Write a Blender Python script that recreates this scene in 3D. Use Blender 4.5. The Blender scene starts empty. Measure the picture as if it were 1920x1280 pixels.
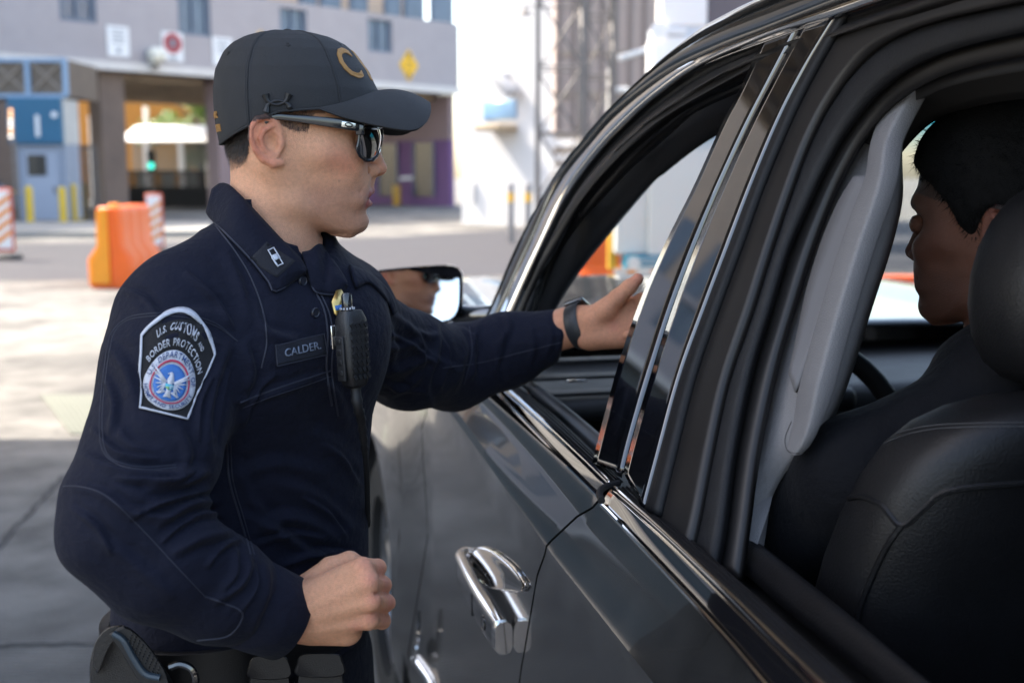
import bpy, bmesh, math, random
import numpy as np
from mathutils import Vector, Matrix
from mathutils.bvhtree import BVHTree
from math import radians as rad, sin, cos, pi, sqrt

scene = bpy.context.scene
# ------------------------------------------------------------------ camera
CAMZ = 1.60
PITCH = rad(8.27)
FPX = 1920 * 40 / 36.0            # focal length in photo pixels (40 mm lens on 36 mm sensor)
cam_d = bpy.data.cameras.new('camera'); cam = bpy.data.objects.new('camera', cam_d)
scene.collection.objects.link(cam)
cam.location = (0, 0, CAMZ); cam.rotation_euler = (pi/2 - PITCH, 0, 0)
cam_d.lens = 40; cam_d.sensor_width = 36; cam_d.clip_start = 0.02; cam_d.clip_end = 2000
cam_d.dof.use_dof = True; cam_d.dof.focus_distance = 1.38; cam_d.dof.aperture_fstop = 4.0
scene.camera = cam
# ------------------------------------------------------------------ sky, sun, exposure
SUN_EL, SUN_AZ = rad(50), rad(-62)     # azimuth measured from +Y (camera forward) towards +X
world = bpy.data.worlds.new("World"); scene.world = world; world.use_nodes = True
wn = world.node_tree; bg = wn.nodes['Background']
sky = wn.nodes.new('ShaderNodeTexSky'); sky.sky_type = 'NISHITA'; sky.sun_disc = False
sky.sun_elevation = SUN_EL; sky.sun_rotation = SUN_AZ
wn.links.new(sky.outputs[0], bg.inputs[0]); sky.dust_density = 2.5; sky.ozone_density = .6; bg.inputs[1].default_value = 0.15
sun_d = bpy.data.lights.new('sun', 'SUN'); sun_d.energy = 3.1; sun_d.angle = rad(0.5); sun_d.color = (1.0, 0.95, 0.88)
sun = bpy.data.objects.new('sun', sun_d); scene.collection.objects.link(sun)
SUNV = Vector((sin(SUN_AZ)*cos(SUN_EL), cos(SUN_AZ)*cos(SUN_EL), sin(SUN_EL)))
sun.rotation_euler = SUNV.to_track_quat('Z', 'Y').to_euler(); sun.location = SUNV*50
scene.view_settings.view_transform = 'Standard'; scene.view_settings.look = 'None'
scene.view_settings.gamma = 1.0; scene.view_settings.exposure = 2.25; scene.view_settings.use_white_balance = True; scene.view_settings.white_balance_temperature = 7050
scene.cycles.use_denoising = True
scene.cycles.max_bounces = 8; scene.cycles.transparent_max_bounces = 12
scene.cycles.sample_clamp_indirect = 6.0

# ------------------------------------------------------------------ geometry helpers
C0 = Vector((0, 0, CAMZ))
FWD = Vector((0, cos(PITCH), -sin(PITCH))); UPV = Vector((0, sin(PITCH), cos(PITCH)))
def ray(px, py):
    return Vector((1, 0, 0))*((px-960)/FPX) + UPV*((640-py)/FPX) + FWD
def P(px, py, y):
    d = ray(px, py); return C0 + d*(y/d.y)
def G(px, py, h=0.0):
    d = ray(px, py); return C0 + d*((h-CAMZ)/d.z)
def PL(px, py, o, n):
    d = ray(px, py); return C0 + d*((Vector(o)-C0).dot(n)/d.dot(n))
def project(p):
    v = Vector(p) - C0; z = v.dot(FWD)
    return 960 + FPX*v.x/z, 640 - FPX*v.dot(UPV)/z
def projn(V):
    v = np.asarray(V) - np.array(C0); z = v @ np.array(FWD)
    return 960 + FPX*v[:, 0]/z, 640 - FPX*(v @ np.array(UPV))/z, z

MATS = {}
def lin(c):
    c = c/255.0
    return c/12.92 if c <= .04045 else ((c+.055)/1.055)**2.4
def srgb(r, g, b): return (lin(r), lin(g), lin(b))
def M(name, col, rough=.6, metal=0.0, var=.12, vs=6.0, bump=0.0, bs=150.0, coat=0.0, spec=.5, attr=None, trans=0, sss=0, emit=None):
    if name in MATS: return MATS[name]
    m = bpy.data.materials.new(name); m.use_nodes = True; nt = m.node_tree; N = nt.nodes; L = nt.links
    b = N['Principled BSDF']
    b.inputs['Base Color'].default_value = (*col, 1); b.inputs['Roughness'].default_value = rough
    b.inputs['Metallic'].default_value = metal; b.inputs['Specular IOR Level'].default_value = spec
    b.inputs['Coat Weight'].default_value = coat; b.inputs['Coat Roughness'].default_value = .03
    if trans: b.inputs['Transmission Weight'].default_value = trans
    if sss:
        b.inputs['Subsurface Weight'].default_value = sss; b.inputs['Subsurface Radius'].default_value = (1, .35, .2)
        b.inputs['Subsurface Scale'].default_value = .006
    tc = N.new('ShaderNodeTexCoord')
    src = None
    if attr:
        a = N.new('ShaderNodeAttribute'); a.attribute_name = attr; src = a.outputs['Color']
    if var > 0:
        n = N.new('ShaderNodeTexNoise'); n.inputs['Scale'].default_value = vs; n.inputs['Detail'].default_value = 6
        n.inputs['Roughness'].default_value = .65
        L.new(tc.outputs['Object'], n.inputs['Vector'])
        mr = N.new('ShaderNodeMapRange'); mr.inputs[1].default_value = .25; mr.inputs[2].default_value = .75
        mr.inputs[3].default_value = 1-var; mr.inputs[4].default_value = 1+var
        L.new(n.outputs[0], mr.inputs[0])
        mx = N.new('ShaderNodeMix'); mx.data_type = 'RGBA'; mx.blend_type = 'MULTIPLY'; mx.inputs[0].default_value = 1
        if src: L.new(src, mx.inputs[6])
        else: mx.inputs[6].default_value = (*col, 1)
        L.new(mr.outputs[0], mx.inputs[7]); L.new(mx.outputs[2], b.inputs['Base Color'])
        if rough > .05:
            m2 = N.new('ShaderNodeMapRange'); m2.inputs[1].default_value = .25; m2.inputs[2].default_value = .75
            m2.inputs[3].default_value = rough*(1-var*.6); m2.inputs[4].default_value = min(1, rough*(1+var*.6))
            L.new(n.outputs[0], m2.inputs[0]); L.new(m2.outputs[0], b.inputs['Roughness'])
    elif src: L.new(src, b.inputs['Base Color'])
    if bump > 0:
        n2 = N.new('ShaderNodeTexNoise'); n2.inputs['Scale'].default_value = bs; n2.inputs['Detail'].default_value = 3
        L.new(tc.outputs['Object'], n2.inputs['Vector'])
        bp = N.new('ShaderNodeBump'); bp.inputs['Strength'].default_value = min(1, bump); bp.inputs['Distance'].default_value = .002*max(1, bump)
        L.new(n2.outputs[0], bp.inputs['Height']); L.new(bp.outputs[0], b.inputs['Normal'])
    if emit:
        b.inputs['Emission Color'].default_value = (*emit[0], 1); b.inputs['Emission Strength'].default_value = emit[1]
    MATS[name] = m; return m

class MB:
    """collects faces, then links them as one mesh object"""
    def __init__(s): s.v = []; s.f = []; s.mi = []; s.cur = 0
    def add(s, vs, fs):
        o = len(s.v); s.v += [tuple(v) for v in vs]
        s.f += [tuple(i+o for i in f) for f in fs]; s.mi += [s.cur]*len(fs); return s
    def mat(s, i): s.cur = i; return s
    def box(s, c, sz, rz=0.0, bev=0.0, axes=None):
        c = Vector(c); hx, hy, hz = sz[0]/2, sz[1]/2, sz[2]/2
        X, Y, Z = axes if axes else (Vector((cos(rz), sin(rz), 0)), Vector((-sin(rz), cos(rz), 0)), Vector((0, 0, 1)))
        if bev <= 0:
            vs = [c + X*(a*hx) + Y*(b*hy) + Z*(d*hz) for a in (-1, 1) for b in (-1, 1) for d in (-1, 1)]
            return s.add(vs, [(0, 1, 3, 2), (4, 6, 7, 5), (0, 4, 5, 1), (2, 3, 7, 6), (0, 2, 6, 4), (1, 5, 7, 3)])
        bm = bmesh.new(); bmesh.ops.create_cube(bm, size=1)
        for v in bm.verts: v.co = Vector((v.co.x*2*hx, v.co.y*2*hy, v.co.z*2*hz))
        bmesh.ops.bevel(bm, geom=bm.edges[:], offset=min(bev, hx*.95, hy*.95, hz*.95), segments=3, profile=.5, affect='EDGES')
        bm.verts.index_update()
        s.add([c + X*v.co.x + Y*v.co.y + Z*v.co.z for v in bm.verts], [[v.index for v in f.verts] for f in bm.faces]); bm.free(); return s
    def loft(s, rings, closed=True, cap=True):
        n = len(rings[0]); vs = [p for r in rings for p in r]; fs = []
        for i in range(len(rings)-1):
            for j in range(n if closed else n-1):
                k = (j+1) % n
                fs.append((i*n+j, i*n+k, (i+1)*n+k, (i+1)*n+j))
        if cap and closed:
            fs.append(tuple(range(n-1, -1, -1))); fs.append(tuple((len(rings)-1)*n+j for j in range(n)))
        return s.add(vs, fs)
    def tube(s, pts, r, n=10, cap=True, flat=None):
        pts = [Vector(p) for p in pts]; m = len(pts)
        rs = r if hasattr(r, '__len__') else [r]*m
        rings = []; ref = None
        for i, p in enumerate(pts):
            t = (pts[min(i+1, m-1)] - pts[max(i-1, 0)]).normalized()
            if ref is None:
                ref = Vector((0, 0, 1)) if abs(t.z) < .9 else Vector((1, 0, 0))
            a = (ref - t*ref.dot(t)).normalized(); b = t.cross(a); ref = a
            fx, fy = flat if flat else (1, 1)
            rings.append([p + a*(cos(2*pi*k/n)*rs[i]*fx) + b*(sin(2*pi*k/n)*rs[i]*fy) for k in range(n)])
        return s.loft(rings, True, cap)
    def cyl(s, p0, p1, r, n=16, r1=None):
        return s.tube([p0, p1], [r, r if r1 is None else r1], n)
    def lathe(s, c, prof, n=32, axis=Vector((0, 0, 1))):
        axis = Vector(axis).normalized(); a = axis.orthogonal().normalized(); b = axis.cross(a)
        rings = [[Vector(c) + axis*z + (a*cos(2*pi*k/n) + b*sin(2*pi*k/n))*max(r, 1e-4) for k in range(n)] for r, z in prof]
        return s.loft(rings, True, True)
    def prism(s, poly, ext):
        ext = Vector(ext); n = len(poly); poly = [Vector(p) for p in poly]
        vs = poly + [p+ext for p in poly]
        fs = [tuple(range(n-1, -1, -1)), tuple(range(n, 2*n))] + [(i, (i+1) % n, n+(i+1) % n, n+i) for i in range(n)]
        return s.add(vs, fs)
    def grid(s, rows):
        n = len(rows[0]); vs = [p for r in rows for p in r]
        return s.add(vs, [(i*n+j, i*n+j+1, (i+1)*n+j+1, (i+1)*n+j) for i in range(len(rows)-1) for j in range(n-1)])
    def build(s, name, mats, parent=None, smooth=True, angle=35, solid=0, sub=0, loc=None):
        me = bpy.data.meshes.new(name)
        off = Vector(parent['_o']) if parent is not None and '_o' in parent else Vector((0, 0, 0))
        if loc is not None: off = Vector(loc)
        me.from_pydata([tuple(Vector(v)-off) for v in s.v], [], s.f)
        if not isinstance(mats, (list, tuple)): mats = [mats]
        for m in mats: me.materials.append(m)
        if len(mats) > 1: me.polygons.foreach_set('material_index', s.mi)
        bm = bmesh.new(); bm.from_mesh(me); bmesh.ops.recalc_face_normals(bm, faces=bm.faces); bm.to_mesh(me); bm.free()
        if smooth:
            me.polygons.foreach_set('use_smooth', [True]*len(me.polygons))
            try: me.set_sharp_from_angle(angle=rad(angle))
            except Exception: pass
        o = bpy.data.objects.new(name, me); scene.collection.objects.link(o)
        if parent is not None:
            o.parent = parent; o['_o'] = tuple(off)
        elif loc is not None: o.location = loc; o['_o'] = tuple(off)
        if solid:
            md = o.modifiers.new('thick', 'SOLIDIFY'); md.thickness = solid; md.offset = -1
        if sub:
            md = o.modifiers.new('sub', 'SUBSURF'); md.levels = sub; md.render_levels = sub
        return o

def thing(name, label, cat, loc=(0, 0, 0), group=None):
    o = bpy.data.objects.new(name, None); scene.collection.objects.link(o)
    o.location = loc; o['_o'] = tuple(loc); o['label'] = label; o['category'] = cat
    if group: o['group'] = group
    return o
def tag(o, label, cat, group=None):
    o['label'] = label; o['category'] = cat
    if group: o['group'] = group
    return o
def struct(o, kind='structure'): o['kind'] = kind; return o
def dup(o, loc, label=None, parent=None):
    c = o.copy(); scene.collection.objects.link(c)
    if parent is None: c.location = loc
    else: c.parent = parent
    if label: c['label'] = label
    for ch in list(o.children): dup(ch, None, None, c)
    return c
def text_geo(txt, size=1.0, bold=0.0, extrude=0.0):
    cu = bpy.data.curves.new('t', 'FONT'); cu.body = txt; cu.size = size; cu.align_x = 'CENTER'; cu.align_y = 'CENTER'
    cu.offset = bold; cu.extrude = extrude; cu.resolution_u = 3
    o = bpy.data.objects.new('t', cu); scene.collection.objects.link(o)
    bpy.context.view_layer.update()
    me = o.evaluated_get(bpy.context.evaluated_depsgraph_get()).to_mesh()
    vs = [Vector(v.co) for v in me.vertices]; fs = [tuple(p.vertices) for p in me.polygons]
    bpy.data.objects.remove(o); bpy.data.curves.remove(cu)
    return vs, fs
def resample(pts, n):
    """smooth resampling (Catmull-Rom) of a polyline by arc length"""
    A = np.array([tuple(p) for p in pts], float)
    if len(A) > 2:
        Q = np.vstack([2*A[0]-A[1], A, 2*A[-1]-A[-2]]); out = []
        for i in range(1, len(Q)-2):
            for t in np.linspace(0, 1, 12, endpoint=False):
                p0, p1, p2, p3 = Q[i-1], Q[i], Q[i+1], Q[i+2]
                out.append(.5*((2*p1)+(-p0+p2)*t+(2*p0-5*p1+4*p2-p3)*t*t+(-p0+3*p1-3*p2+p3)*t**3))
        out.append(A[-1]); A = np.array(out)
    s = np.r_[0, np.cumsum(np.linalg.norm(np.diff(A, axis=0), axis=1))]
    u = np.linspace(0, s[-1], n)
    return np.stack([np.interp(u, s, A[:, k]) for k in range(A.shape[1])], 1)
random.seed(7); rng = np.random.default_rng(7)
# ================================================================== SETTING
# ---- ground: concrete apron with tining, stains, cracks
def concrete_mat():
    m = bpy.data.materials.new('apron_concrete'); m.use_nodes = True; N = m.node_tree.nodes; L = m.node_tree.links; b = N['Principled BSDF']
    tc = N.new('ShaderNodeTexCoord'); b.inputs['Roughness'].default_value = .85
    def noise(scale, det=6, st=(1, 1, 1)):
        mp = N.new('ShaderNodeMapping'); mp.inputs['Scale'].default_value = st; L.new(tc.outputs['Object'], mp.inputs[0])
        n = N.new('ShaderNodeTexNoise'); n.inputs['Scale'].default_value = scale; n.inputs['Detail'].default_value = det; L.new(mp.outputs[0], n.inputs['Vector']); return n
    n1 = noise(.55, 8); n2 = noise(3.5, 8); n3 = noise(90, 3)
    r1 = N.new('ShaderNodeValToRGB'); r1.color_ramp.elements[0].position = .36; r1.color_ramp.elements[1].position = .6
    r1.color_ramp.elements[0].color = (.075, .073, .071, 1); r1.color_ramp.elements[1].color = (.215, .205, .188, 1)
    L.new(n1.outputs[0], r1.inputs[0])
    r2 = N.new('ShaderNodeValToRGB'); r2.color_ramp.elements[0].position = .3; r2.color_ramp.elements[1].position = .62
    r2.color_ramp.elements[0].color = (.42, .42, .43, 1); r2.color_ramp.elements[1].color = (1, 1, 1, 1)
    L.new(n2.outputs[0], r2.inputs[0])
    mx = N.new('ShaderNodeMix'); mx.data_type = 'RGBA'; mx.blend_type = 'MULTIPLY'; mx.inputs[0].default_value = .8
    L.new(r1.outputs[0], mx.inputs[6]); L.new(r2.outputs[0], mx.inputs[7])
    mr = N.new('ShaderNodeMapRange'); mr.inputs[1].default_value = .3; mr.inputs[2].default_value = .7; mr.inputs[3].default_value = .88; mr.inputs[4].default_value = 1.1
    L.new(n3.outputs[0], mr.inputs[0])
    m2 = N.new('ShaderNodeMix'); m2.data_type = 'RGBA'; m2.blend_type = 'MULTIPLY'; m2.inputs[0].default_value = 1
    L.new(mx.outputs[2], m2.inputs[6]); L.new(mr.outputs[0], m2.inputs[7])
    # cracks
    vo = N.new('ShaderNodeTexVoronoi'); vo.feature = 'DISTANCE_TO_EDGE'; vo.inputs['Scale'].default_value = .28
    nz = noise(1.2, 5); va = N.new('ShaderNodeMix'); va.data_type = 'RGBA'; va.inputs[0].default_value = .25
    L.new(tc.outputs['Object'], va.inputs[6]); L.new(nz.outputs['Color'], va.inputs[7]); L.new(va.outputs[2], vo.inputs['Vector'])
    cr = N.new('ShaderNodeMapRange'); cr.inputs[1].default_value = .0; cr.inputs[2].default_value = .004; cr.inputs[3].default_value = .6; cr.inputs[4].default_value = 1
    L.new(vo.outputs['Distance'], cr.inputs[0])
    m3 = N.new('ShaderNodeMix'); m3.data_type = 'RGBA'; m3.blend_type = 'MULTIPLY'; m3.inputs[0].default_value = 1
    L.new(m2.outputs[2], m3.inputs[6]); L.new(cr.outputs[0], m3.inputs[7]); L.new(m3.outputs[2], b.inputs['Base Color'])
    wv = N.new('ShaderNodeTexWave'); wv.wave_type = 'BANDS'; wv.bands_direction = 'Y'; wv.inputs['Scale'].default_value = 13; wv.inputs['Distortion'].default_value = .6
    L.new(tc.outputs['Object'], wv.inputs['Vector'])
    ad = N.new('ShaderNodeMath'); ad.operation = 'ADD'; L.new(wv.outputs['Fac'], ad.inputs[0]); L.new(n3.outputs[0], ad.inputs[1])
    bp = N.new('ShaderNodeBump'); bp.inputs['Strength'].default_value = .9; bp.inputs['Distance'].default_value = .006
    L.new(ad.outputs[0], bp.inputs['Height']); L.new(bp.outputs[0], b.inputs['Normal'])
    return m
MC = concrete_mat()
def sheet(name, poly, z, mat):
    return struct(MB().add([(x, y, z) for x, y in poly], [tuple(range(len(poly)))]).build(name, mat, smooth=False))
sheet('ground', [(-400, -200), (400, -200), (400, 600), (-400, 600)], 0, MC)
MA = M('asphalt', (.029, .029, .037), .9, var=.25, vs=1.2, bump=1, bs=120)
def gp(px, py): g = G(px, py); return (g.x, g.y)
l0, l1 = gp(0, 527), gp(940, 517); u0, u1, u2 = gp(0, 458), gp(700, 447), gp(955, 430)
dl = ((l1[0]-l0[0]), (l1[1]-l0[1]))
lane = [(l0[0]-2.5*dl[0], l0[1]-2.5*dl[1]), (l1[0]+2*dl[0], l1[1]+2*dl[1]), (u2[0]+14, u2[1]+12), u2, u1, u0, (u0[0]-30, u0[1]-1)]
sheet('road', lane, .004, MA)
MS = M('sidewalk_concrete', (.27, .26, .235), .85, var=.15, vs=1.5, bump=.6, bs=60)
# raised sidewalk island in front of the booth
s0, s1, s2, s3 = gp(-260, 448), gp(395, 443), gp(395, 424), gp(-260, 424)
sw = MB().prism([(x, y, 0) for x, y in (s0, s1, s2, s3)], (0, 0, .15)); struct(sw.build('sidewalk', MS, smooth=False))
# grooved drain grate
MGR = M('grate_steel', (.13, .14, .115), .6, metal=.3, var=.2, vs=9)
g = [Vector((*gp(*q), 0)) for q in ((76, 741), (255, 741), (280, 815), (134, 815))]
gr = MB(); n = 15
for i in range(n):
    a, b2 = g[0].lerp(g[1], (i+.1)/n), g[0].lerp(g[1], (i+.75)/n); d, c = g[3].lerp(g[2], (i+.1)/n), g[3].lerp(g[2], (i+.75)/n)
    gr.prism([a, b2, c, d], (0, 0, .012))
gr.prism(g, (0, 0, .004))
tag(gr.build('drain_grate', MGR, smooth=False, loc=tuple(g[0])), 'greenish steel slotted drain grate set in the pale concrete', 'drain grate')

MJT = M('joint_tar', (.05, .05, .05), .9, var=.3, vs=6)
for (a_, b_, w_) in (((-60, 1085), (120, 892), .03), ((-40, 1212), (300, 1203), .02), ((120, 892), (700, 880), .012)):
    p_, q_ = G(*a_), G(*b_); d_ = (q_-p_).normalized(); n_ = Vector((-d_.y, d_.x, 0))*w_/2; pts = []
    for i in range(25): c_ = p_.lerp(q_, i/24) + n_*random.uniform(-.8, .8); pts.append((c_, random.uniform(.6, 1.3)))
    up2 = [c+n_*s for c, s in pts]; dn2 = [c-n_*s for c, s in pts]
    struct(MB().add([(p.x, p.y, .004) for p in up2+dn2], [(i, i+1, 25+i+1, 25+i) for i in range(24)]).build('pavement_joint', MJT, smooth=False))
# ---- canopy over the inspection lane (throws the foreground shade)
MCAN = M('canopy_soffit_paint', (.30, .25, .19), .7, var=.2, vs=.6)
MST = M('dark_steel', (.16, .145, .135), .55, metal=.2, var=.25, vs=4)
cn = thing('lane_canopy', 'tan inspection lane canopy overhead, mirrored in the car pillar', 'canopy', (-3, 2, 0))
MB().box((-8.9, 4.9, 5.15), (18.2, 7.2, .25)).build('roof_panel', MCAN, cn, smooth=False)
MB().box((-8.9, 8.56, 4.95), (18.2, .12, .9)).box((.26, 4.9, 4.95), (.12, 7.2, .9)).build('fascia_board', MCAN, cn, smooth=False)
lat = MB()
for yy in np.arange(1.6, 8.1, 1.6):
    lat.box((-8.9, yy, 4.9), (18, .10, .10)); lat.box((-8.9, yy, 4.45), (18, .08, .08))
    for i in range(15):
        x0 = -17.6+i*1.15; lat.tube([(x0, yy, 4.88), (x0+.575, yy, 4.47), (x0+1.15, yy, 4.88)], .028, 6)
lat.build('roof_truss', MST, cn, smooth=False)
MB().box((-14.5, 6.5, 2.2), (.3, .3, 4.4), bev=.02).build('column', MST, cn); MB().box((-10.5, 1.6, 2.2), (.3, .3, 4.4), bev=.02).build('column', MST, cn)

# ---- grey overhead inspection building, running obliquely away to the right
A = G(862, 387)
best = None
for k in range(200):
    an = rad(20 + .25*k); u = Vector((-cos(an), -sin(an), 0)); nn = Vector((sin(an), -cos(an), 0))
    e = PL(0, 100, A, nn).z - PL(862, 165, A, nn).z
    if best is None or abs(e) < best[0]: best = (abs(e), u, nn)
_, FU, FN = best                       # FU runs left along the facade, FN faces the camera side
FB = -FN                               # into the building
def FC(px, py, off=0.0): return PL(px, py, A + FN*off, FN)
zb, zt = FC(862, 165).z, FC(862, 46).z
LEN = (FC(-700, 300) - A).length + 26
MWL = M('grey_stucco', (.36, .335, .35), .85, var=.07, vs=1.0, bump=.5, bs=30)
MWT = M('pale_trim', (.62, .60, .58), .8, var=.08, vs=1.5)
MSO = M('soffit_boards', (.30, .235, .17), .8, var=.3, vs=.8)
MGL = M('blue_window_glass', (.10, .14, .20), .12, var=.2, vs=1.5)
MFRM = M('window_frame_blue', (.10, .14, .20), .5, var=.1)
MPUR = M('purple_paint', (.15, .075, .19), .8, var=.12, vs=.8)
MMAU = M('mauve_plaster', (.25, .185, .19), .85, var=.1, vs=.7)
bl = thing('inspection_building', 'long grey building bridging the lanes with small blue windows', 'building', A)
def facebox(p0, p1, z0, z1, depth, proud=0):
    a = Vector((p0.x, p0.y, 0)) + FN*proud; b = Vector((p1.x, p1.y, 0)) + FN*proud; d = FB*(depth+proud)
    return [a, b, b+d, a+d], z0, z1
wins = [(112, 182, -60, 38), (335, 396, -60, 64), (525, 576, 14, 62), (690, 736, 34, 96)]
cuts = []
for x0, x1, y0, y1 in wins:
    p0, p1 = FC(x0, y1), FC(x1, y1); s0_, s1_ = (p0-A).dot(FU), (p1-A).dot(FU)
    cuts.append((s1_, s0_, min(p0.z, p1.z), max(FC(x0, y0).z, p0.z+2.2 if y0 < 0 else 0)))
for i in range(7):
    s_ = (FC(112, 38)-A).dot(FU) + 4.2 + i*5.6
    if s_ + 1.6 < LEN: cuts.append((s_, s_+1.6, zb+1.35, zt-.3))
cuts.sort()
def wallseg(mb, sa, sb, z0, z1, th=.35, back=0.0):
    a = A + FU*sa; b = A + FU*sb; a.z = b.z = 0
    mb.prism([a+FB*back+Vector((0, 0, z0)), b+FB*back+Vector((0, 0, z0)), b+FB*(th+back)+Vector((0, 0, z0)), a+FB*(th+back)+Vector((0, 0, z0))], (0, 0, z1-z0))
wl = MB(); s = 0.0
for sa, sb, z0, z1 in cuts:
    z1 = min(z1, zt-.15)
    wallseg(wl, s, sa, zb, zt); wallseg(wl, sa, sb, zb, z0); wallseg(wl, sa, sb, z1, zt); s = sb
wallseg(wl, s, LEN, zb, zt)
a = A.copy(); a.z = 0
wl.prism([a+Vector((0, 0, zb))+FB*.36, a+Vector((0, 0, zb))+FB*16, a+Vector((0, 0, zb))+FB*16+FU*.3, a+Vector((0, 0, zb))+FB*.36+FU*.3], (0, 0, zt-zb))
wl.build('fascia_wall', MWL, bl, smooth=False)
for sa, sb, z0, z1 in cuts:
    z1 = min(z1, zt-.15); w = MB(); wallseg(w, sa, sa+.18, z0, z1, .1, .1); wallseg(w, sb-.18, sb, z0, z1, .1, .1)
    wallseg(w, sa+.18, sb-.18, z0, z0+.15, .1, .1); wallseg(w, sa+.18+(sb-sa)*.35, sa+.3+(sb-sa)*.35, z0+.15, z1, .1, .1)
    fr = w.build('window', MFRM, bl, smooth=False)
    w = MB(); wallseg(w, sa, sb, z0, z1, .05, .22); w.build('pane', MGL, fr, smooth=False)
tr = MB(); wallseg(tr, 0, LEN, zb-.34, zb-.003, .5, -.12); tr.build('ledge_trim', MWT, bl, smooth=False)
so = MB(); wallseg(so, 0, LEN, zb-.3, zb-.05, 15, .39)
for k in range(7): wallseg(so, 0, LEN, zb-.62, zb-.303, .35, 1.5+k*2.1)
so.build('soffit', MSO, bl, smooth=False)
gw = MB(); s0w = (FC(-60, 200)-A).dot(FU); wallseg(gw, s0w, LEN, 0, zb-.36, .3, .9); gw.build('unseen_reflection_wall', M('unseen_wall_teal', (.085, .105, .115), .7, var=.15, vs=.8), bl, smooth=False)  # unseen wall added left of frame to darken the car door's reflection
# set-back upper storey
zu = 21.0
up = MB(); wallseg(up, .4, LEN, zt-.5, zu, 6, 2.2); up.build('upper_wall', M('upper_wall_tan', (.50, .38, .29), .85, var=.08, vs=.8), bl, smooth=False)
for x0, x1 in ((-500, -440), (-380, -320), (-260, -200), (-140, -80), (-20, 40), (100, 160), (220, 280), (340, 400), (440, 500), (560, 595), (600, 640), (655, 690), (720, 752), (757, 795), (806, 850)):
    p0 = PL(x0, 30, A + FB*2.14, FN); p1 = PL(x1, 30, A + FB*2.14, FN); sa, sb = (p1-A).dot(FU), (p0-A).dot(FU)
    w = MB(); wallseg(w, sa, sb, zt-.3, zt+3, .04, 2.14); f = w.build('window', MFRM, bl, smooth=False)
    w = MB(); wallseg(w, sa+.15, sb-.15, zt-.25, zt+2.9, .03, 2.1); w.build('pane', MGL, f, smooth=False)
# columns
for px, w_, m_ in ((2, 1.3, M('column_brown', (.16, .12, .10), .85, var=.2, vs=1.0)), (205, 1.05, M('column_brown', (.16, .12, .10), .85, var=.2, vs=1.0)), (418, 1.0, MMAU)):
    p = PL(px, 300, A + FB*1.0, FN); c = MB(); c.box((p.x, p.y, zb/2), (w_, w_, zb), rz=math.atan2(FU.y, FU.x)); c.build('column', m_, bl, smooth=False)
# end wall under the bridge, lower half purple
ew = MB(); sw_ = Vector((0, 0, 1))
zp = PL(862, 262, A, FN).z
ew.prism([a+FB*.4, a+FB*17, a+FB*17+FU*.35, a+FB*.4+FU*.35], (0, 0, zp)); ew.build('purple_end_wall', MPUR, bl, smooth=False)
ew = MB(); ew.prism([a+FB*.4+Vector((0, 0, zp)), a+FB*17+Vector((0, 0, zp)), a+FB*17+FU*.35+Vector((0, 0, zp)), a+FB*.4+FU*.35+Vector((0, 0, zp))], (0, 0, zb-.35-zp)); ew.build('mauve_end_wall', MMAU, bl, smooth=False)
MDK = M('dark_opening_glass', (.03, .032, .035), .2, var=.2)
for k in range(4):
    d0 = 1.6+k*3.0; w = MB(); q = a+FU*.36
    w.prism([q+FB*d0+Vector((0, 0, .5)), q+FB*(d0+1.5)+Vector((0, 0, .5)), q+FB*(d0+1.5)+FU*.06+Vector((0, 0, .5)), q+FB*d0+FU*.06+Vector((0, 0, .5))], (0, 0, 2.9))
    f = w.build('doorway', MDK, bl, smooth=False)
    w = MB(); q = a+FU*.43
    for dd in (d0-.1, d0+1.5): w.prism([q+FB*dd+Vector((0, 0, .5)), q+FB*(dd+.1)+Vector((0, 0, .5)), q+FB*(dd+.1)+FU*.05+Vector((0, 0, .5)), q+FB*dd+FU*.05+Vector((0, 0, .5))], (0, 0, 2.9))
    w.build('frame', MFRM, f, smooth=False)
# ---- signs fixed to the fascia
MSG = M('sign_white', (.72, .74, .76), .5, var=.04); MSI = M('sign_ink', (.22, .25, .3), .6, var=.05); MRED = M('sign_red', (.45, .08, .10), .5, var=.05)
MYE = M('sign_yellow', (.80, .46, .02), .5, var=.05); MBK = M('sign_black', (.02, .02, .02), .5, var=.05)
UPZ = Vector((0, 0, 1))
def fsign(x0, y0, x1, y1, label, kind):
    p = FC((x0+x1)/2, (y0+y1)/2); w = abs((FC(x1, y0)-FC(x0, y0)).dot(FU)); h = FC(x0, y0).z - FC(x0, y1).z
    R = -FU; o = p + FN*.04
    t = thing('wall_sign', label, 'sign', o, 'signs on the grey fascia')
    MB().box(o, (w, .05, h), axes=(R, FB, UPZ)).build('sign_panel', MSG, t, smooth=False)
    k = MB()
    if kind == 'text':
        for i in range(4): k.box(o + UPZ*h*(.36-.13*i) + FN*.03, (w*(.62-.08*(i % 2)), .01, h*.05), axes=(R, FB, UPZ))
        k.box(o - UPZ*h*.3 + FN*.03, (w*.16, .01, h*.16), axes=(R, FB, UPZ))
        k.build('printed_lines', MSI, t, smooth=False)
    else:
        ri = MB(); cc = o + UPZ*h*.12 + FN*.03
        ri.loft([[cc + (R*cos(q)+UPZ*sin(q))*(w*rr) + FN*dd for q in np.linspace(0, 2*pi, 28, endpoint=False)] for rr, dd in ((.33, 0), (.33, .012), (.44, .012), (.44, 0))])
        ri.box(cc + FN*.006, (w*.7, .01, w*.07), axes=((R+UPZ).normalized(), FB, (UPZ-R).normalized())); ri.build('red_ring', MRED, t, smooth=False)
        k.box(cc + FN*.012, (w*.2, .01, w*.34), axes=(R, FB, UPZ)); k.box(o - UPZ*h*.38 + FN*.03, (w*.4, .01, h*.1), axes=(R, FB, UPZ)); k.build('pictogram', MSI, t, smooth=False)
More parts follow.
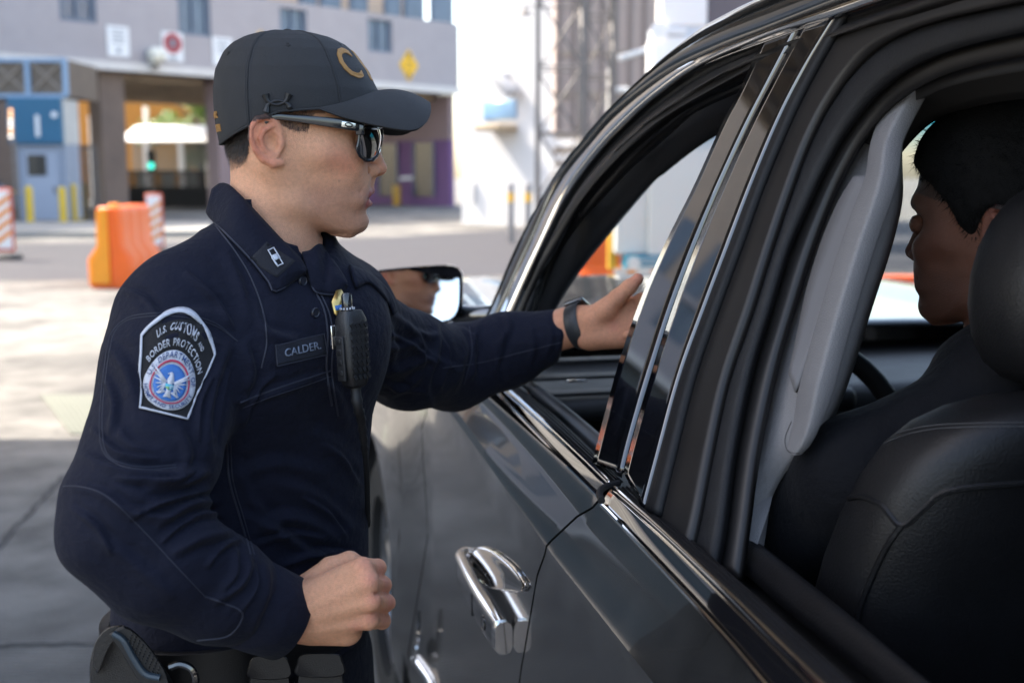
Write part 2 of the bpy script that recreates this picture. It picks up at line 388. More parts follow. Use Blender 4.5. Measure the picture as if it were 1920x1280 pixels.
fsign(200, 50, 241, 107, 'white lettered sign on the grey fascia, leftmost above the booth', 'text')
fsign(303, 61, 342, 116, 'white sign with a red prohibition ring on the grey fascia', 'ring')
fsign(398, 71, 434, 124, 'white lettered sign on the grey fascia beside the cap', 'text')
def diamond(cx, cy, r, label):
    p = FC(cx, cy); rr = (FC(cx, cy-r).z - FC(cx, cy+r).z)/2; o = p + FN*.05
    t = thing('diamond_sign', label, 'sign', o, 'yellow diamond signs on the fascia')
    def dm(mb, c, s_, th): return mb.prism([c+UPZ*s_, c-FU*s_*.78, c-UPZ*s_, c+FU*s_*.78], FB*th)
    dm(MB(), o, rr, .05).build('sign_panel', MYE, t, smooth=False)
    k = MB(); dm(k, o+FN*.012+UPZ*rr*.62, rr*.2, .01); dm(k, o+FN*.012-UPZ*rr*.62, rr*.2, .01); k.build('black_marker', MBK, t, smooth=False)
    k = MB()
    for i in range(2): k.box(o+FN*.012+UPZ*rr*(.16-.3*i), (rr*.6, .01, rr*.1), axes=(-FU, FB, UPZ))
    k.build('printed_lines', M('sign_brown_ink', (.35, .2, .03), .6, var=.05), t, smooth=False)
diamond(766, 123, 30, 'yellow diamond sign on the grey fascia right of the cap visor')
diamond(488, 82, 24, 'yellow diamond sign mostly hidden behind the officer cap')
# flood lamps / cameras on the fascia
def flood(px, py, s_, label):
    p = FC(px, py, .4); t = thing('flood_lamp', label, 'lamp', p)
    MB().lathe(p, [(.02, -.3*s_), (.3*s_, -.28*s_), (.36*s_, 0), (.3*s_, .22*s_), (.1*s_, .3*s_)], 20, axis=(FU*.9-UPZ*.2)).build('lamp_housing', M('lamp_cream', (.7, .68, .58), .5, var=.05), t)
    MB().cyl(p-UPZ*.02, p-UPZ*.45*s_, .07*s_).box(p-UPZ*.48*s_+FB*.2, (.2*s_, .5, .08*s_), axes=(FU, FB, UPZ)).build('bracket', MST, t)
flood(292, 105, 1.0, 'cream bullet camera housing on the fascia ledge')

# ---- inspection booth with number 1
by = G(75, 421).y
MBB = M('booth_blue', (.010, .11, .21), .5, var=.06, vs=2); MBG = M('booth_grey_blue', (.25, .30, .38), .55, var=.06, vs=2); MDR = M('door_paint', (.30, .35, .44), .5, var=.05, vs=2)
MLAT = M('lattice_brown', (.15, .12, .095), .8, var=.2, vs=2)
bx0, bx1 = P(33, 300, by).x, P(122, 300, by).x; zB1, zB2, zB3 = P(70, 270, by).z, P(70, 185, by).z, P(70, 110, by).z
bo = thing('inspection_booth', 'small booth with blue numbered top and grey door under the building', 'booth', ((bx0+bx1)/2, by, .15))
wd = bx1-bx0; cxb = (bx0+bx1)/2
MB().box((cxb, by+.65, (zB1+.15)/2), (wd, 1.3, zB1-.15)).build('cabin', MBG, bo, smooth=False)
MB().box((cxb+.05, by+.7, (zB1+zB2)/2+.01), (wd-.1, 1.4, zB2-zB1)).build('upper_cabin', M('cabin_pale', (.46, .47, .46), .6, var=.15, vs=1.5), bo, smooth=False); MB().box((cxb-.06, by-.13, (zB1+zB2)/2+.01), (wd+.16, .22, zB2-zB1)).build('number_panel', MBB, bo, smooth=False)
nv, nf = text_geo('1', .95, .02, .01); MB().add([(cxb+.05+v.x, by-.27-v.z, (zB1+zB2)/2-.2+v.y) for v in nv], nf).build('number', MSG, bo, smooth=False)
MB().lathe((cxb+.62, by-.27, (zB1+zB2)/2+.2), [(.1, 0), (.1, .02)], 14, axis=(0, -1, 0)).build('round_plate', MSG, bo)
dx0, dx1 = P(44, 300, by).x, P(108, 300, by).x
d_ = MB().box(((dx0+dx1)/2, by-.03, .15+1.15), (dx1-dx0, .06, 2.3)).build('door', MDR, bo, smooth=False)
MB().box(((dx0+dx1)/2-.1, by-.07, 1.95), (.62, .03, .68)).build('window', MDK, d_, smooth=False)
MB().box((dx1-.12, by-.09, 1.15), (.05, .06, .22), bev=.01).build('handle', MST, d_)
fr = MB()
for x in (dx0-.06, dx1+.06): fr.box((x, by-.05, 1.3), (.09, .1, 2.36))
fr.box(((dx0+dx1)/2, by-.05, 2.53), (dx1-dx0+.21, .1, .1)); fr.build('door_frame', MBG, bo, smooth=False)
# brown louvre vents above the booth, blue frame
vt = thing('lattice_vent_box', 'brown cross-lattice louvre box with blue frame above the booth', 'vent', (cxb, by+.5, zB2))
xl, xr = P(-90, 150, by).x, P(122, 150, by).x
MB().box(((xl+xr)/2, by+1.6, (zB2+zB3)/2+.05), (xr-xl-.1, 3.0, zB3-zB2-.1)).build('louvre_box', MLAT, vt, smooth=False)
fr = MB(); nb = 3
for i in range(nb+1): fr.box((xl+(xr-xl)*i/nb, by+.04, (zB2+zB3)/2+.05), (.14, .14, zB3-zB2-.08))
for zz in (zB2+.09, zB3-.05): fr.box(((xl+xr)/2, by+.03, zz), (xr-xl, .1, .12))
fr.build('frame', M('vent_frame_blue', (.24, .36, .50), .6, var=.06), vt, smooth=False)
fr = MB()
for i in range(nb):
    c = Vector((xl+(xr-xl)*(i+.5)/nb, by+.06, (zB2+zB3)/2+.05)); hw, hh = (xr-xl)/nb/2-.1, (zB3-zB2)/2-.15
    for sg in (-1, 1): fr.tube([c+Vector((-hw, 0, -hh*sg)), c+Vector((hw, 0, hh*sg))], .05, 6)
fr.build('cross_lattice', M('lattice_light', (.26, .22, .18), .8, var=.1), vt, smooth=False)
# light strip on a pole left of the booth
MLMP = M('lit_lamp_warm', (.9, .6, .35), .4, var=0, emit=((1, .50, .22), .7)); MLMW = M('lit_lamp_white', (.9, .9, .9), .4, var=0, emit=((1, .9, .8), .7)); MLMG = M('lit_lamp_teal', (.1, .8, .7), .4, var=0, emit=((.03, .8, .62), .5))
p = P(20, 232, by-1.2); sl = thing('signal_lamp_column', 'column of small lit lamps at the left edge of the blue booth', 'signal lamps', (p.x, p.y, 0))
MB().cyl((p.x, p.y+.1, 0), (p.x, p.y+.1, P(20, 200, p.y).z), .06).build('pole', MST, sl)
for i in range(6):
    q = P(20, 208+9.5*i, p.y); MB().lathe(q, [(.055, .0), (.045, .03), (.001, .045)], 14, axis=(0, -1, 0)).build('lamp', MLMP if i in (0, 1, 4) else MLMW, sl)
p = P(283, 311, A.y-4.5); sl = thing('traffic_light', 'small traffic light showing a teal green lamp under the building', 'traffic light', (p.x, p.y, 0))
MB().cyl((p.x, p.y+.15, 0), (p.x, p.y+.15, p.z), .06).build('pole', MST, sl); MB().box((p.x, p.y+.1, p.z+.25), (.36, .2, 1.0), bev=.03).build('signal_housing', MBK, sl)
MB().lathe(p, [(.15, .0), (.12, .05), (.001, .08)], 18, axis=(0, -1, 0)).build('green_lamp', MLMG, sl)
# bar gate between the booth and the column
gx0, gx1 = P(128, 380, by+2).x, P(186, 380, by+2).x; k = MB()
for i in range(13): k.box((gx0+(gx1-gx0)*i/12, by+2, 1.3), (.05, .05, 2.6))
k.box(((gx0+gx1)/2, by+2.04, 2.6), (gx1-gx0, .06, .1)).box(((gx0+gx1)/2, by+2.04, .4), (gx1-gx0, .06, .1)); tag(k.build('bar_gate', MST, smooth=False, loc=((gx0+gx1)/2, by+2, 0)), 'grey barred gate between the blue booth and the brown column', 'gate')
# ---- yellow bollards
MYB = M('bollard_yellow', (.62, .42, .03), .55, var=.12, vs=3)
def bollard(px, base, top, label, r=.11):
    g_ = G(px, base); h = P(px, top, g_.y).z
    o = MB().lathe(g_, [(r, 0), (r, h-.1), (r*.93, h-.04), (r*.6, h), (.01, h+.01)], 18).build('bollard', MYB, loc=tuple(g_))
    return tag(o, label, 'bollard', 'yellow bollards by the booth')
bollard(58, 425, 349, 'yellow bollard standing in front of the booth door'); bollard(120, 425, 351, 'yellow bollard at the right corner of the booth')
bollard(141, 420, 345, 'slim yellow bollard just right of the booth, nearer one', .09); bollard(163, 416, 343, 'yellow bollard between booth and orange barrier', .13)
bollard(153, 417, 344, 'shorter yellow bollard standing between two others right of booth', .07)
# ---- orange water barrier
def orange_mat(name, c, tr=.35):
    m = M(name, c, .42, var=.08, vs=3); b = m.node_tree.nodes['Principled BSDF']; b.inputs['Subsurface Weight'].default_value = tr
    b.inputs['Subsurface Radius'].default_value = (1, .3, .05); b.inputs['Subsurface Scale'].default_value = .12; return m
MOR = orange_mat('barrier_orange', (.80, .125, .008), .25); MOY = orange_mat('barrier_cap_sunlit_end', (.85, .30, .015), .3)  # yellower orange: filler cap, and end face with sunlight painted in
def barrier(px, base, label, yaw, L_=1.7, h=1.16, w=.62):
    g_ = G(px, base); t = thing('water_barrier', label, 'barrier', g_, 'orange plastic water barriers')
    U = Vector((sin(yaw), cos(yaw), 0)); V = Vector((cos(yaw), -sin(yaw), 0))
    sec = [(.42, 0), (.5, .05), (.5, .36), (.29, .52), (.27, .90), (.25, .97), (.2, 1.0)]
    sec = [(x*w, z*h) for x, z in sec]; prof = sec + [(-x, z) for x, z in reversed(sec)]
    rings = []
    for s_, k in ((0, .9), (.03, 1), (L_*.2, 1), (L_*.25, .9), (L_*.3, .9), (L_*.35, 1), (L_*.5, 1), (L_*.55, .9), (L_*.6, .9), (L_*.65, 1), (L_*.8, 1), (L_*.85, .9), (L_*.9, .9), (L_-.03, 1), (L_, .9)):
        rings.append([g_ + U*s_ + V*(x*k) + Vector((0, 0, z*(.985 if k < 1 and s_ in (0, L_) else 1))) for x, z in prof])
    o = MB().loft(rings).build('barrier_shell', MOR, t, angle=50)
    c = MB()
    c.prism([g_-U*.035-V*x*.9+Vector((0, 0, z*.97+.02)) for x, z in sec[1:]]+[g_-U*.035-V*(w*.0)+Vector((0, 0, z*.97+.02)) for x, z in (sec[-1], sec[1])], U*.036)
    c.build('sunlit_end_half', MOY, t, angle=20)  # yellow left half paints sunlight onto the end face
    MB().lathe(g_+U*.35+Vector((0, 0, h-.005)), [(.07, 0), (.07, .04), (.05, .05)], 16).build('filler_cap', MOY, t)
    return t
barrier(208, 541, 'glowing orange plastic water barrier standing on the pale concrete', rad(-3))
# ---- striped vertical panels
MWH = M('reflective_white', (.75, .74, .72), .5, var=.06, vs=4); MST_O = M('stripe_orange', (.75, .26, .04), .5, var=.08); MREDO = M('panel_edge_red', (.6, .1, .05), .5, var=.08)
def vpanel(px, base, top, wpx, label, ph=0):
    g_ = G(px, base); y = g_.y; h = P(px, top, y).z; w = wpx*y/FPX
    t = thing('striped_channelizer', label, 'traffic panel', g_, 'striped lane channelizers')
    MB().box((g_.x, y, h*.55), (w, .05, h*.88), bev=.02).build('panel', MREDO, t)
    MB().box((g_.x, y, .05), (w*1.3, .45, .1), bev=.03).build('base', MBK, t)
    MB().box((g_.x, y-.03, h*.56), (w*.78, .012, h*.80)).build('white_sheet', MWH, t, smooth=False)
    st = MB(); n = 5; hh = h*.80; z0 = h*.16
    for i in range(n):
        zb_ = z0+hh*i/n+ph*hh/n; dz = hh/n*.5
        z1, z2 = zb_, zb_+w*.55
        if z2+dz > z0+hh: continue
        st.prism([(g_.x-w*.38, y-.042, z1), (g_.x+w*.38, y-.042, z2), (g_.x+w*.38, y-.042, z2+dz), (g_.x-w*.38, y-.042, z1+dz)], (0, .008, 0))
    st.build('orange_stripes', MST_O, t, smooth=False)
vpanel(293, 476, 362, 32, 'white panel with orange diagonal stripes beside the water barrier')
vpanel(12, 487, 352, 36, 'red edged striped panel cut by the left picture edge', .3)
# ---- things seen under the building
MWP = M('white_paint', (.78, .78, .76), .5, var=.04); MOW = M('orange_wall_paint', (.40, .18, .03), .7, var=.1, vs=.5)
yy = A.y + 16
ow0, ow1 = P(130, 300, yy), P(560, 300, yy)
tag(MB().box(((ow0.x+ow1.x)/2, yy+1, 3.6), (ow1.x-ow0.x, .6, 7.2)).build('orange_wall', MOW, smooth=False, loc=((ow0.x+ow1.x)/2, yy+1, 0)), 'orange painted wall behind the white tent roof', 'wall')
ty = A.y + 8
t0, t1 = P(240, 265, ty), P(412, 265, ty); zr0, zr1 = P(300, 266, ty).z, P(300, 236, ty).z
tn = thing('white_shelter', 'white peaked shelter roof on white posts under the building', 'shelter', ((t0.x+t1.x)/2, ty, 0))
cx = (t0.x+t1.x)/2; w = t1.x-t0.x
MB().loft([[(cx-w/2, ty-2, zr0), (cx+w/2, ty-2, zr0), (cx+w/2, ty+3, zr0), (cx-w/2, ty+3, zr0)], [(cx-w*.36, ty-.5, zr1), (cx+w*.48, ty-.5, zr1), (cx+w*.48, ty+2, zr1), (cx-w*.36, ty+2, zr1)]]).build('roof', MWP, tn, smooth=False)
for q in (275, 340, 398): x = P(q, 300, ty-1.8).x; MB().box((x, ty-1.8, zr0/2), (.28, .28, zr0)).build('post', MWP, tn, smooth=False)
for q in (273, 388):
    p = P(q, 200, ty+3.5); tag(MB().cyl((p.x, p.y, 0), (p.x, p.y, p.z), .16).build('white_post', MWP, loc=(p.x, p.y, 0)), 'tall white post %s the shelter roof' % ('left of centre above' if q < 300 else 'at the right end of'), 'post')
lp = P(169, 225, ty-4); lt = thing('street_lamp', 'white street lamp with slanted head against the orange wall', 'street lamp', (lp.x, lp.y, 0))
MB().tube([(lp.x, lp.y, 0), (lp.x, lp.y, lp.z)], [.14, .1]).build('pole', MWP, lt); MB().box((lp.x+.5, lp.y, lp.z+.25), (1.2, .3, .35), axes=(Vector((.9, 0, .43)), Vector((0, 1, 0)), Vector((-.43, 0, .9))), bev=.05).build('lamp_head', MWP, lt)
# black railing gate
fy = A.y - 3
f0, f1 = P(238, 380, fy), P(415, 380, fy); fh = P(300, 322, fy).z
rl = thing('black_railing', 'black barred gate under the building behind the officer', 'railing', ((f0.x+f1.x)/2, fy, 0))
k = MB(); nb = 46
for i in range(nb+1): x = f0.x+(f1.x-f0.x)*i/nb; k.box((x, fy, fh/2), (.06, .06, fh))
k.build('bars', MBK, rl, smooth=False); MB().box(((f0.x+f1.x)/2, fy-.05, fh), (f1.x-f0.x, .12, .12)).box(((f0.x+f1.x)/2, fy+.08, fh*.3), (f1.x-f0.x, .06, fh*.55)).build('rails', M('rail_dark', (.05, .045, .045), .6, var=.3, vs=2), rl, smooth=False)
# tall pale bars fence right above it
k = MB(); fy2 = ty+1; 
for i in range(40): x = P(250, 300, fy2).x+(P(415, 300, fy2).x-P(250, 300, fy2).x)*i/39; k.box((x, fy2, 1.9), (.07, .05, 3.8))
tag(k.build('bar_fence', M('fence_grey', (.25, .27, .26), .6, var=.15), smooth=False, loc=(P(330, 300, fy2).x, fy2, 0)), 'grey bar fence behind the white shelter', 'fence')
# a far tree behind
def tree(px, base_y, ztop, rx, label, nleaf=5000):
    p = P(px, 300, base_y); t = thing('tree', label, 'tree', (p.x, p.y, 0), 'green trees beyond the lanes')
    tr_ = MB(); tr_.tube([(p.x, p.y, 0), (p.x+.1, p.y, ztop*.3), (p.x, p.y, ztop*.7)], [.28, .2, .06], 8)
    for i in range(7):
        an = i*2.4; z = ztop*(.35+.05*i); tr_.tube([(p.x, p.y, z), (p.x+cos(an)*rx*.6, p.y+sin(an)*rx*.6, z+ztop*.2)], [.1, .03], 6)
    tr_.build('trunk', M('bark', (.09, .065, .045), .9, var=.3, vs=4), t)
    cl = [Vector((p.x, p.y, ztop*.68)) + Vector((random.gauss(0, rx*.45), random.gauss(0, rx*.45), random.gauss(0, ztop*.13))) for _ in range(26)]
    k = MB()
    for i in range(nleaf):
        c = random.choice(cl); d = Vector((random.gauss(0, 1), random.gauss(0, 1), random.gauss(0, 1))).normalized()*rx*.32*random.random()**.4
        q = c+d; a_ = Vector((random.gauss(0, 1), random.gauss(0, 1), random.gauss(0, 1))).normalized()*.2; b_ = a_.orthogonal().normalized()*.1
        k.add([q-a_, q+b_, q+a_, q-b_], [(0, 1, 2, 3)])
    k.build('crown', M('leaves', (.13, .22, .04), .6, var=.45, vs=1.2), t, smooth=False)
tree(375, A.y+10.5, 8.6, 3.0, 'bright green tree behind the white shelter roof'); tree(60, A.y+26, 9, 4, 'green tree far behind the blue booth')
# bright gap things right of the face: white van shape, barrier arm
va = P(718, 330, A.y+22)
vn = thing('white_van', 'white van parked beyond the underpass right of the face', 'van', (va.x, va.y, 0))
MB().loft([[(va.x+x, va.y+y_, z) for y_ in (-1, 1) for z in ((.5, zz) if y_ < 0 else (zz, .5))] for x, zz in ((-2.6, 1.3), (-2.2, 2.0), (-1.4, 2.7), (2.4, 2.8), (2.6, 2.6))]).build('body', MWP, vn, smooth=False)
MB().box((va.x-1.2, va.y-1.02, 2.05), (1.1, .04, .7), bev=.01).build('window', MDK, vn)
for dx in (-1.7, 1.6): MB().lathe((va.x+dx, va.y-1.03, .36), [(.2, -.05), (.36, -.03), (.36, .2)], 20, axis=(0, 1, 0)).build('wheel', MBK, vn)
ba = P(750, 335, A.y+2); bb = P(830, 332, A.y+2)
bt = thing('barrier_gate', 'white boom gate arm lowered in front of the purple wall', 'boom gate', (ba.x, ba.y, 0))
MB().box((ba.x-.2, ba.y, .55), (.4, .4, 1.1), bev=.03).build('gate_housing', M('gate_ochre', (.45, .25, .03), .5), bt); MB().tube([ba, bb], .1, 8).build('boom', MWP, bt)
# ---- white building on the right
wy = A.y-22
MWB = M('white_render', (.66, .655, .65), .8, var=.03, vs=.5)
WN = Vector((-.62, -.78, 0)).normalized(); WU = Vector((-WN.y, WN.x, 0))     # WU runs right and away... 
wo = P(866, 390, wy); wo.z = 0
if WU.x < 0: WU = -WU
def WC(px, py, off=0): return PL(px, py, wo + WN*off, WN)
wl_ = (WC(1120, 300)-WC(866, 300)).length
wb = thing('white_building', 'tall sunlit plain white building right of the underpass', 'building', wo)
MB().prism([wo, wo+WU*wl_, wo+WU*wl_-WN*8, wo-WN*8], (0, 0, 19)).build('wall', MWB, wb, smooth=False)
def wbox(x0, y0, x1, y1, off, th, name, mat):
    p0, p1 = WC(x0, y0), WC(x1, y1); c = (p0+p1)/2 + WN*off
    return MB().box(c, (abs((p1-p0).dot(WU)), th, abs(p0.z-p1.z)), axes=(WU, WN, UPZ), bev=.05)
f = wbox(908, 190, 970, 224, .05, .1, '', 0).build('window', M('pane_sky_reflection', (.25, .42, .62), .15, var=.3, vs=.5), wb)  # mirrored sky painted into the pane's blue
wbox(925, 236, 972, 246, .5, 1.0, '', 0).build('door_hood', M('hood_brown', (.42, .33, .22), .7), wb)
wbox(888, 340, 893, 382, .05, .1, '', 0).build('downpipe', M('pipe_grey', (.5, .5, .5), .5), wb)
p = WC(948, 160, .5); tl = thing('wall_lamp', 'grey floodlight bracket high on the white building', 'lamp', p)
MB().box(p, (.9, .5, .35), axes=((WU+UPZ*-.9).normalized(), WN, (UPZ+WU*.9).normalized()), bev=.06).build('lamp_housing', M('lamp_grey', (.42, .42, .43), .5), tl)
MB().box(p+UPZ*.3-WU*.35-WN*.2, (.5, .5, .2), axes=(WU, WN, UPZ), bev=.04).build('bracket', M('lamp_grey', (.4, .4, .4), .5), tl)
p = P(984, 25, 24); tl = thing('pendant_lamp', 'small dark conical lamp beside the lattice tower', 'lamp', p)
MB().lathe(p, [(.16, -.03), (.14, .0), (.03, .06), (.02, .14)], 18).build('lamp_shade', MST, tl); MB().tube([p+UPZ*.13, p+UPZ*.16+Vector((.4, 0, 0))], .02, 6).build('arm', MST, tl)
# ---- steel bollards with yellow band
MSTE = M('steel_grey', (.22, .21, .21), .45, metal=.4, var=.15, vs=3); MBAND = M('band_yellow', (.72, .40, .03), .5)
for px, lab in ((958, 'grey steel post with yellow band, left of a pair by the car'), (990, 'grey steel post with yellow band, right of a pair by the car')):
    g_ = G(px, 455); h = P(px, 343, g_.y).z; t = thing('steel_bollard', lab, 'bollard', g_, 'grey banded posts')
    MB().lathe(g_, [(.085, 0), (.085, h-.05), (.05, h), (.01, h)], 16).build('post', MSTE, t); z = P(px, 370, g_.y).z
    MB().lathe(g_+UPZ*z, [(.09, -.11), (.09, .11)], 16).build('yellow_band', MBAND, t)
# ---- lattice towers and the brown shed behind them
sy = 23.0
MSH = M('brown_sheet_cladding', (.52, .42, .37), .7, var=.1, vs=.7)
sh0, sh1 = P(1040, 300, sy+4).x, P(1250, 300, sy+4).x
shed = thing('clad_shed', 'brown sheet clad shed wall behind the lattice tower', 'shed', ((sh0+sh1)/2, sy+4, 0))
zs = P(1100, 245, sy+4).z
k = MB().box(((sh0+sh1)/2+2, sy+5, zs+4), (sh1-sh0+4, 1.5, 8)); k.build('cladding', MSH, shed, smooth=False)
k = MB()
for i in range(9): k.box((sh0+.1+(sh1-sh0)*i/8, sy+4.2, zs+4), (.1, .1, 8))
k.build('vertical_ribs', M('rib_brown', (.22, .17, .15), .7), shed, smooth=False)
k = MB()
for i in range(14):
    z = .6+i*.32; k.box(((sh0+sh1)/2+2, sy+4.3+.1*(i % 3), z), (sh1-sh0+4, .2, .12+.06*(i % 2)))
k.build('stacked_timbers', M('timber_brown', (.42, .33, .26), .8, var=.4, vs=1.5), shed, smooth=False)
def tower(xa, xb, y, d, label, bays=7, h=8.4):
    x0, x1 = P(xa, 300, y).x, P(xb, 300, y).x; t = thing('lattice_tower', label, 'lattice tower', ((x0+x1)/2, y+d/2, 0), 'steel lattice towers')
    cs = [(x0, y), (x1, y), (x1, y+d), (x0, y+d)]
    k = MB()
    for x, yy_ in cs: k.box((x, yy_, h/2), (.075, .075, h))
    k.build('legs', MST, t, smooth=False)
    k = MB(); hb = h/bays
    for i in range(bays):
        for j in range(4):
            (xa_, ya_), (xb_, yb_) = cs[j], cs[(j+1) % 4]; z0, z1 = i*hb, (i+1)*hb
            if (i+j) % 2: z0, z1 = z1, z0
            k.tube([(xa_, ya_, z0), (xb_, yb_, z1)], .022, 6); k.tube([(xa_, ya_, (i+1)*hb), (xb_, yb_, (i+1)*hb)], .022, 6)
    k.build('bracing', MST, t, smooth=False)
tower(1009, 1092, sy-1.5, 1.0, 'slender dark steel lattice tower right of the white building')
tower(1096, 1150, sy+.5, .9, 'second steel lattice tower, behind the windscreen pillar')
p = G(1141, 470); k = thing('white_pipe_post', 'white pipe post with short side arm near the lattice towers', 'post', p)
zt_ = P(1141, 0, p.y).z
MB().cyl(p, (p.x, p.y, P(1141, 130, p.y).z), .07).build('lower_pipe', MWP, k); MB().cyl((p.x, p.y, P(1141, 130, p.y).z), (p.x, p.y, zt_+1), .055).build('upper_pipe', MSTE, k)
q = P(1178, 169, p.y); MB().tube([P(1141, 169, p.y), q], .06, 10).build('side_arm', MWP, k)
q0, q1 = P(1160, 110, p.y-.5), P(1220, 92, p.y-.5); tag(MB().tube([q0, q1], .06, 10).build('light_tube', MWP, loc=tuple(q0)), 'white fluorescent tube lamp hanging before the brown shed', 'lamp')
# ---- white primary booth with blue bands seen past / through the windscreen
MPB = M('booth_white_panel', (.80, .80, .80), .5, var=.03, vs=1); MTE = M('booth_teal_band', (.02, .27, .42), .5, var=.06); MGB = M('booth_pale_band', (.55, .60, .66), .5)
ky = 13.0
kx0, kx1 = P(1222, 100, ky).x, P(1560, 100, ky).x; cxk = (kx0+kx1)/2
kb = thing('primary_booth', 'white lane booth with pale blue stripe and round seal beyond the car', 'booth', (cxk, ky, 0))
z0, z1, z2 = P(1240, 138, ky).z, P(1240, 68, ky).z, P(1240, 50, ky).z
MB().box((cxk, ky+.25, P(1240, 480, ky).z+(z1-P(1240, 480, ky).z)/2), (kx1-kx0, (.5), z1-P(1240, 480, ky).z), bev=.03).build('panel', MPB, kb)
MB().box((cxk, ky+.25, (z1+z2)/2), (kx1-kx0-.03, .46, z2-z1)).build('pale_band', MGB, kb, smooth=False)
ux0, ux1 = P(1240, 20, ky).x, P(1327, 20, ky).x
MB().box(((ux0+ux1)/2, ky+.25, z2+.9), (ux1-ux0, (.5), 1.8), bev=.03).build('upper_panel', MPB, kb)
MB().box(((ux1+kx1)/2+.02, ky+.3, z2+.9), (kx1-ux1, .4, 1.8)).build('dark_upper_side', M('booth_dark', (.12, .10, .11), .6), kb, smooth=False)
MB().lathe((P(1235, 61, ky).x, ky-.03, (z1+z2)/2), [(.095, 0), (.095, .03)], 24, axis=(0, -1, 0)).build('round_seal', MPB, kb)
k = MB().box((P(1265, 62, ky).x, ky-.02, (z1+z2)/2), (.25, .03, .05)); k.build('printed_lines', MPB, kb, smooth=False)
zq = P(1240, 480, ky).z; zq2 = P(1240, 506, ky).z
bx = P(1172, 490, ky).x
MB().box(((bx+kx1)/2, ky+.25, (zq+zq2)/2), (kx1-bx, .56, zq-zq2)).build('teal_band', MTE, kb, smooth=False)
MB().box(((bx+kx0)/2-.05, ky+.3, (zq+P(1200, 255, ky).z)/2+.01), (kx0-bx+.1, .4, P(1200, 255, ky).z-zq), bev=.03).build('side_panel', MPB, kb)
MB().lathe((P(1188, 492, ky).x, ky-.06, (zq+zq2)/2), [(.075, 0), (.075, .02)], 24, axis=(0, -1, 0)).build('round_seal', MPB, kb)
k = MB()
for i in range(3): k.box((P(1222, 492, ky).x, ky-.045, (zq+zq2)/2+.045-.045*i), (.26-.05*(i % 2), .02, .012))
k.build('printed_lines', MPB, kb, smooth=False)
MB().box((P(1158, 330, ky).x, ky+.6, (P(1158, 330, ky).z)/2+.3), (.09, .3, P(1158, 330, ky).z-.4)).build('yellow_jamb', MBAND, kb, smooth=False)
MB().box(((bx+kx1)/2, ky+.3, zq2/2-.005), (kx1-bx-.1, .4, zq2-.01)).build('plinth', MPB, kb, smooth=False)
# orange/white barricade in front of booth, red barrier beyond
p0 = P(1160, 545, ky-1.5); bc = thing('striped_barricade', 'orange and white striped barricade before the white booth', 'barricade', (p0.x+.3, p0.y, 0))
k = MB(); kk = MB()
w_ = .62; hz = P(1200, 500, ky-1.5).z
for x in (p0.x, p0.x+w_): k.box((x, p0.y, hz/2), (.06, .06, hz))
k.build('legs', MST_O, bc, smooth=False)
MB().box((p0.x+w_/2, p0.y-.04, hz*.72), (w_+.1, .03, hz*.5)).build('board', MWH, bc, smooth=False)
for i in range(3): x = p0.x-.02+i*.24; kk.prism([(x, p0.y-.062, hz*.48), (x+.1, p0.y-.062, hz*.48), (x+.2, p0.y-.062, hz*.96), (x+.1, p0.y-.062, hz*.96)], (0, .006, 0))
kk.build('orange_stripes', MST_O, bc, smooth=False)
def jersey(px, base, y, L_, label):
    p = P(px, base, y); p.z = 0; t = MB()
    sec = [(-.3, 0), (.3, 0), (.3, .15), (.14, .4), (.09, .82), (-.09, .82), (-.14, .4), (-.3, .15)]
    t.loft([[(p.x+s_, p.y+x, z) for x, z in sec] for s_ in (0, L_)])
    return tag(t.build('jersey_barrier', MOR, smooth=False, loc=tuple(p)), label, 'barrier')
jersey(1088, 560, 15.5, 1.3, 'low red orange jersey barrier seen through the front window')
jersey(1560, 560, 9.0, 2.5, 'red orange jersey barrier beyond the windscreen beside the driver face')
# dark parked car at the left edge, by the booth
MCR = M('black_car_paint', (.02, .02, .022), .25, var=.1, coat=.6)
cp = G(-40, 412); cr_ = thing('dark_car', 'dark car with yellow bonnet strip cut by the left picture edge', 'car', cp)
def carsec(x, w, z0, z1): return [(cp.x+x, cp.y-w, z0), (cp.x+x, cp.y+w, z0), (cp.x+x, cp.y+w*.9, z1), (cp.x+x, cp.y-w*.9, z1)]
MB().loft([carsec(-2.2, .8, .4, .8), carsec(-2.1, .9, .35, .95), carsec(1.5, .9, .35, 1.0), carsec(2.3, .8, .4, .85)]).build('body', MCR, cr_, angle=60)
MB().loft([carsec(-1.9, .85, .96, 1.0), carsec(-1.4, .8, .96, 1.5), carsec(.2, .8, .96, 1.52), carsec(1.1, .85, .96, 1.0)]).build('cabin', MGL, cr_, angle=60)
MB().box((cp.x+1.7, cp.y-.3, 1.02), (.9, .5, .06), bev=.02).build('bonnet_strip', MBAND, cr_)
for dx in (-1.4, 1.4): MB().lathe((cp.x+dx, cp.y-.92, .33), [(.2, -.04), (.33, -.02), (.33, .2)], 22, axis=(0, 1, 0)).build('wheel', MBK, cr_)
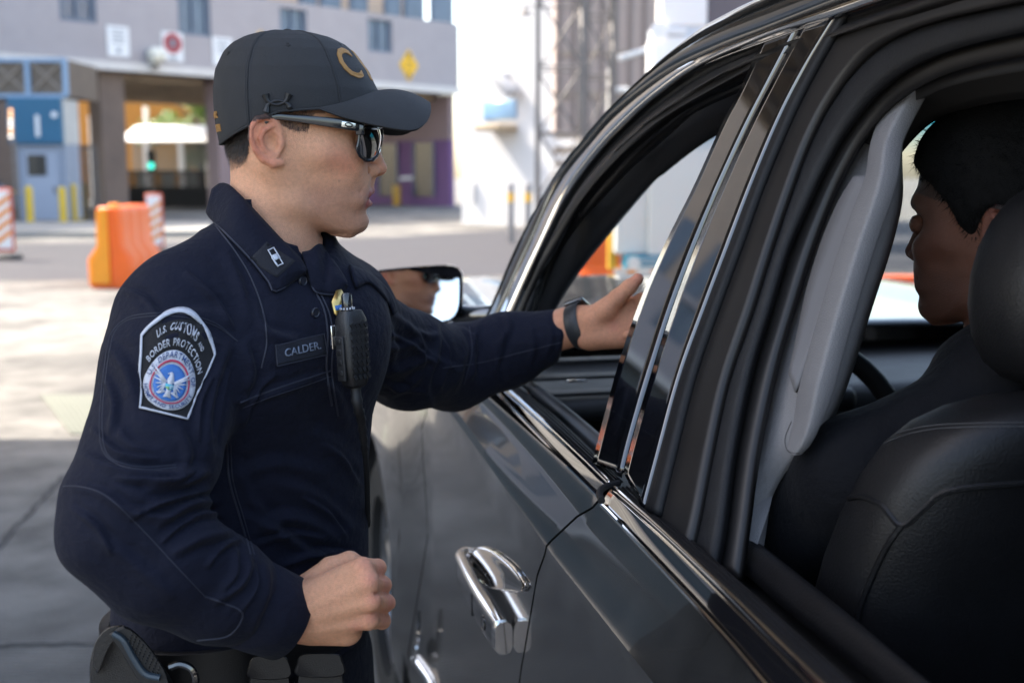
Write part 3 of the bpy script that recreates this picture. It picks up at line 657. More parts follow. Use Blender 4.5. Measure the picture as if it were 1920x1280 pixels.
# ================================================================== CAR (coordinates: a = to the right of the camera across the car, t = forward along the car, h = up)
TH = rad(13.4)
EA = Vector((cos(TH), sin(TH), 0)); ET = Vector((-sin(TH), cos(TH), 0))
AC = 1.47                                     # centre line of the car
def W(a, t, h): return EA*a + ET*t + Vector((0, 0, h))
def toath(p): p = Vector(p); return p.dot(EA), p.dot(ET), p.z
TK = .383
def gplane(px, py, off=0.0):
    """pixel -> point on the (tumblehome) side glass plane, off metres further inside"""
    o = W(.45+off, 0, 1.2); n = (EA - Vector((0, 0, TK)))
    return PL(px, py, o, n)
def gcurve(pts, off, n=70): return [gplane(x, y, off) for x, y in resample(pts, n)]
car = thing('suv', 'dark grey SUV with chrome window trim and open side windows beside the officer', 'car', W(AC, 1.6, 0))
def paint_mat(name, col, rough=.16, flake=True):
    m = M(name, col, rough, metal=.12, var=.3, vs=14, coat=.9); return m
MPT = paint_mat('car_paint_grey', (.022, .0225, .0225))
MGB_ = M('gloss_black', (.006, .006, .007), .04, var=.05, coat=1.0, spec=.8)
MCHR = M('chrome', (.78, .77, .76), .07, metal=1, var=.05, vs=20)
MRUB = M('rubber_black', (.006, .006, .007), .6, spec=.3, var=.2, vs=30, bump=.3, bs=300)
MPB2 = M('satin_black_frame', (.013, .0115, .011), .42, spec=.35, var=.12, vs=10)
MINT = M('interior_black', (.007, .007, .008), .5, var=.15, vs=20, bump=.5, bs=400)
MTRM = M('pillar_trim_grey', (.150, .144, .146), .55, var=.05, vs=12, bump=.5, bs=700)
MATR = M('a_pillar_trim', (.030, .030, .034), .6, var=.06, vs=12, bump=.5, bs=700)
MLTH = M('leather_black', (.0050, .0050, .0058), .45, spec=.3, var=.15, vs=20, bump=.35, bs=420)
MTYR = M('tyre_rubber', (.015, .015, .015), .8, var=.2, vs=10)
MRIM = M('rim_alloy', (.35, .35, .36), .3, metal=.9, var=.1)
MDRK = M('cabin_dark', (.008, .008, .009), .8, var=.1)
MSTI = M('stitch_grey', (.045, .045, .048), .7, var=.1)
def band(name, A_, B_, mats, k=5, bulge=0.0, n=70, thick=.012, parent=None, offs=None):
    """surface between two pixel curves; A_,B_ = (points, offset)"""
    a = gcurve(A_[0], A_[1], n); b = gcurve(B_[0], B_[1], n); rows = []
    nrm = (EA - Vector((0, 0, TK))).normalized()
    for i in range(n):
        rows.append([a[i].lerp(b[i], j/k) - nrm*(bulge*4*(j/k)*(1-j/k)) for j in range(k+1)])
    mb = MB().grid(rows); return mb.build(name, mats, parent or car, solid=thick)
S0 = [(880, 660), (905, 612), (930, 560), (972, 460), (1044, 334), (1101, 259), (1152, 201), (1216, 137), (1259, 97), (1313, 54), (1355, 30), (1400, 7), (1450, -15), (1540, -52), (1700, -108), (1950, -190)]
CH0 = [(905, 650), (935, 590), (985, 480), (1050, 345), (1113, 265), (1160, 213), (1256, 139), (1350, 94), (1436, 62), (1504, 36), (1582, 7), (1700, -32), (1950, -112)]
CH1 = [(925, 650), (950, 600), (1000, 490), (1060, 367), (1120, 286), (1170, 234), (1228, 183), (1312, 126), (1425, 78), (1496, 54), (1575, 31), (1669, 0), (1780, -35), (1950, -85)]
K1 = [(945, 640), (962, 600), (1012, 497), (1072, 375), (1133, 294), (1186, 241), (1245, 192), (1325, 140), (1425, 96), (1500, 72), (1578, 48), (1669, 17), (1780, -18), (1950, -68)]
K2 = [(965, 630), (978, 590), (1030, 480), (1095, 375), (1160, 297), (1215, 245), (1275, 198), (1345, 158), (1400, 133), (1440, 120)]
K3 = [(982, 620), (995, 580), (1043, 465), (1120, 358), (1180, 289), (1240, 238), (1290, 203), (1350, 173), (1385, 158), (1440, 138)]
KW = [(990, 620), (1003, 580), (1054, 460), (1152, 341), (1209, 287), (1295, 216), (1364, 180), (1400, 165), (1440, 150)]
VV = [(1030, 620), (1045, 576), (1092, 504), (1130, 456), (1164, 414), (1210, 360), (1252, 313), (1268, 300), (1353, 230), (1400, 196), (1440, 170)]
# roof rail / A pillar outside
S0in = [(x-2, y-1) for x, y in S0]
a0 = gcurve(S0, .0); rows = []
c0 = gcurve(CH0, .0)
nrm = (EA - Vector((0, 0, TK))).normalized()
for i in range(70):
    p, q = a0[i], c0[i]; w = (q-p)
    top = p + EA*.10 + Vector((0, 0, .006))
    rows.append([top, p+EA*.04+Vector((0, 0, .008)), p+EA*.012+Vector((0, 0, .004)), p] + [p+w*s-nrm*(.012*4*s*(1-s)) for s in (.15, .3)] + [p+w*.36+nrm*.004, p+w*.42-nrm*.006] + [p+w*s-nrm*(.010*4*s*(1-s)) for s in (.55, .7, .85, 1)])
MB().grid(rows).build('roof_rail', MPT, car, angle=60, solid=.008)
band('window_chrome_trim', (CH0, -.004), (CH1, -.004), MCHR, 5, .008)
band('rubber_seal', (CH1, .012), (K1, .012), MRUB, 3, .004)
band('front_door_frame', (K1, .004), (K2, .01), MPB2, 5, .006)
band('front_door_frame_lip', (K2, .022), (K3, .03), MRUB, 4, .006)
band('front_door_inner_seal', (K3, .045), (KW, .05), MPB2, 3, .004)
band('a_pillar_trim', (KW, .10), (VV, .13), MATR, 6, .02, thick=.03)
tj = [(1135, 320), (1165, 325), (1200, 320), (1262, 306)]
MB().tube([gplane(x, y, .085+.012*i) for i, (x, y) in enumerate([(1204, 292), (1222, 303), (1244, 308), (1262, 306)])], .0012, 6).build('trim_seam', MDRK, car)
# B pillar appliques (gloss black), gap, rear door frame
BL = [(1430, 70), (1425, 81), (1387, 169), (1350, 240), (1300, 350), (1249, 452), (1200, 564), (1160, 680), (1130, 790), (1110, 868)]
BG = [(1497, 48), (1492, 56), (1440, 154), (1396, 240), (1345, 350), (1300, 455), (1255, 575), (1218, 690), (1185, 800), (1162, 886)]
BG2 = [(x+7, y) for x, y in BG]
BR = [(1572, 26), (1564, 36), (1510, 124), (1462, 217), (1410, 340), (1366, 455), (1324, 565), (1275, 700), (1236, 840), (1205, 955)]
F1 = [(1588, 28), (1580, 36), (1527, 126), (1480, 219), (1428, 342), (1386, 457), (1345, 567), (1298, 702), (1262, 842), (1232, 965)]
F2 = [(1600, 60), (1580, 110), (1548, 180), (1515, 255), (1478, 350), (1440, 460), (1402, 580), (1358, 710), (1328, 845), (1303, 975)]
T1 = [(1690, 120), (1660, 150), (1625, 210), (1575, 311), (1545, 375), (1512, 460), (1478, 570), (1444, 684), (1412, 840), (1392, 985)]
band('front_door_pillar_applique', (BL, .0), (BG, .0), MGB_, 5, .0)
band('pillar_gap_seal', (BG, .014), (BG2, .014), MRUB, 2)
band('rear_door_pillar_applique', (BG2, .0), (BR, .0), MGB_, 5, .0)
band('window_channel', (BR, .002), (F1, .003), MRUB, 3, .002)
F1x = F1[::-1]+[(1669, 8), (1780, -24), (1960, -74)]
F2 = [(1284, 1050), (1303, 975), (1328, 845), (1358, 710), (1402, 580), (1440, 460), (1478, 350), (1512, 262), (1552, 186), (1604, 118), (1665, 72), (1762, 36), (1960, -8)]
T1b = [(1338, 1060), (1352, 985), (1372, 845), (1402, 700), (1440, 575), (1475, 462), (1512, 372), (1546, 300), (1584, 236), (1636, 174), (1700, 128), (1790, 92), (1960, 52)]
T1 = [(1378, 1080), (1392, 985), (1412, 840), (1444, 690), (1478, 572), (1512, 465), (1548, 372), (1578, 310), (1614, 252), (1664, 196), (1728, 156), (1810, 126), (1980, 92)]
F1x = F1x[::1]
F1s = [(1205, 1050)]+sorted(F1, key=lambda p: -p[1])+[(1669, 6), (1780, -26), (1960, -76)]
band('rear_door_frame', (F1s, .012), (F2, .016), MPB2, 6, .003, n=90)
band('rear_door_seal', (F2, .028), (T1b, .034), MRUB, 5, .005, n=90)
band('rear_door_inner_seal', (T1b, .050), ([(x+6, y+2) for x, y in T1], .060), MPB2, 5, .004, n=90)
band('rear_headliner_edge', ([(x+4, y+2) for x, y in T1[8:]], .075), ([(1640, 330), (1690, 262), (1740, 215), (1800, 190), (1870, 172), (1980, 158)], .16), M('headliner_grey', (.018, .017, .018), .9, var=.06, vs=20), 5, .01, n=40)
# ---- beltline mouldings (points at h about 1.2)
def bcurve(pts, h, n=60): return [G(x, y, h) for x, y in resample(pts, n)]
L0f = [(905, 716), (926, 733), (1012, 822), (1096, 905), (1122, 931)]
L0r = [(1128, 946), (1155, 973), (1348, 1180), (1433, 1280), (1700, 1600)]
L1f = [(925, 712), (945, 728), (1027, 800), (1088, 857), (1138, 906)]
L1r = [(1146, 917), (1241, 1001), (1365, 1120), (1442, 1197), (1527, 1280), (1850, 1600)]
L2f = [(930, 710), (951, 727), (1036, 800), (1098, 857), (1148, 905)]
L2r = [(1158, 915), (1254, 1002), (1377, 1117), (1453, 1190), (1546, 1280), (1880, 1600)]
L3f = [(940, 700), (968, 722), (1040, 780), (1108, 846), (1160, 895)]
L3r = [(1185, 912), (1228, 950), (1425, 1122), (1595, 1274), (1960, 1600)]
def belt(name, A_, ha, B_, hb, mats, k=4, bulge=.0, prof=None, n=60):
    a = bcurve(A_, ha, n); b = bcurve(B_, hb, n)
    rows = [[a[i].lerp(b[i], j/k) + Vector((0, 0, bulge*4*(j/k)*(1-j/k) + (prof[j] if prof else 0))) for j in range(k+1)] for i in range(n)]
    return MB().grid(rows).build(name, mats, car, solid=.01)
def edge_bead(name, pts, h, r): return MB().tube(bcurve(pts, h), r, 8).build(name, MCHR, car)
for sfx, l0_, l1_, l2_, l3_ in (('front', L0f, L1f, L2f, L3f), ('rear', L0r, L1r, L2r, L3r)):
    edge_bead('belt_chrome_line', l0_, 1.188, .0028)
    belt(sfx+'_belt_moulding', l0_, 1.186, l1_, 1.212, MGB_, 5, .003)
    belt(sfx+'_belt_chrome', l1_, 1.214, l2_, 1.214, MCHR, 4, .004)
    belt(sfx+'_belt_rubber', l2_, 1.211, l3_, 1.205, MRUB, 10, .0, prof=[0, .002, -.003, .002, .002, -.003, .002, .002, -.004, .001, 0])
notch = [(1128, 938), (1124, 925), (1130, 915), (1145, 909), (1160, 905)]
MB().tube([G(x, y, 1.217) for x, y in resample(notch, 14)], .0045, 8).build('shut_line_seal', MRUB, car)
# inner sills (door cards)
I0f = [(962, 712), (985, 735), (1050, 800), (1112, 862)]; I1f = [(968, 690), (989, 709), (1052, 754), (1123, 812), (1160, 845)]
I0f = [(955, 712), (975, 722), (1048, 785), (1115, 848), (1155, 890)]
belt('front_door_card_top', I0f, 1.185, I1f, 1.195, M('sill_grey', (.045, .05, .055), .4, var=.06, vs=20), 6, .012)
I0r = [(1262, 955), (1296, 979), (1442, 1116), (1612, 1261), (1960, 1560)]; I1r = [(1330, 955), (1373, 988), (1463, 1056), (1600, 1167), (1723, 1274), (2050, 1560)]
belt('rear_door_card_top', I0r, 1.175, I1r, 1.185, MLTH, 8, .02)
# ---- lower body side: lateral position as a function of height, crease that climbs forward
CRp = [(1.49, 1.095), (2.215, 1.138)]
def hcr(t): return np.interp(t, [-1.5, .2, 1.49, 2.215, 2.7, 4.2], [1.07, 1.075, 1.095, 1.133, 1.135, 1.12])
def aside(t, h, hc=None):
    hc = hcr(t) if hc is None else hc
    a = float(np.interp(h, [.18, .26, .40, .60, .90, hc-.02, hc, hc+.012, 1.17, 1.19], [.47, .425, .406, .402, .402, .399, .395, .400, .438, .444]))
    flare = np.clip((t-2.45)/.5, 0, 1); flare = flare*flare*(3-2*flare)
    a -= .055*flare*np.clip((1.2-h)/.3, 0, 1)
    rf = np.clip((.05-t)/.5, 0, 1); rf = rf*rf*(3-2*rf); a -= .04*rf*np.clip((1.15-h)/.3, 0, 1)
    nose = np.clip((t-3.7)/.8, 0, 1); a += .35*nose**3
    tail = np.clip((-.9-t)/.4, 0, 1); a += .25*tail**2
    return a
def DS(px, py):
    a = .42; p = None
    for _ in range(12):
        p = PL(px, py, W(a, 0, 0), EA); _, t, h = toath(p); a = aside(t, min(max(h, .2), 1.19))
    return toath(p)
# front shut line and B shut line from the picture
sh = [DS(x, y) for x, y in ((1126, 940), (1085, 966), (1030, 1020), (1010, 1062), (995, 1150), (972, 1280))]
sh = sorted([(q[2], q[1]) for q in sh]); sh_h = [0.3]+[q[0] for q in sh]+[1.2]; sh_t = [sh[0][1]]+[q[1] for q in sh]+[sh[-1][1]]
fe = [DS(x, y) for x, y in ((800, 770), (790, 805), (776, 900), (767, 1000), (764, 1280))]
fe = sorted([(q[2], q[1]) for q in fe]); fe_h = [0.3]+[q[0] for q in fe]+[1.2]; fe_t = [fe[0][1]]+[q[1] for q in fe]+[fe[-1][1]]
HS = list(np.linspace(.36, .52, 5)) + list(np.linspace(.58, 1.03, 12))
def panel(tlo, thi, name, m, nt=40, hmin=None, mir=False, edge=.02, parent=None):
    rows = []
    for s in np.linspace(0, 1, nt):
        row = []
        ts = None
        for k in range(26):
            tm = tlo(1.0)*(1-s)+thi(1.0)*s
            h0 = hmin(tm) if hmin else .20
            hc = hcr(tm)
            if k <= 19: h = h0 + (hc-.02-h0)*k/19
            elif k == 20: h = hc
            elif k == 21: h = hc+.012
            else: h = hc+.012 + (1.19-hc-.012)*(k-21)/4
            t = tlo(h)*(1-s)+thi(h)*s
            a = aside(t, h, hc)
            row.append(W(2*AC-a if mir else a, t, h))
        rows.append(row)
    # rolled edges at both shut lines
    for r, d in ((0, 1), (-1, -1)):
        e = [p + EA*(edge if not mir else -edge) for p in rows[r]]
        rows.insert(0, e) if r == 0 else rows.append(e)
    return MB().grid(rows).build(name, m, parent or car, angle=22)
g_ = .0035
fd = panel(lambda h: np.interp(h, sh_h, sh_t)+g_, lambda h: np.interp(h, fe_h, fe_t)-g_, 'front_door', MPT, 50)
rd = panel(lambda h: .12+g_+.0*h, lambda h: np.interp(h, sh_h, sh_t)-g_, 'rear_door', MPT, 44)
WT, WR = 3.24, .47
def arch(t): return max(.22, .40 + sqrt(max(0, WR**2-(t-WT)**2))) if abs(t-WT) < WR else .22
panel(lambda h: np.interp(h, fe_h, fe_t)+g_, lambda h: 4.45, 'front_fender', MPT, 90, arch)
WT2 = .12-.45-.35
def arch2(t): return max(.22, .40 + sqrt(max(0, WR**2-(t-WT2)**2))) if abs(t-WT2) < WR else .22
panel(lambda h: -1.3, lambda h: .12-g_, 'rear_quarter', MPT, 70, arch2)
# far side of the car
fm = panel(lambda h: 1.40+g_, lambda h: 2.6-g_, 'far_front_door', MPT, 20, mir=True); panel(lambda h: .12+g_, lambda h: 1.40-g_, 'far_rear_door', MPT, 20, mir=True)
panel(lambda h: 2.6+g_, lambda h: 4.45, 'far_front_fender', MPT, 60, arch, mir=True); panel(lambda h: -1.3, lambda h: .12-g_, 'far_rear_quarter', MPT, 50, arch2, mir=True)
# dark inner shells (door cards), sills, underbody
def boxc(a0, a1, t0, t1, h0, h1, name, m, bev=0, parent=None, mb=None):
    o = (mb or MB()).box(W((a0+a1)/2, (t0+t1)/2, (h0+h1)/2), (a1-a0, t1-t0, h1-h0), axes=(EA, ET, Vector((0, 0, 1))), bev=bev)
    return o if name is None else o.build(name, m, parent or car)
boxc(.49, .56, 1.35, 2.62, .4, 1.17, 'front_door_card', MINT); boxc(.49, .56, .12, 1.31, .4, 1.16, 'rear_door_card', MINT)
boxc(2*AC-.56, 2*AC-.49, .12, 2.62, .4, 1.17, 'far_door_cards', MINT)
boxc(.46, 2*AC-.46, -1.2, 2.7, .30, .42, 'floor', MDRK); boxc(.44, 2*AC-.44, .1, 2.75, .14, .20, 'rocker', MRUB, .03)
boxc(.5, 2*AC-.5, -1.28, -1.15, .4, 1.75, 'tailgate', MPT, .05)
# hood, nose, windscreen, roof
rows = []
for t in np.linspace(2.55, 4.5, 24):
    row = []
    for s in np.linspace(-1, 1, 21):
        al = aside(t, 1.17)+.0
        hh = 1.19 + .045*(1-s*s) - .05*max(0, (t-3.9)/.6)**2 + (.02 if abs(s) > .55 and abs(s) < .9 else 0)
        row.append(W(AC + s*(AC-al), t, hh))
    rows.append(row)
MB().grid(rows).build('hood', MPT, car, solid=.01)
rows = [[W(AC+s*(AC-aside(4.45, h)), 4.45+.08*(1-s*s)+.06*(1-abs(h-.75)), h) for s in np.linspace(-1, 1, 15)] for h in np.linspace(.4, 1.17, 10)]
MB().grid(rows).build('nose_panel', MPT, car)
sl = MB()
for i in range(7): boxc(AC-.55+i*.17, AC-.55+i*.17+.1, 4.58, 4.64, .72, .98, None, None, mb=sl)
sl.build('grille', MCHR, car, smooth=False)
for s in (-1, 1): boxc(AC+s*.78-.14, AC+s*.78+.14, 4.50, 4.6, .82, 1.0, 'headlight', M('lamp_glass', (.6, .6, .6), .1, var=.05), .03)
for s in (-1, 1): boxc(AC+s*.85-.08, AC+s*.85+.08, -1.32, -1.26, .85, 1.25, 'tail_light', M('tail_red', (.3, .01, .01), .15, var=.05), .02)
# roof skin from the rail inboard
rr = [p + EA*.095 + Vector((0, 0, .005)) for p in a0]
rows = []
def mir(p): a, t, h = toath(p); return W(2*AC-a, t, h)
iA = next(i for i, p in enumerate(rr) if toath(p)[2] > 1.78) if max(toath(p)[2] for p in rr) > 1.78 else 40
for i in range(iA, 70):
    p, q = rr[i], mir(rr[i]); rows.append([p.lerp(q, s) + Vector((0, 0, .05*4*s*(1-s)))+ET*(.12*4*s*(1-s) if i == iA else 0) for s in np.linspace(0, 1, 15)])
pl = rr[-1]; tl = toath(pl)
for t in (-.4, -.9, -1.25):
    p = W(tl[0], t, tl[2]-.02*(abs(t)-.2)); q = mir(p); rows.append([p.lerp(q, s)+Vector((0, 0, .05*4*s*(1-s))) for s in np.linspace(0, 1, 15)])
MB().grid(rows).build('roof', MPT, car, solid=.012)
MB().grid([[p+Vector((0, 0, -.05))+EA*(.03 if j == 0 else (-.03 if j == 14 else 0)) for j, p in enumerate(r)] for r in rows]).build('headliner', M('headliner_grey', (.018, .017, .018), .9, var=.06, vs=20, bump=.6, bs=500), car, solid=.01)
# near rail continues to the tail, far rail mirrored, far pillars
MB().grid([[mir(p) for p in r] for r in [[a0[i]+EA*.10+Vector((0, 0, .006)), a0[i], c0[i], c0[i]-Vector((0, 0, .05))+EA*-.02] for i in range(70)]]).build('far_roof_rail', MPT, car)
def farpillar(t0, h0, t1, h1, w0, w1, name):
    k = MB(); r = []
    for t, h, w in ((t0, h0, w0), (t1, h1, w1)):
        a = 2*AC-(.45+TK*(h-1.2)); r.append([W(a, t-w/2, h), W(a, t+w/2, h), W(a-.06, t+w/2, h), W(a-.06, t-w/2, h)])
    k.loft(r).build(name, MPB2, car, smooth=False)
farpillar(1.36, 1.18, 1.33, 1.80, .16, .14, 'far_b_pillar'); farpillar(2.55, 1.18, 1.75, 1.76, .10, .09, 'far_a_pillar'); farpillar(.05, 1.18, -.05, 1.80, .16, .14, 'far_c_pillar'); farpillar(-1.15, 1.18, -1.1, 1.8, .2, .2, 'far_d_pillar')
for nm, t in (('c_pillar', .02), ('d_pillar', -1.12)):
    k = MB(); k.loft([[W(.45+TK*(h-1.2)+da, t+dt, h) for da, dt in ((0, -.08), (0, .08), (.07, .08), (.07, -.08))] for h in (1.17, 1.81)]); k.build(nm, MPB2, car, smooth=False)
def glass_mat(name, tint, band=None, al=.0, refl=1.0):
    m = bpy.data.materials.new(name); m.use_nodes = True; N = m.node_tree.nodes; L = m.node_tree.links
    N.remove(N['Principled BSDF']); tr_ = N.new('ShaderNodeBsdfTransparent'); gl = N.new('ShaderNodeBsdfGlossy'); gl.inputs['Roughness'].default_value = .02
    fr = N.new('ShaderNodeFresnel'); fr.inputs[0].default_value = 1.45; mx = N.new('ShaderNodeMixShader')
    ml = N.new('ShaderNodeMath'); ml.operation = 'MULTIPLY'; ml.inputs[1].default_value = refl
    L.new(fr.outputs[0], ml.inputs[0]); L.new(ml.outputs[0], mx.inputs[0]); L.new(tr_.outputs[0], mx.inputs[1]); L.new(gl.outputs[0], mx.inputs[2])
    L.new(mx.outputs[0], N['Material Output'].inputs[0]); tr_.inputs[0].default_value = (*tint, 1)
    if band:
        tc = N.new('ShaderNodeTexCoord'); sp = N.new('ShaderNodeSeparateXYZ'); L.new(tc.outputs['Object'], sp.inputs[0])
        mr = N.new('ShaderNodeMapRange'); mr.inputs[1].default_value = band[0]; mr.inputs[2].default_value = band[1]; L.new(sp.outputs[2], mr.inputs[0])
        c = N.new('ShaderNodeMix'); c.data_type = 'RGBA'; c.inputs[6].default_value = (*tint, 1); c.inputs[7].default_value = (*band[2], 1)
        L.new(mr.outputs[0], c.inputs[0]); L.new(c.outputs[2], tr_.inputs[0])
    return m
MWS = glass_mat('windscreen_glass', (.93, .97, .95), (1.64, 1.70, (.01, .30, .52)), refl=.4)
wsrows = []
for s in np.linspace(0, 1, 12):
    row = []
    for u in np.linspace(-1, 1, 21):
        hw = (AC-.52)*(1-s)+(AC-.70)*s
        row.append(W(AC+u*hw, 2.75-.95*s-.10*u*u, 1.20+.58*s - .01*u*u))
    wsrows.append(row)
MB().grid(wsrows).build('windscreen', MWS, car)
MSG2 = glass_mat('tinted_glass', (.16, .18, .18), refl=1)
MB().add([W(2*AC-.455-TK*(h-1.2), t, h) for t, h in ((-1.1, 1.2), (2.45, 1.2), (1.75, 1.74), (-1.1, 1.78))], [(0, 1, 2, 3)]).build('far_side_glass', MSG2, car, smooth=False, solid=.004)
boxc(.66, 2*AC-.66, -1.34, -1.30, 1.25, 1.7, 'rear_glass', MGL)
# interior B pillar trim with grab handle
TR = [(1725, 118), (1699, 195), (1684, 262), (1680, 345), (1650, 455), (1612, 570), (1576, 690), (1550, 768), (1530, 815), (1503, 850), (1476, 876), (1456, 905), (1442, 945), (1430, 985), (1412, 1075)]
TLn = [(1655, 150), (1625, 210), (1575, 311), (1545, 375), (1512, 460), (1478, 570), (1444, 684), (1425, 775), (1412, 840), (1402, 900), (1396, 940), (1390, 985), (1376, 1075)]
def byy(pts, n=60):
    A_ = np.array(sorted(pts, key=lambda p: p[1]), float); ys = np.linspace(A_[0, 1], A_[-1, 1], n); xs_ = np.interp(ys, A_[:, 1], A_[:, 0]); k_ = np.hanning(11); k_ /= k_.sum()
    xs_ = np.convolve(np.pad(xs_, 5, mode='edge'), k_, 'valid'); return [(x, y) for x, y in zip(xs_, ys)]
q0, q1 = byy(TLn), byy(TR); rows = []
for i in range(60):
    a_, b_ = gplane(*q0[i], .085), gplane(*q1[i], .110); rows.append([a_.lerp(b_, j/10) - nrm*(.012*4*(j/10)*(1-j/10)) for j in range(11)])
trim = MB().grid(rows).build('b_pillar_trim', MTRM, car, solid=.03)
gh = [(1740, 116), (1702, 190), (1674, 265), (1664, 340), (1628, 450), (1591, 560), (1554, 670), (1522, 766), (1506, 814), (1490, 846)]
q = gcurve(gh, .085, 40)
rings = []
for i, p in enumerate(q):
    tdir = (q[min(i+1, 39)]-q[max(i-1, 0)]).normalized(); b = tdir.cross(EA).normalized(); s = i/39
    w_ = .0200+.0015*s; dpt = .014; e_ = min(1, (39.6-i)/7); w_ *= min(1, (i+1)/4)**.4*sqrt(max(.02, 1-(1-e_)**2)); dpt *= min(1, .35+.65*e_)
    lift = -.010*sin(pi*min(1, s*1.1))
    rings.append([p + EA*(lift + dpt*.9*np.sign(sin(x))*abs(sin(x))**.35) + b*(w_*np.sign(cos(x))*abs(cos(x))**.35) for x in np.linspace(0, 2*pi, 20, endpoint=False)])
MB().loft(rings).build('grab_handle', MTRM, trim, angle=50)
cap = [gplane(x, y, .052) for x, y in ((1493, 792), (1532, 788), (1522, 842), (1470, 852))]
MB().tube([gplane(x, y, .050) for x, y in resample([(1484, 790), (1472, 822), (1478, 846), (1500, 850)], 16)], .0005, 6).build('cap_seam', MDRK, trim)
# recess in the trim
band('trim_recess', ([(1600, 330), (1570, 380), (1540, 450), (1512, 540), (1495, 620), (1478, 700)], .066), ([(1640, 330), (1625, 400), (1600, 470), (1560, 560), (1525, 650), (1490, 735)], .072), M('recess_grey', (.122, .117, .120), .7, var=.05), 3, n=24, thick=.004, parent=trim)
# ---- dashboard, vents, wheel
dz = lambda px, py, t: PL(px, py, W(0, t, 0), ET)
pa = toath(dz(1060, 700, 2.10))
boxc(.52, 2*AC-.52, 2.12, 2.75, .75, 1.165, 'dashboard', MINT, .04)
boxc(.50, .80, 2.085, 2.119, .955, 1.04, 'switch_panel', MTRM, .004)
sw = MB()
bx_ = toath(dz(1080, 757, 2.07))
for i in range(3): boxc(bx_[0]-.06+.035*i, bx_[0]-.06+.035*i+.032, 2.07, 2.084, bx_[2]-.013, bx_[2]+.012, None, None, .003, mb=sw)
sw.build('switches', MINT, car)
vt_ = toath(dz(1080, 715, 2.07)); sw = MB()
for i in range(5): boxc(vt_[0]-.13, vt_[0]+.16, 2.075, 2.118, vt_[2]-.062+.032*i, vt_[2]-.056+.032*i, None, None, .002, mb=sw)
sw.build('air_vent', MINT, car); boxc(vt_[0]-.02, vt_[0]+.02, 2.06, 2.075, vt_[2]+.0, vt_[2]+.005, 'vent_tab', MCHR, .002)
boxc(.5, 1.2, 2.02, 2.12, 1.13, 1.18, 'dash_top_roll', MINT, .02)
swc = W(.86, 1.62, 1.16); sax = (ET*.93 + Vector((0, 0, -.36)) * -1 * -1).normalized(); sx = EA; sy_ = sax.cross(sx).normalized()
k = MB(); ringp = [swc + sx*(.19*cos(x)) + sy_*(.19*sin(x)) for x in np.linspace(0, 2*pi, 41)]
k.tube(ringp, .017, 12, cap=False); k.build('steering_wheel_rim', MLTH, car)
k = MB()
for an in (0, pi, -pi/2): k.tube([swc+ET*.02, swc+sx*(.185*cos(an))+sy_*(.185*sin(an))], [.03, .015], 8)
k.lathe(swc, [(.07, -.02), (.075, .01), (.05, .03)], 20, axis=-sax).build('steering_wheel_hub', MPB2, car)
MB().tube([swc, W(.86, 2.2, .95)], .035, 10).build('steering_column', MINT, car)
# ---- front seat (driver), head rest; passenger seat
def cushion(a0, a1, secs, name, m, parent, k=.0):
    """secs: (t_front, t_back, h) from bottom to top, rounded rectangle sections"""
    rings = []
    for tf, tb, h, sh_ in secs:
        r = []
        for x in np.linspace(0, 2*pi, 36, endpoint=False):
            cx_, sx_ = cos(x), sin(x); e = .45
            r.append(W((a0+a1)/2 + (a1-a0)/2*sh_*np.sign(cx_)*abs(cx_)**e, (tf+tb)/2 + (tf-tb)/2*np.sign(sx_)*abs(sx_)**.7, h))
        rings.append(r)
    return MB().loft(rings).build(name, m, parent, sub=1, angle=180)
seat_a0, seat_a1 = .56, 1.09
def seat(a0, a1, t, name, full=True):
    c = cushion(a0, a1, [(t+.62, t+.05, .62, .9), (t+.66, t+.02, .70, 1), (t+.62, t+.0, .80, .95)], name+'_cushion', MLTH, car)
    b = cushion(a0, a1, [(t+.16, t-.02, .72, .86), (t+.15, t-.06, .95, 1.0), (t+.10, t-.10, 1.15, 1.0), (t+.05, t-.12, 1.26, .97), (t+.02, t-.13, 1.34, .86), (t-.01, t-.13, 1.375, .66), (t-.04, t-.11, 1.39, .40)], name+'_back', MLTH, car)
    am = (a0+a1)/2
    am2 = am+.02; h = cushion(am2-.145, am2+.145, [(t+.0, t-.09, 1.385, .55), (t+.02, t-.12, 1.405, .88), (t+.03, t-.13, 1.47, 1.0), (t+.03, t-.13, 1.53, .92), (t+.02, t-.12, 1.58, .72), (t+.0, t-.10, 1.605, .36)], name+'_head_rest', MLTH, b)
    k = MB()
    for s in (-1, 1): k.cyl(W(am+s*.06, t-.05, 1.36), W(am+s*.06, t-.05, 1.44), .007)
    k.build('head_rest_posts', MCHR, b)
    return b
def seat_seams(b, lines, r, m):
    dg = bpy.context.evaluated_depsgraph_get(); dg.update(); t_ = BVHTree.FromObject(b, dg); o_ = Vector(car['_o'])
    for pts in lines:
        q = []
        for x, y in resample(pts, 60):
            d = ray(x, y).normalized(); h = t_.ray_cast(C0-o_, d)
            if h[0] is not None: n = h[1] if h[1].dot(d) < 0 else -h[1]; q.append(h[0]+o_+n*.0003)
        if len(q) > 3: MB().tube(q, r, 6).build('seat_piping' if r > .001 else 'seat_stitching', m, b)
sb = seat(seat_a0+.015, seat_a1, 1.02, 'driver_seat'); seat(2*AC-seat_a1, 2*AC-seat_a0, 1.02, 'passenger_seat')
seat_seams(sb, [[(1470, 1060), (1540, 975), (1600, 932), (1650, 945), (1690, 985), (1730, 955), (1780, 920), (1920, 905)], [(1690, 985), (1660, 1030), (1620, 1120), (1600, 1200)]], .0032, MLTH)
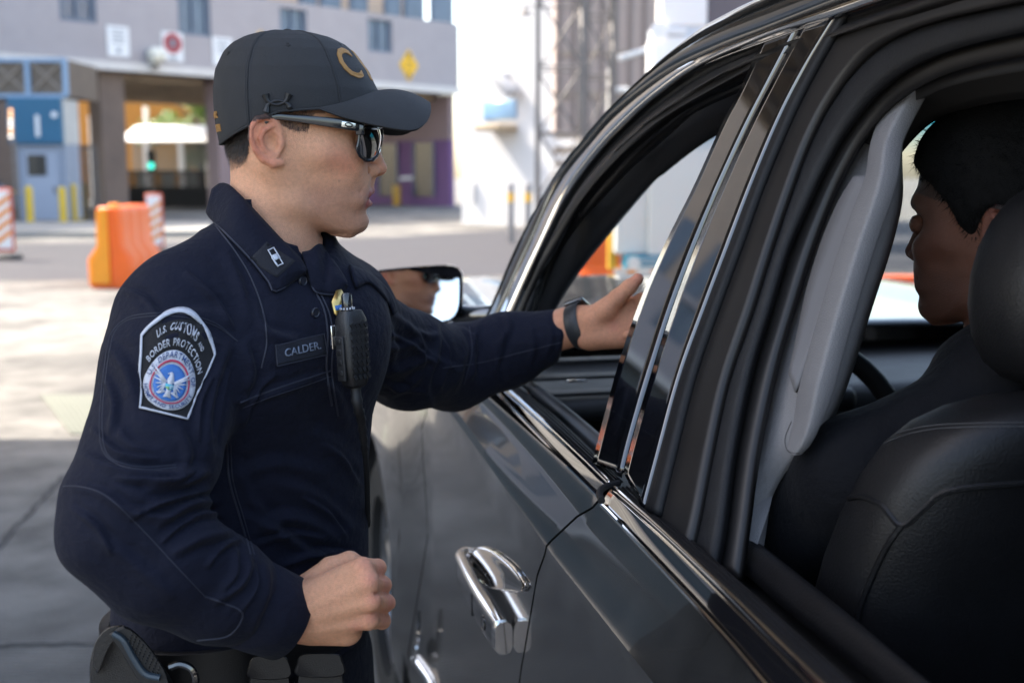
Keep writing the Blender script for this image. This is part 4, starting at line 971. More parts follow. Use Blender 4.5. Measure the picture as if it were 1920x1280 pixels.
seat_seams(sb, [[(1575, 905), (1600, 860), (1650, 825), (1720, 802), (1800, 794), (1930, 792)], [(1582, 908), (1607, 865), (1655, 832), (1722, 809), (1800, 801), (1930, 799)]], .0004, MSTI)
boxc(AC-.16, AC+.16, .9, 2.0, .42, .92, 'centre_console', MINT, .04)
for a0 in (.52,): boxc(a0, 2*AC-a0, -.55, .0, .5, .75, 'rear_bench', MLTH, .08); boxc(a0, 2*AC-a0, -.75, -.55, .6, 1.3, 'rear_bench_back', MLTH, .08)
# ---- door handle
ha, ht, hh = DS(925, 1105)
hp = [DS(x, y) for x, y in ((880, 1040), (895, 1085), (925, 1140), (965, 1185))]
def HD(px, py, off):
    a, t, h = DS(px, py); return PL(px, py, W(a-off, t, h), EA)
pa_, pb_ = DS(872, 1046), DS(960, 1172)
hmid = (pa_[2]+pb_[2])/2-.004; tf_, tr_h = pa_[1], pb_[1]
def hsec(s):                       # s 0 front end, 1 rear end
    t = tf_+(tr_h-tf_)*s; a = aside(t, hmid); out = .027*min(1, (s/.14))**.7 if s < .14 else .027+.005*sin(pi*(s-.14)/.86); return t, a, out
def handle_part(h0, h1, o0, o1, s0=0.0, s1=1.0, n=34, ex=.6):
    rings = []
    for s in np.linspace(s0, s1, n):
        t, a, out = hsec(s); r = []; k_ = min(1, .7+s*3) if s0 == 0 else 1
        hc_, hh_ = hmid+(h0+h1)/2*k_, (h1-h0)/2*k_; oc_, oh_ = out+(o0+o1)/2, (o1-o0)/2
        for x in np.linspace(0, 2*pi, 28, endpoint=False):
            c_, n_ = cos(x), sin(x); r.append(W(a-(oc_+oh_*np.sign(n_)*abs(n_)**ex), t, hc_+hh_*np.sign(c_)*abs(c_)**ex))
        rings.append(r)
    return MB().loft(rings)
handle = handle_part(-.032, .018, -.014, .0005, .0, .97).build('door_handle', MGB_, fd, angle=50)
handle_part(.010, .025, -.019, .0030, .0, 1.0).build('handle_chrome', MCHR, handle, angle=60)
handle_part(-.030, .023, -.026, .0030, .965, 1.02, 8).build('handle_end_cap', MCHR, handle, angle=60)
handle_part(-.026, .022, -.030, -.002, .0, .14, 8).build('handle_front_foot', MCHR, handle, angle=60)
t, a, out = hsec(.80); MB().lathe(W(a-out-.0005, t, hmid-.010), [(.001, -.003), (.0105, -.002), (.0115, .0008), (.0125, .0012), (.013, 0)], 22, axis=-EA).build('key_cylinder', MGB_, handle)
t, a, out = hsec(.58); MB().box(W(a-out, t, hmid-.008), (.003, .0012, .046), axes=(EA, ET, Vector((0, 0, 1)))).build('handle_seam', MDRK, handle, smooth=False)
# dished cup behind the handle
cup = [(880, 1046), (896, 1026), (926, 1034), (956, 1056), (978, 1082), (986, 1100), (976, 1108), (950, 1106), (920, 1100), (894, 1082)]
cp_ = resample(cup+[cup[0]], 40)[:-1]; cm = cp_.mean(0); rows = []
for s, off in ((1.0, .0005), (.98, .0040), (.93, .0036), (.75, .0026), (.45, .0018), (.05, .0014)):
    rows.append([HD(cm[0]+(x-cm[0])*s, cm[1]+(y-cm[1])*s, .0)-EA*off for x, y in cp_])
cupo = MB(); cupo.loft(rows, True, True); cupo.build('handle_cup', MGB_, handle, angle=60)
MB().tube([HD(x, y, .0035) for x, y in cp_]+[HD(*cp_[0], .0035)], .0019, 8).build('cup_rim', MCHR, handle)
# chrome name badge low on the front door
bv, bf = text_geo('WAGONEER', .052, .0012, .004)
b0, b1 = DS(774, 1140), DS(797, 1252)
p0, p1 = W(*b0), W(*b1); cen = (p0+p1)/2; ux = (p1-p0); Lb = ux.length; ux = (ux - EA*ux.dot(EA)); ux.z *= .15; ux.normalize()
wd_ = max(v.x for v in bv)-min(v.x for v in bv)
uy = Vector((0, 0, 1)); k = MB().add([cen + ux*(v.x*Lb/wd_) + uy*(v.y*1.0) - EA*(.006+v.z) for v in bv], bf); k.build('badge', MCHR, fd, smooth=False)
MB().tube([W(aside(t, h)-.006, t, h) for t, h in [(x, DS(772, 1236)[2]) for x in np.linspace(1.5, DS(772, 1236)[1], 30)]], .010, 10).build('door_lower_chrome', MCHR, fd)
# ---- wheels
def wheel(a, t, side, name='wheel'):
    c = W(a, t, .40); ax = -EA*side; t_ = MB()
    R_, Wd = .40, .14
    prof = [(R_*.66, -Wd), (R_*.86, -Wd*1.05), (R_*.96, -Wd*.9), (R_, -Wd*.6), (R_, Wd*.6), (R_*.96, Wd*.9), (R_*.86, Wd*1.05), (R_*.66, Wd)]
    ax_ = Vector(ax).normalized(); ua = ax_.orthogonal().normalized(); ub = ax_.cross(ua)
    w = t_.loft([[c + ax_*z + (ua*cos(2*pi*q/56)+ub*sin(2*pi*q/56))*r for q in range(56)] for r, z in prof+prof[:1]], True, False).build(name, MTYR, car, angle=30)
    tr_ = MB()
    for i in range(60):
        an = 2*pi*i/60; d = ET*cos(an)+Vector((0, 0, sin(an))); tt = ET*-sin(an)+Vector((0, 0, cos(an)))
        tr_.box(c + d*(R_+.002) + ax*(.06 if i % 2 else -.05), (.014, .018, .13), axes=(d, tt, ax))
    tr_.build('tread_blocks', MTYR, w, smooth=False)
    r = MB(); r.lathe(c + ax*.06, [(.24, -.09), (.262, -.085), (.268, .0), (.272, .05), (.262, .052), (.255, -.02), (.10, -.045)], 48, axis=ax)
    for i in range(7):
        an = 2*pi*i/7+.3; d = ET*cos(an)+Vector((0, 0, sin(an))); r.tube([c+ax*.07, c+ax*.075+d*.26], [.035, .028], 8, flat=(1, 1))
    r.lathe(c+ax*.07, [(.06, .0), (.055, .03), (.01, .035)], 20, axis=ax); r.build('rim', MRIM, w)
for t in (WT, WT2):
    wheel(aside(t, .95)+.16, t, 1); wheel(2*AC-aside(t, .95)-.16, t, -1)
    for sd in (0, 1):
        rows = []
        for an in np.linspace(-.25, pi+.25, 20):
            rows.append([W(abs((2*AC if sd else 0)-(aside(t, .95)+d_)), t+cos(an)*(WR+.012), .40+sin(an)*(WR+.012)) for d_ in (.015, .35)])
        MB().grid(rows).build('wheel_arch_liner', MRUB, car, solid=.01)
# ---- door mirror
mo = [(668, 520), (700, 508), (760, 501), (830, 496.5), (852, 498), (865, 506), (869, 520), (869, 560), (866, 582), (856, 598), (835, 606), (760, 614), (690, 616), (668, 600)]
my_ = 2.42
mo3 = [P(x, y, my_) for x, y in resample(mo+[mo[0]], 48)[:-1]]; cm = sum(mo3, Vector())/len(mo3)
mdir = (P(770, 550, 2.5)-P(770, 550, 2.4)).normalized()
rings = []
for s, d in ((.955, .006), (.985, -.004), (1.0, .004), (1.0, .03), (.97, .07), (.86, .11), (.6, .14), (.2, .15)):
    rings.append([cm + (p-cm)*s + mdir*d for p in mo3])
mh = MB().loft(rings, True, True).build('door_mirror', MGB_, car, angle=50)
tgt = P(575, 345, 1.42)
n_m = ((C0-cm).normalized() + (tgt-cm).normalized()).normalized()
mg = []
for p in mo3:
    q = cm + (p-cm)*.90; mg.append(q + n_m*0)
# glass: same outline, tilted about its centre, sunk inside the rim
def flat(q): d = (q-cm); d = d - n_m*d.dot(n_m); return cm + d - mdir*.004
MB().add([flat(cm+(p-cm)*.915) for p in mo3], [tuple(range(len(mo3)))]).build('mirror_glass', M('mirror_silver', (.75, .75, .75), .02, metal=1, var=0), mh, smooth=False, solid=.003)
MB().tube([P(862, 592, my_+.04), P(900, 592, my_+.0), P(935, 590, my_-.06), toath and gplane(945, 592, .04)], [.026, .022, .022, .026], 14, flat=(1, 1)).build('mirror_arm', MGB_, mh)
# ================================================================== SDF tools (organic shapes)
def snet(fn, lo, hi, h):
    lo = np.array(lo, float); n = np.ceil((np.array(hi)-lo)/h).astype(int)+1
    xs, ys, zs = [(lo[i] + h*np.arange(n[i])).astype(np.float32) for i in range(3)]
    F = np.empty(n, np.float32); step = max(1, int(400000/(n[1]*n[2])))
    for i in range(0, n[0], step):
        X, Y, Z = np.meshgrid(xs[i:i+step], ys, zs, indexing='ij'); F[i:i+step] = fn(X, Y, Z)
    S = F < 0
    cnt = np.zeros(n-1, np.int8)
    for a in (0, 1):
        for b in (0, 1):
            for c in (0, 1): cnt += S[a:n[0]-1+a, b:n[1]-1+b, c:n[2]-1+c]
    act = np.argwhere((cnt > 0) & (cnt < 8)); I, J, K = act.T
    acc = np.zeros((len(act), 3)); num = np.zeros(len(act))
    for d in range(3):
        e, f = (d+1) % 3, (d+2) % 3
        for p in (0, 1):
            for q in (0, 1):
                o0 = [0, 0, 0]; o0[e] = p; o0[f] = q; o1 = list(o0); o1[d] = 1
                fa = F[I+o0[0], J+o0[1], K+o0[2]]; fb = F[I+o1[0], J+o1[1], K+o1[2]]
                cr = (fa < 0) != (fb < 0); t = np.where(cr, fa/np.where(cr, fa-fb, 1), 0)
                pos = np.array(o0, float)[None, :].repeat(len(act), 0); pos[:, d] += t
                acc[cr] += pos[cr]; num[cr] += 1
    V = lo + h*(act + acc/num[:, None])
    idx = -np.ones(n-1, np.int64); idx[I, J, K] = np.arange(len(act))
    quads = []
    for d in range(3):
        e, f = (d+1) % 3, (d+2) % 3
        sl0 = [slice(None)]*3; sl1 = [slice(None)]*3; sl0[d] = slice(0, -1); sl1[d] = slice(1, None)
        A_ = S[tuple(sl0)]; B_ = S[tuple(sl1)]; ed = np.argwhere(A_ != B_)
        ed = ed[(ed[:, e] > 0) & (ed[:, f] > 0) & (ed[:, e] < n[e]-1) & (ed[:, f] < n[f]-1)]
        ins = S[ed[:, 0], ed[:, 1], ed[:, 2]]
        def cell(de, df):
            c = ed.copy(); c[:, e] += de; c[:, f] += df; return idx[c[:, 0], c[:, 1], c[:, 2]]
        q = np.stack([cell(-1, -1), cell(0, -1), cell(0, 0), cell(-1, 0)], 1)
        q[~ins] = q[~ins][:, ::-1]; quads.append(q)
    return V, np.vstack(quads)
def smin(a, b, k):
    h = np.clip(.5+.5*(b-a)/k, 0, 1); return b+(a-b)*h - k*h*(1-h)
def smax(a, b, k): return -smin(-a, -b, k)
def cone(X, Y, Z, a, b, ra, rb):
    a = np.array(a, np.float32); b = np.array(b, np.float32); d = b-a; dd = float(d@d)+1e-12
    t = np.clip(((X-a[0])*d[0]+(Y-a[1])*d[1]+(Z-a[2])*d[2])/dd, 0, 1)
    return np.sqrt((X-a[0]-t*d[0])**2+(Y-a[1]-t*d[1])**2+(Z-a[2]-t*d[2])**2) - (ra+(rb-ra)*t)
def chain(X, Y, Z, pts, rs, k=.004):
    r = None
    for i in range(len(pts)-1):
        c = cone(X, Y, Z, pts[i], pts[i+1], rs[i], rs[i+1]); r = c if r is None else (np.minimum(r, c) if k <= 0 else smin(r, c, k))
    return r
def ell(X, Y, Z, c, r):
    q = np.sqrt(((X-c[0])/r[0])**2+((Y-c[1])/r[1])**2+((Z-c[2])/r[2])**2); return (q-1)*min(r)
def vnorm(V, Q):
    n = np.zeros_like(V); a = np.cross(V[Q[:, 2]]-V[Q[:, 0]], V[Q[:, 3]]-V[Q[:, 1]])
    for k in range(4): np.add.at(n, Q[:, k], a)
    return n/(np.linalg.norm(n, axis=1, keepdims=True)+1e-12)
def vsmooth(V, Q, it=2, lam=.5):
    e = np.vstack([Q[:, [0, 1]], Q[:, [1, 2]], Q[:, [2, 3]], Q[:, [3, 0]]]); e = np.vstack([e, e[:, ::-1]])
    deg = np.bincount(e[:, 0], minlength=len(V))[:, None]
    for _ in range(it):
        s = np.zeros_like(V); np.add.at(s, e[:, 0], V[e[:, 1]]); V = V*(1-lam) + lam*s/deg
    return V
def npmesh(name, V, Q, mat, parent, col=None):
    off = np.array(parent['_o']) if parent is not None else np.zeros(3)
    me = bpy.data.meshes.new(name); me.from_pydata((V-off).tolist(), [], Q.tolist()); me.materials.append(mat)
    me.polygons.foreach_set('use_smooth', [True]*len(me.polygons))
    if col is not None:
        at = me.color_attributes.new('col', 'FLOAT_COLOR', 'POINT')
        at.data.foreach_set('color', np.c_[col, np.ones(len(col))].astype(np.float32).ravel())
    o = bpy.data.objects.new(name, me); scene.collection.objects.link(o)
    if parent is not None: o.parent = parent; o['_o'] = tuple(off)
    return o
def bvh_of(V, Q): return BVHTree.FromPolygons([tuple(v) for v in V], [tuple(int(i) for i in q) for q in Q])
def hnoise(V, s, seed=0, oc=3):
    """cheap smooth pseudo noise: sums of sines in random directions"""
    r = np.random.default_rng(seed); o = np.zeros(len(V)); amp = 1
    for k in range(oc):
        for _ in range(5):
            d = r.normal(size=3); d /= np.linalg.norm(d); o += amp*np.sin(V @ (d*s*(1.9**k)*r.uniform(.7, 1.4)) + r.uniform(0, 6.28))
        amp *= .5
    return o/5
def smoothstep(a, b, x): t = np.clip((x-a)/(b-a), 0, 1); return t*t*(3-2*t)

# ================================================================== OFFICER
PSI = .1854
HF = Vector((cos(PSI), sin(PSI), 0)); HL = Vector((-sin(PSI), cos(PSI), 0))
H0 = P(555, 260, 1.42)
def HP(px, py): p = PL(px, py, H0, HL) - H0; return p.dot(HF), p.z
def hw(f, l, u): return H0 + HF*f + HL*l + Vector((0, 0, u))
S_PX = (HP(655, 260)[0])/100.0
def fx(px): return HP(px, 260)[0]
def uy_(py): return HP(555, py)[1]
off_feet = P(455, 1200, 1.42)
officer = thing('person', 'officer in navy uniform, black cap and sunglasses reaching into the car window', 'person', (off_feet.x, off_feet.y, 0))

def head_sdf(X, Y, Z):
    """X forward, Y away from camera, Z up (local head frame)"""
    T = [(66, 545, 535, .004, 545), (78, 600, 490, .030, 545), (95, 640, 458, .052, 545), (120, 670, 432, .066, 545), (150, 686, 418, .0735, 543), (180, 692, 413, .0765, 540), (215, 694, 414, .0775, 540), (232, 692, 416, .077, 541),
         (250, 687, 419, .0755, 545), (275, 686, 426, .0735, 552), (300, 687, 440, .0705, 560), (320, 688, 462, .0675, 566), (340, 689, 486, .0645, 572), (360, 688, 505, .0580, 578), (380, 686, 522, .0530, 585), (398, 680, 541, .0455, 596), (414, 676, 566, .037, 612), (429, 668, 594, .029, 630), (438, 652, 615, .016, 635)]
    T = np.array(T, float); us = np.array([uy_(p) for p in T[:, 0]])[::-1]
    fr = np.array([fx(p) for p in T[:, 1]])[::-1]; bk = np.array([fx(p) for p in T[:, 2]])[::-1]; wd = T[::-1, 3]; cx = np.array([fx(p) for p in T[:, 4]])[::-1]
    Zc = np.clip(Z, us[0], us[-1])
    def sm(arr):   # smooth cubic interpolation on the table
        uu = np.linspace(us[0], us[-1], 400); y = np.interp(uu, us, arr); k = np.hanning(17); k /= k.sum()
        y = np.convolve(np.pad(y, 8, mode='edge'), k, 'valid'); return np.interp(Zc, uu, y)
    f_, b_, w_, c_ = sm(fr), sm(bk), sm(wd), sm(cx)
    dx = X-c_; A_ = np.where(dx > 0, np.maximum(f_-c_, .004), np.maximum(c_-b_, .004))
    n = np.where(dx > 0, 2.35, 2.15)
    q = (np.abs(dx)/A_)**n + (np.abs(Y)/np.maximum(w_, .004))**n; q = q**(1/n)
    d = (q-1)*np.minimum(A_, w_)*.9
    d = np.maximum(d, np.maximum(Z-us[-1], us[0]-Z))
    p = lambda px, py, l=0.0: (fx(px), l, uy_(py))
    mm = lambda px: px*S_PX
    for s in (-1, 1):
        d = smin(d, cone(X, Y, Z, p(548, 378, s*.0455), p(648, 421, s*.018), .0105, .0115), .02)      # jaw
        d = smin(d, cone(X, Y, Z, p(605, 298, s*.056), p(655, 302, s*.040), .0135, .011), .025)          # cheek bone
        d = smin(d, cone(X, Y, Z, p(672, 228, s*.036), p(688, 231, s*.012), .009, .008), .02)          # brow
        d = smax(d, -ell(X, Y, Z, p(690, 262, s*.033), (.016, .018, .013)), .016)                       # socket
        d = smin(d, ell(X, Y, Z, p(678, 262, s*.032), (.0115, .0125, .0115)), .004)                     # lids
        d = smin(d, cone(X, Y, Z, p(508, 312, s*.052), p(570, 470, s*.016), .012, .012), .03)          # neck muscle
        d = smin(d, cone(X, Y, Z, p(672, 335, s*.020), p(664, 372, s*.030), .009, .007), .016)         # muzzle side
    d = smin(d, ell(X, Y, Z, p(672, 414), (.0100, .016, .0135)), .014)                                     # chin
    d = smin(d, cone(X, Y, Z, p(690, 252), p(709, 312), .0068, .0092), .010)                             # nose
    d = smin(d, ell(X, Y, Z, p(709, 317), (.0088, .0095, .0078)), .006)
    for s in (-1, 1):
        d = smin(d, ell(X, Y, Z, p(692, 321, s*.0125), (.0110, .0070, .0078)), .005)
        d = smax(d, -ell(X, Y, Z, p(702, 333, s*.0065), (.0055, .0032, .0042)), .003)
    d = smin(d, cone(X, Y, Z, p(694, 338), p(691, 356), .0045, .005), .010)
    up = chain(X, np.abs(Y), Z, [p(669, 370, .024), p(684, 363, .012), p(691.5, 360.5, 0)], [.003, .0060, .0058], .003)
    lo = chain(X, np.abs(Y), Z, [p(669, 376, .023), p(681, 382, .012), p(687.0, 383.5, 0)], [.003, .0062, .0066], .003)
    d = smin(d, up, .004); d = smin(d, lo, .004)
    gap = chain(X, np.abs(Y), Z, [p(670, 372.5, .0195), p(688, 371, .011), p(698, 370.5, 0)], [.0010, .0030, .0042], .001)
    d = smax(d, -gap, .0022)
    d = smax(d, -cone(X, Y, Z, p(694, 398, -.012), p(694, 398, .012), .0045, .0045), .008)
    for s in (-1, 1): d = smax(d, -chain(X, Y, Z, [p(683, 308, s*.0175), p(679, 320, s*.0195), p(684, 332, s*.0165)], [.0012, .0020, .0014], .001), .0035)
    for s in (-1, 1): d = smax(d, -ell(X, Y, Z, p(618, 348, s*.078), (.030, .0145, .022)), .02)
    for s in (-1, 1): d = smax(d, -cone(X, Y, Z, p(680, 322, s*.0225), p(666, 360, s*.0345), .0020, .0015), .010)
    # neck
    nk = chain(X, Y*.97, Z, [p(505, 285), p(508, 380), p(512, 540)], [.0480, .0500, .0590], .01)
    d = smin(d, nk, .012)
    # ears
    for s in (-1, 1):
        B = lambda px, py, o: (fx(px), s*(.0735+o), uy_(py))
        e = ell(X, Y, Z, B(503, 266, .006), (.0185, .0060, .0290))
        e = smax(e, -ell(X, Y, Z, B(506, 264, .014), (.0155, .0070, .0235)), .004)
        e = smin(e, chain(X, Y, Z, [B(529, 252, .002), B(519, 234, .007), B(504, 226, .011), B(487, 230, .014), B(477, 245, .0155), B(475, 263, .015), B(482, 284, .012), B(497, 300, .009), B(514, 309, .007), B(527, 307, .004)], [.0030, .0034, .0034, .0034, .0033, .0032, .0030, .0034, .0046, .0042], .002), .003)
        e = smin(e, chain(X, Y, Z, [B(512, 243, .009), B(498, 250, .011), B(492, 264, .011), B(496, 281, .009), B(510, 292, .006)], [.0026, .0030, .0030, .0030, .0030], .002), .003)
        e = smax(e, -ell(X, Y, Z, B(513, 272, .010), (.0082, .0090, .0105)), .003)
        e = smin(e, ell(X, Y, Z, B(527, 272, .003), (.0042, .0042, .0065)), .004)
        d = smin(d, e, .005)
    return d
hv, hq = snet(head_sdf, (fx(395), -.104, uy_(530)), (fx(735), .104, uy_(60)), .0017)
hv = vsmooth(hv, hq, 1, .4)
def inpoly(x, y, poly):
    c = np.zeros(len(x), bool); n = len(poly)
    for i in range(n):
        (x0, y0), (x1, y1) = poly[i], poly[(i+1) % n]
        k = ((y0 > y) != (y1 > y)) & (x < (x1-x0)*(y-y0)/((y1-y0) if y1 != y0 else 1e-9)+x0); c ^= k
    return c
def px_of(f): return 555 + f/S_PX
UYT = [(py, uy_(py)) for py in range(40, 560, 10)]
def py_of(u): a = np.array(UYT)[::-1]; return np.interp(u, a[:, 1], a[:, 0])
def blob(V, c, r): return np.exp(-(((V-np.array(c))/np.array(r))**2).sum(1))
def skin_cols(V):
    x, y = px_of(V[:, 0]), py_of(V[:, 2]); al = np.abs(V[:, 1])
    base = np.array(srgb(226, 166, 130)); c = np.tile(base, (len(V), 1)); 
    red = np.array(srgb(206, 110, 84)); lip = np.array(srgb(164, 78, 70)); stub = np.array(srgb(160, 112, 92)); dark = np.array(srgb(40, 18, 16)); hair = np.array(srgb(44, 34, 30))
    def mixc(c, t, m): return c*(1-m[:, None]) + t*m[:, None]
    n = hnoise(V, 160, 3)*.5
    ear = np.clip((al-.0765)/.010, 0, 1)*((x < 535) & (x > 465) & (y > 215) & (y < 320)); c = mixc(c, red, ear*.62)
    c = mixc(c, red, .30*blob(V, (fx(640), 0, uy_(305)), (.03, 9, .025))*np.clip(1+n, .3, 1.6))
    c = mixc(c, red, .35*blob(V, (fx(712), 0, uy_(318)), (.014, .02, .014)))
    st = smoothstep(330, 365, y)*smoothstep(548, 590, x)*(1-smoothstep(448, 475, y)); c = mixc(c, stub, np.clip(st*(.55+.25*n), 0, 1))
    neckr = smoothstep(300, 420, y)*(1-smoothstep(560, 600, x)); c = mixc(c, np.array(srgb(196, 146, 118)), neckr*.5)
    # lips, mouth
    lm = (blob(V, (fx(688), 0, uy_(361)), (.020, .021, .0052)) + blob(V, (fx(684), 0, uy_(383)), (.020, .022, .0062)))
    lm += blob(V, (fx(676), -.02, uy_(366)), (.010, .01, .0045)) + blob(V, (fx(675), -.02, uy_(379)), (.010, .01, .0052))
    c = mixc(c, lip, np.clip(lm*1.3, 0, .92)); mg_ = np.exp(-((y-371.5)/1.8)**2)*smoothstep(660, 668, x)*(al < .03); c = mixc(c, dark, mg_*.7)
    al_ = np.exp(-(((x-680)/3.2)**2+((y-321)/9)**2))*((al > .010) & (al < .03)); c = mixc(c, np.array(srgb(150, 84, 66)), al_*.6)  # shade of the nose wing crease painted as a reddish brown line
    # hair roots painted on the scalp
    hp = inpoly(x + 3*n, y + 4*n, [(395, 40), (395, 325), (432, 322), (452, 314), (468, 296), (474, 262), (478, 236), (524, 226), (530, 240), (560, 252), (580, 246), (588, 222), (700, 200), (720, 40)])
    c = mixc(c, hair, hp*np.clip(.95-smoothstep(285, 325, y)*.75, .1, 1)*np.where(x > 520, .75, 1))
    br = np.exp(-((y-(228+ (690-x)*.05))/5)**2)*((al > .012) & (al < .052) & (x > 655)); c = mixc(c, hair, br*.85)
    for mx_, my_2, r_ in ((631, 339, .0011), (521, 299, .0009)):
        mk = np.exp(-(((V[:, 0]-fx(mx_))**2+(V[:, 2]-uy_(my_2))**2)/r_**2))*(V[:, 1] < 0); c = mixc(c, dark, mk*.55)
    return np.clip(c*(1+.05*n[:, None]), 0, 1)
def hworld(V): return np.array(H0) + V[:, :1]*np.array(HF) + V[:, 1:2]*np.array(HL) + V[:, 2:]*np.array((0, 0, 1))
hcol = skin_cols(hv); hW = hworld(hv)
MSKIN = M('skin', srgb(200, 150, 126), .40, var=.15, vs=240, bump=1, bs=900, attr='col', sss=.12)
MSKIN.node_tree.nodes['Principled BSDF'].inputs['Specular IOR Level'].default_value = .5

# ---- hands -------------------------------------------------------------
def pp(px, py, y): return np.array(P(px, py, y))
def hand_r(X, Y, Z):
    D = .0
    wr = pp(540, 1148, 1.215); d = chain(X, Y, Z, [pp(430, 1112, 1.19), pp(500, 1137, 1.205), wr], [.031, .0285, .0275], .01)
    mcp = [pp(679, 1063, 1.196), pp(690, 1090, 1.188), pp(695, 1124, 1.188), pp(692, 1159, 1.196)]
    car_ = [pp(560, 1125, 1.207), pp(560, 1140, 1.203), pp(558, 1155, 1.204), pp(556, 1172, 1.208)]
    for m, c, r in zip(mcp, car_, (.0115, .012, .012, .0112)):
        d = smin(d, cone(X, Y, Z, c, m, .0175, r), .012)
    d = smin(d, cone(X, Y, Z, pp(590, 1175, 1.222), pp(650, 1180, 1.218), .020, .018), .016)      # heel edge
    d = smin(d, cone(X, Y, Z, pp(590, 1110, 1.228), pp(650, 1120, 1.230), .020, .020), .016)      # palm fill
    pip = [pp(708, 1064, 1.222), pp(717, 1096, 1.222), pp(724, 1130, 1.222), pp(717, 1163, 1.224)]
    dip = [pp(697, 1070, 1.244), pp(702, 1102, 1.248), pp(706, 1134, 1.248), pp(702, 1164, 1.246)]
    tip = [pp(672, 1072, 1.246), pp(676, 1103, 1.250), pp(679, 1134, 1.250), pp(678, 1162, 1.247)]
    for a, b, c, e, r in zip(mcp, pip, dip, tip, (.0098, .0103, .0103, .0094)):
        f = chain(X, Y, Z, [a, b, c, e], [r*1.12, r, r*.93, r*.85], .003); d = smin(d, f, .0020)
    for m in mcp: d = smin(d, ell(X, Y, Z, m-np.array((0, .006, 0)), (.0085, .0075, .0085)), .008)
    for i in range(3):
        a, b = (mcp[i]+mcp[i+1])/2, (pip[i]+pip[i+1])/2; a = a+np.array((.006, -.008, 0)); b = b+np.array((.012, 0, 0)); d = smax(d, -cone(X, Y, Z, a, b, .0016, .0030), .003)
    for i in range(4): d = smin(d, cone(X, Y, Z, car_[i]-np.array((0, .013, 0)), mcp[i]-np.array((0, .0065, 0)), .0035, .0045), .006)
    th = chain(X, Y, Z, [pp(575, 1105, 1.235), pp(620, 1066, 1.238), pp(655, 1052, 1.245), pp(683, 1062, 1.257)], [.018, .0135, .0115, .0095], .004)
    d = smin(d, th, .006)
    d = smin(d, ell(X, Y, Z, pp(535, 1166, 1.203), (.011, .009, .010)), .010)                      # ulna head
    return d
def hand_l(X, Y, Z):
    fa = [pp(960, 655, 1.87), pp(1060, 615, 1.835), pp(1086, 608, 1.825)]
    d = chain(X, Y, Z, fa, [.034, .0320, .0310], .008)
    pal = [pp(1110, 600, 1.815), pp(1110, 615, 1.81), pp(1108, 628, 1.81)]
    mcp = [pp(1183, 572, 1.795), pp(1186, 592, 1.785), pp(1186, 612, 1.782), pp(1180, 632, 1.785)]
    for i, m in enumerate(mcp): d = smin(d, cone(X, Y, Z, pal[min(i, 2)], m, .021, .0135), .016)
    d = smin(d, cone(X, Y, Z, pp(1120, 630, 1.795), pp(1160, 634, 1.790), .016, .014), .014)
    d = smin(d, cone(X, Y, Z, pp(1112, 596, 1.795), pp(1140, 578, 1.782), .020, .0155), .014)
    d = smin(d, chain(X, Y, Z, [pp(1135, 580, 1.782), pp(1158, 558, 1.772), pp(1180, 538, 1.767), pp(1197, 522, 1.765)], [.0165, .0135, .0120, .0085], .004), .008)
    ends = [[pp(1204, 560, 1.79), pp(1214, 580, 1.775), pp(1216, 602, 1.765)], [pp(1218, 588, 1.775), pp(1234, 606, 1.765), pp(1240, 624, 1.757)], [pp(1216, 615, 1.772), pp(1228, 634, 1.762), pp(1222, 648, 1.752)], [pp(1202, 642, 1.772), pp(1194, 640, 1.745), pp(1176, 628, 1.736)]]
    for m, e, r in zip(mcp, ends, (.0100, .0102, .0098, .0088)):
        d = smin(d, chain(X, Y, Z, [m]+e, [r*1.1, r, r*.92, r*.8], .003), .004)
    return d
rv, rq = snet(hand_r, np.minimum(pp(400, 1030, 1.15), pp(760, 1230, 1.15))-np.array((.02, 0, .09)), np.maximum(pp(400, 1030, 1.29), pp(760, 1030, 1.29))+np.array((.02, .0, .03)), .0021)
lv, lq = snet(hand_l, (pp(945, 600, 1.75)[0], 1.70, pp(1000, 700, 1.9)[2]-.02), (pp(1260, 600, 1.8)[0], 1.93, pp(1190, 490, 1.75)[2]+.02), .0026)
rv = vsmooth(rv, rq, 2, .4); lv = vsmooth(lv, lq, 2, .4)
def hand_cols(V, knuckles, tips, seed, base=(224, 162, 126)):
    c = np.tile(np.array(srgb(*base)), (len(V), 1)); red = np.array(srgb(208, 118, 104)); n = hnoise(V, 120, seed)
    m = np.zeros(len(V))
    for k in knuckles: m += .5*np.exp(-((V-k)**2).sum(1)/.009**2)
    for k in tips: m += .5*np.exp(-((V-k)**2).sum(1)/.012**2)
    m = np.clip(m*(1+.3*n), 0, .8)[:, None]; c = c*(1-m)+red*m
    return np.clip(c*(1+.06*n[:, None]), 0, 1)
rcol = hand_cols(rv, [pp(683, 1058, 1.19), pp(694, 1088, 1.18), pp(699, 1122, 1.18), pp(696, 1156, 1.185), pp(672, 1170, 1.19)], [pp(716, 1064, 1.21), pp(725, 1096, 1.21), pp(733, 1130, 1.21), pp(725, 1163, 1.21)], 5)
lcol = hand_cols(lv, [pp(1150, 610, 1.77)], [pp(1197, 522, 1.765), pp(1180, 628, 1.752)], 6, (216, 150, 116))
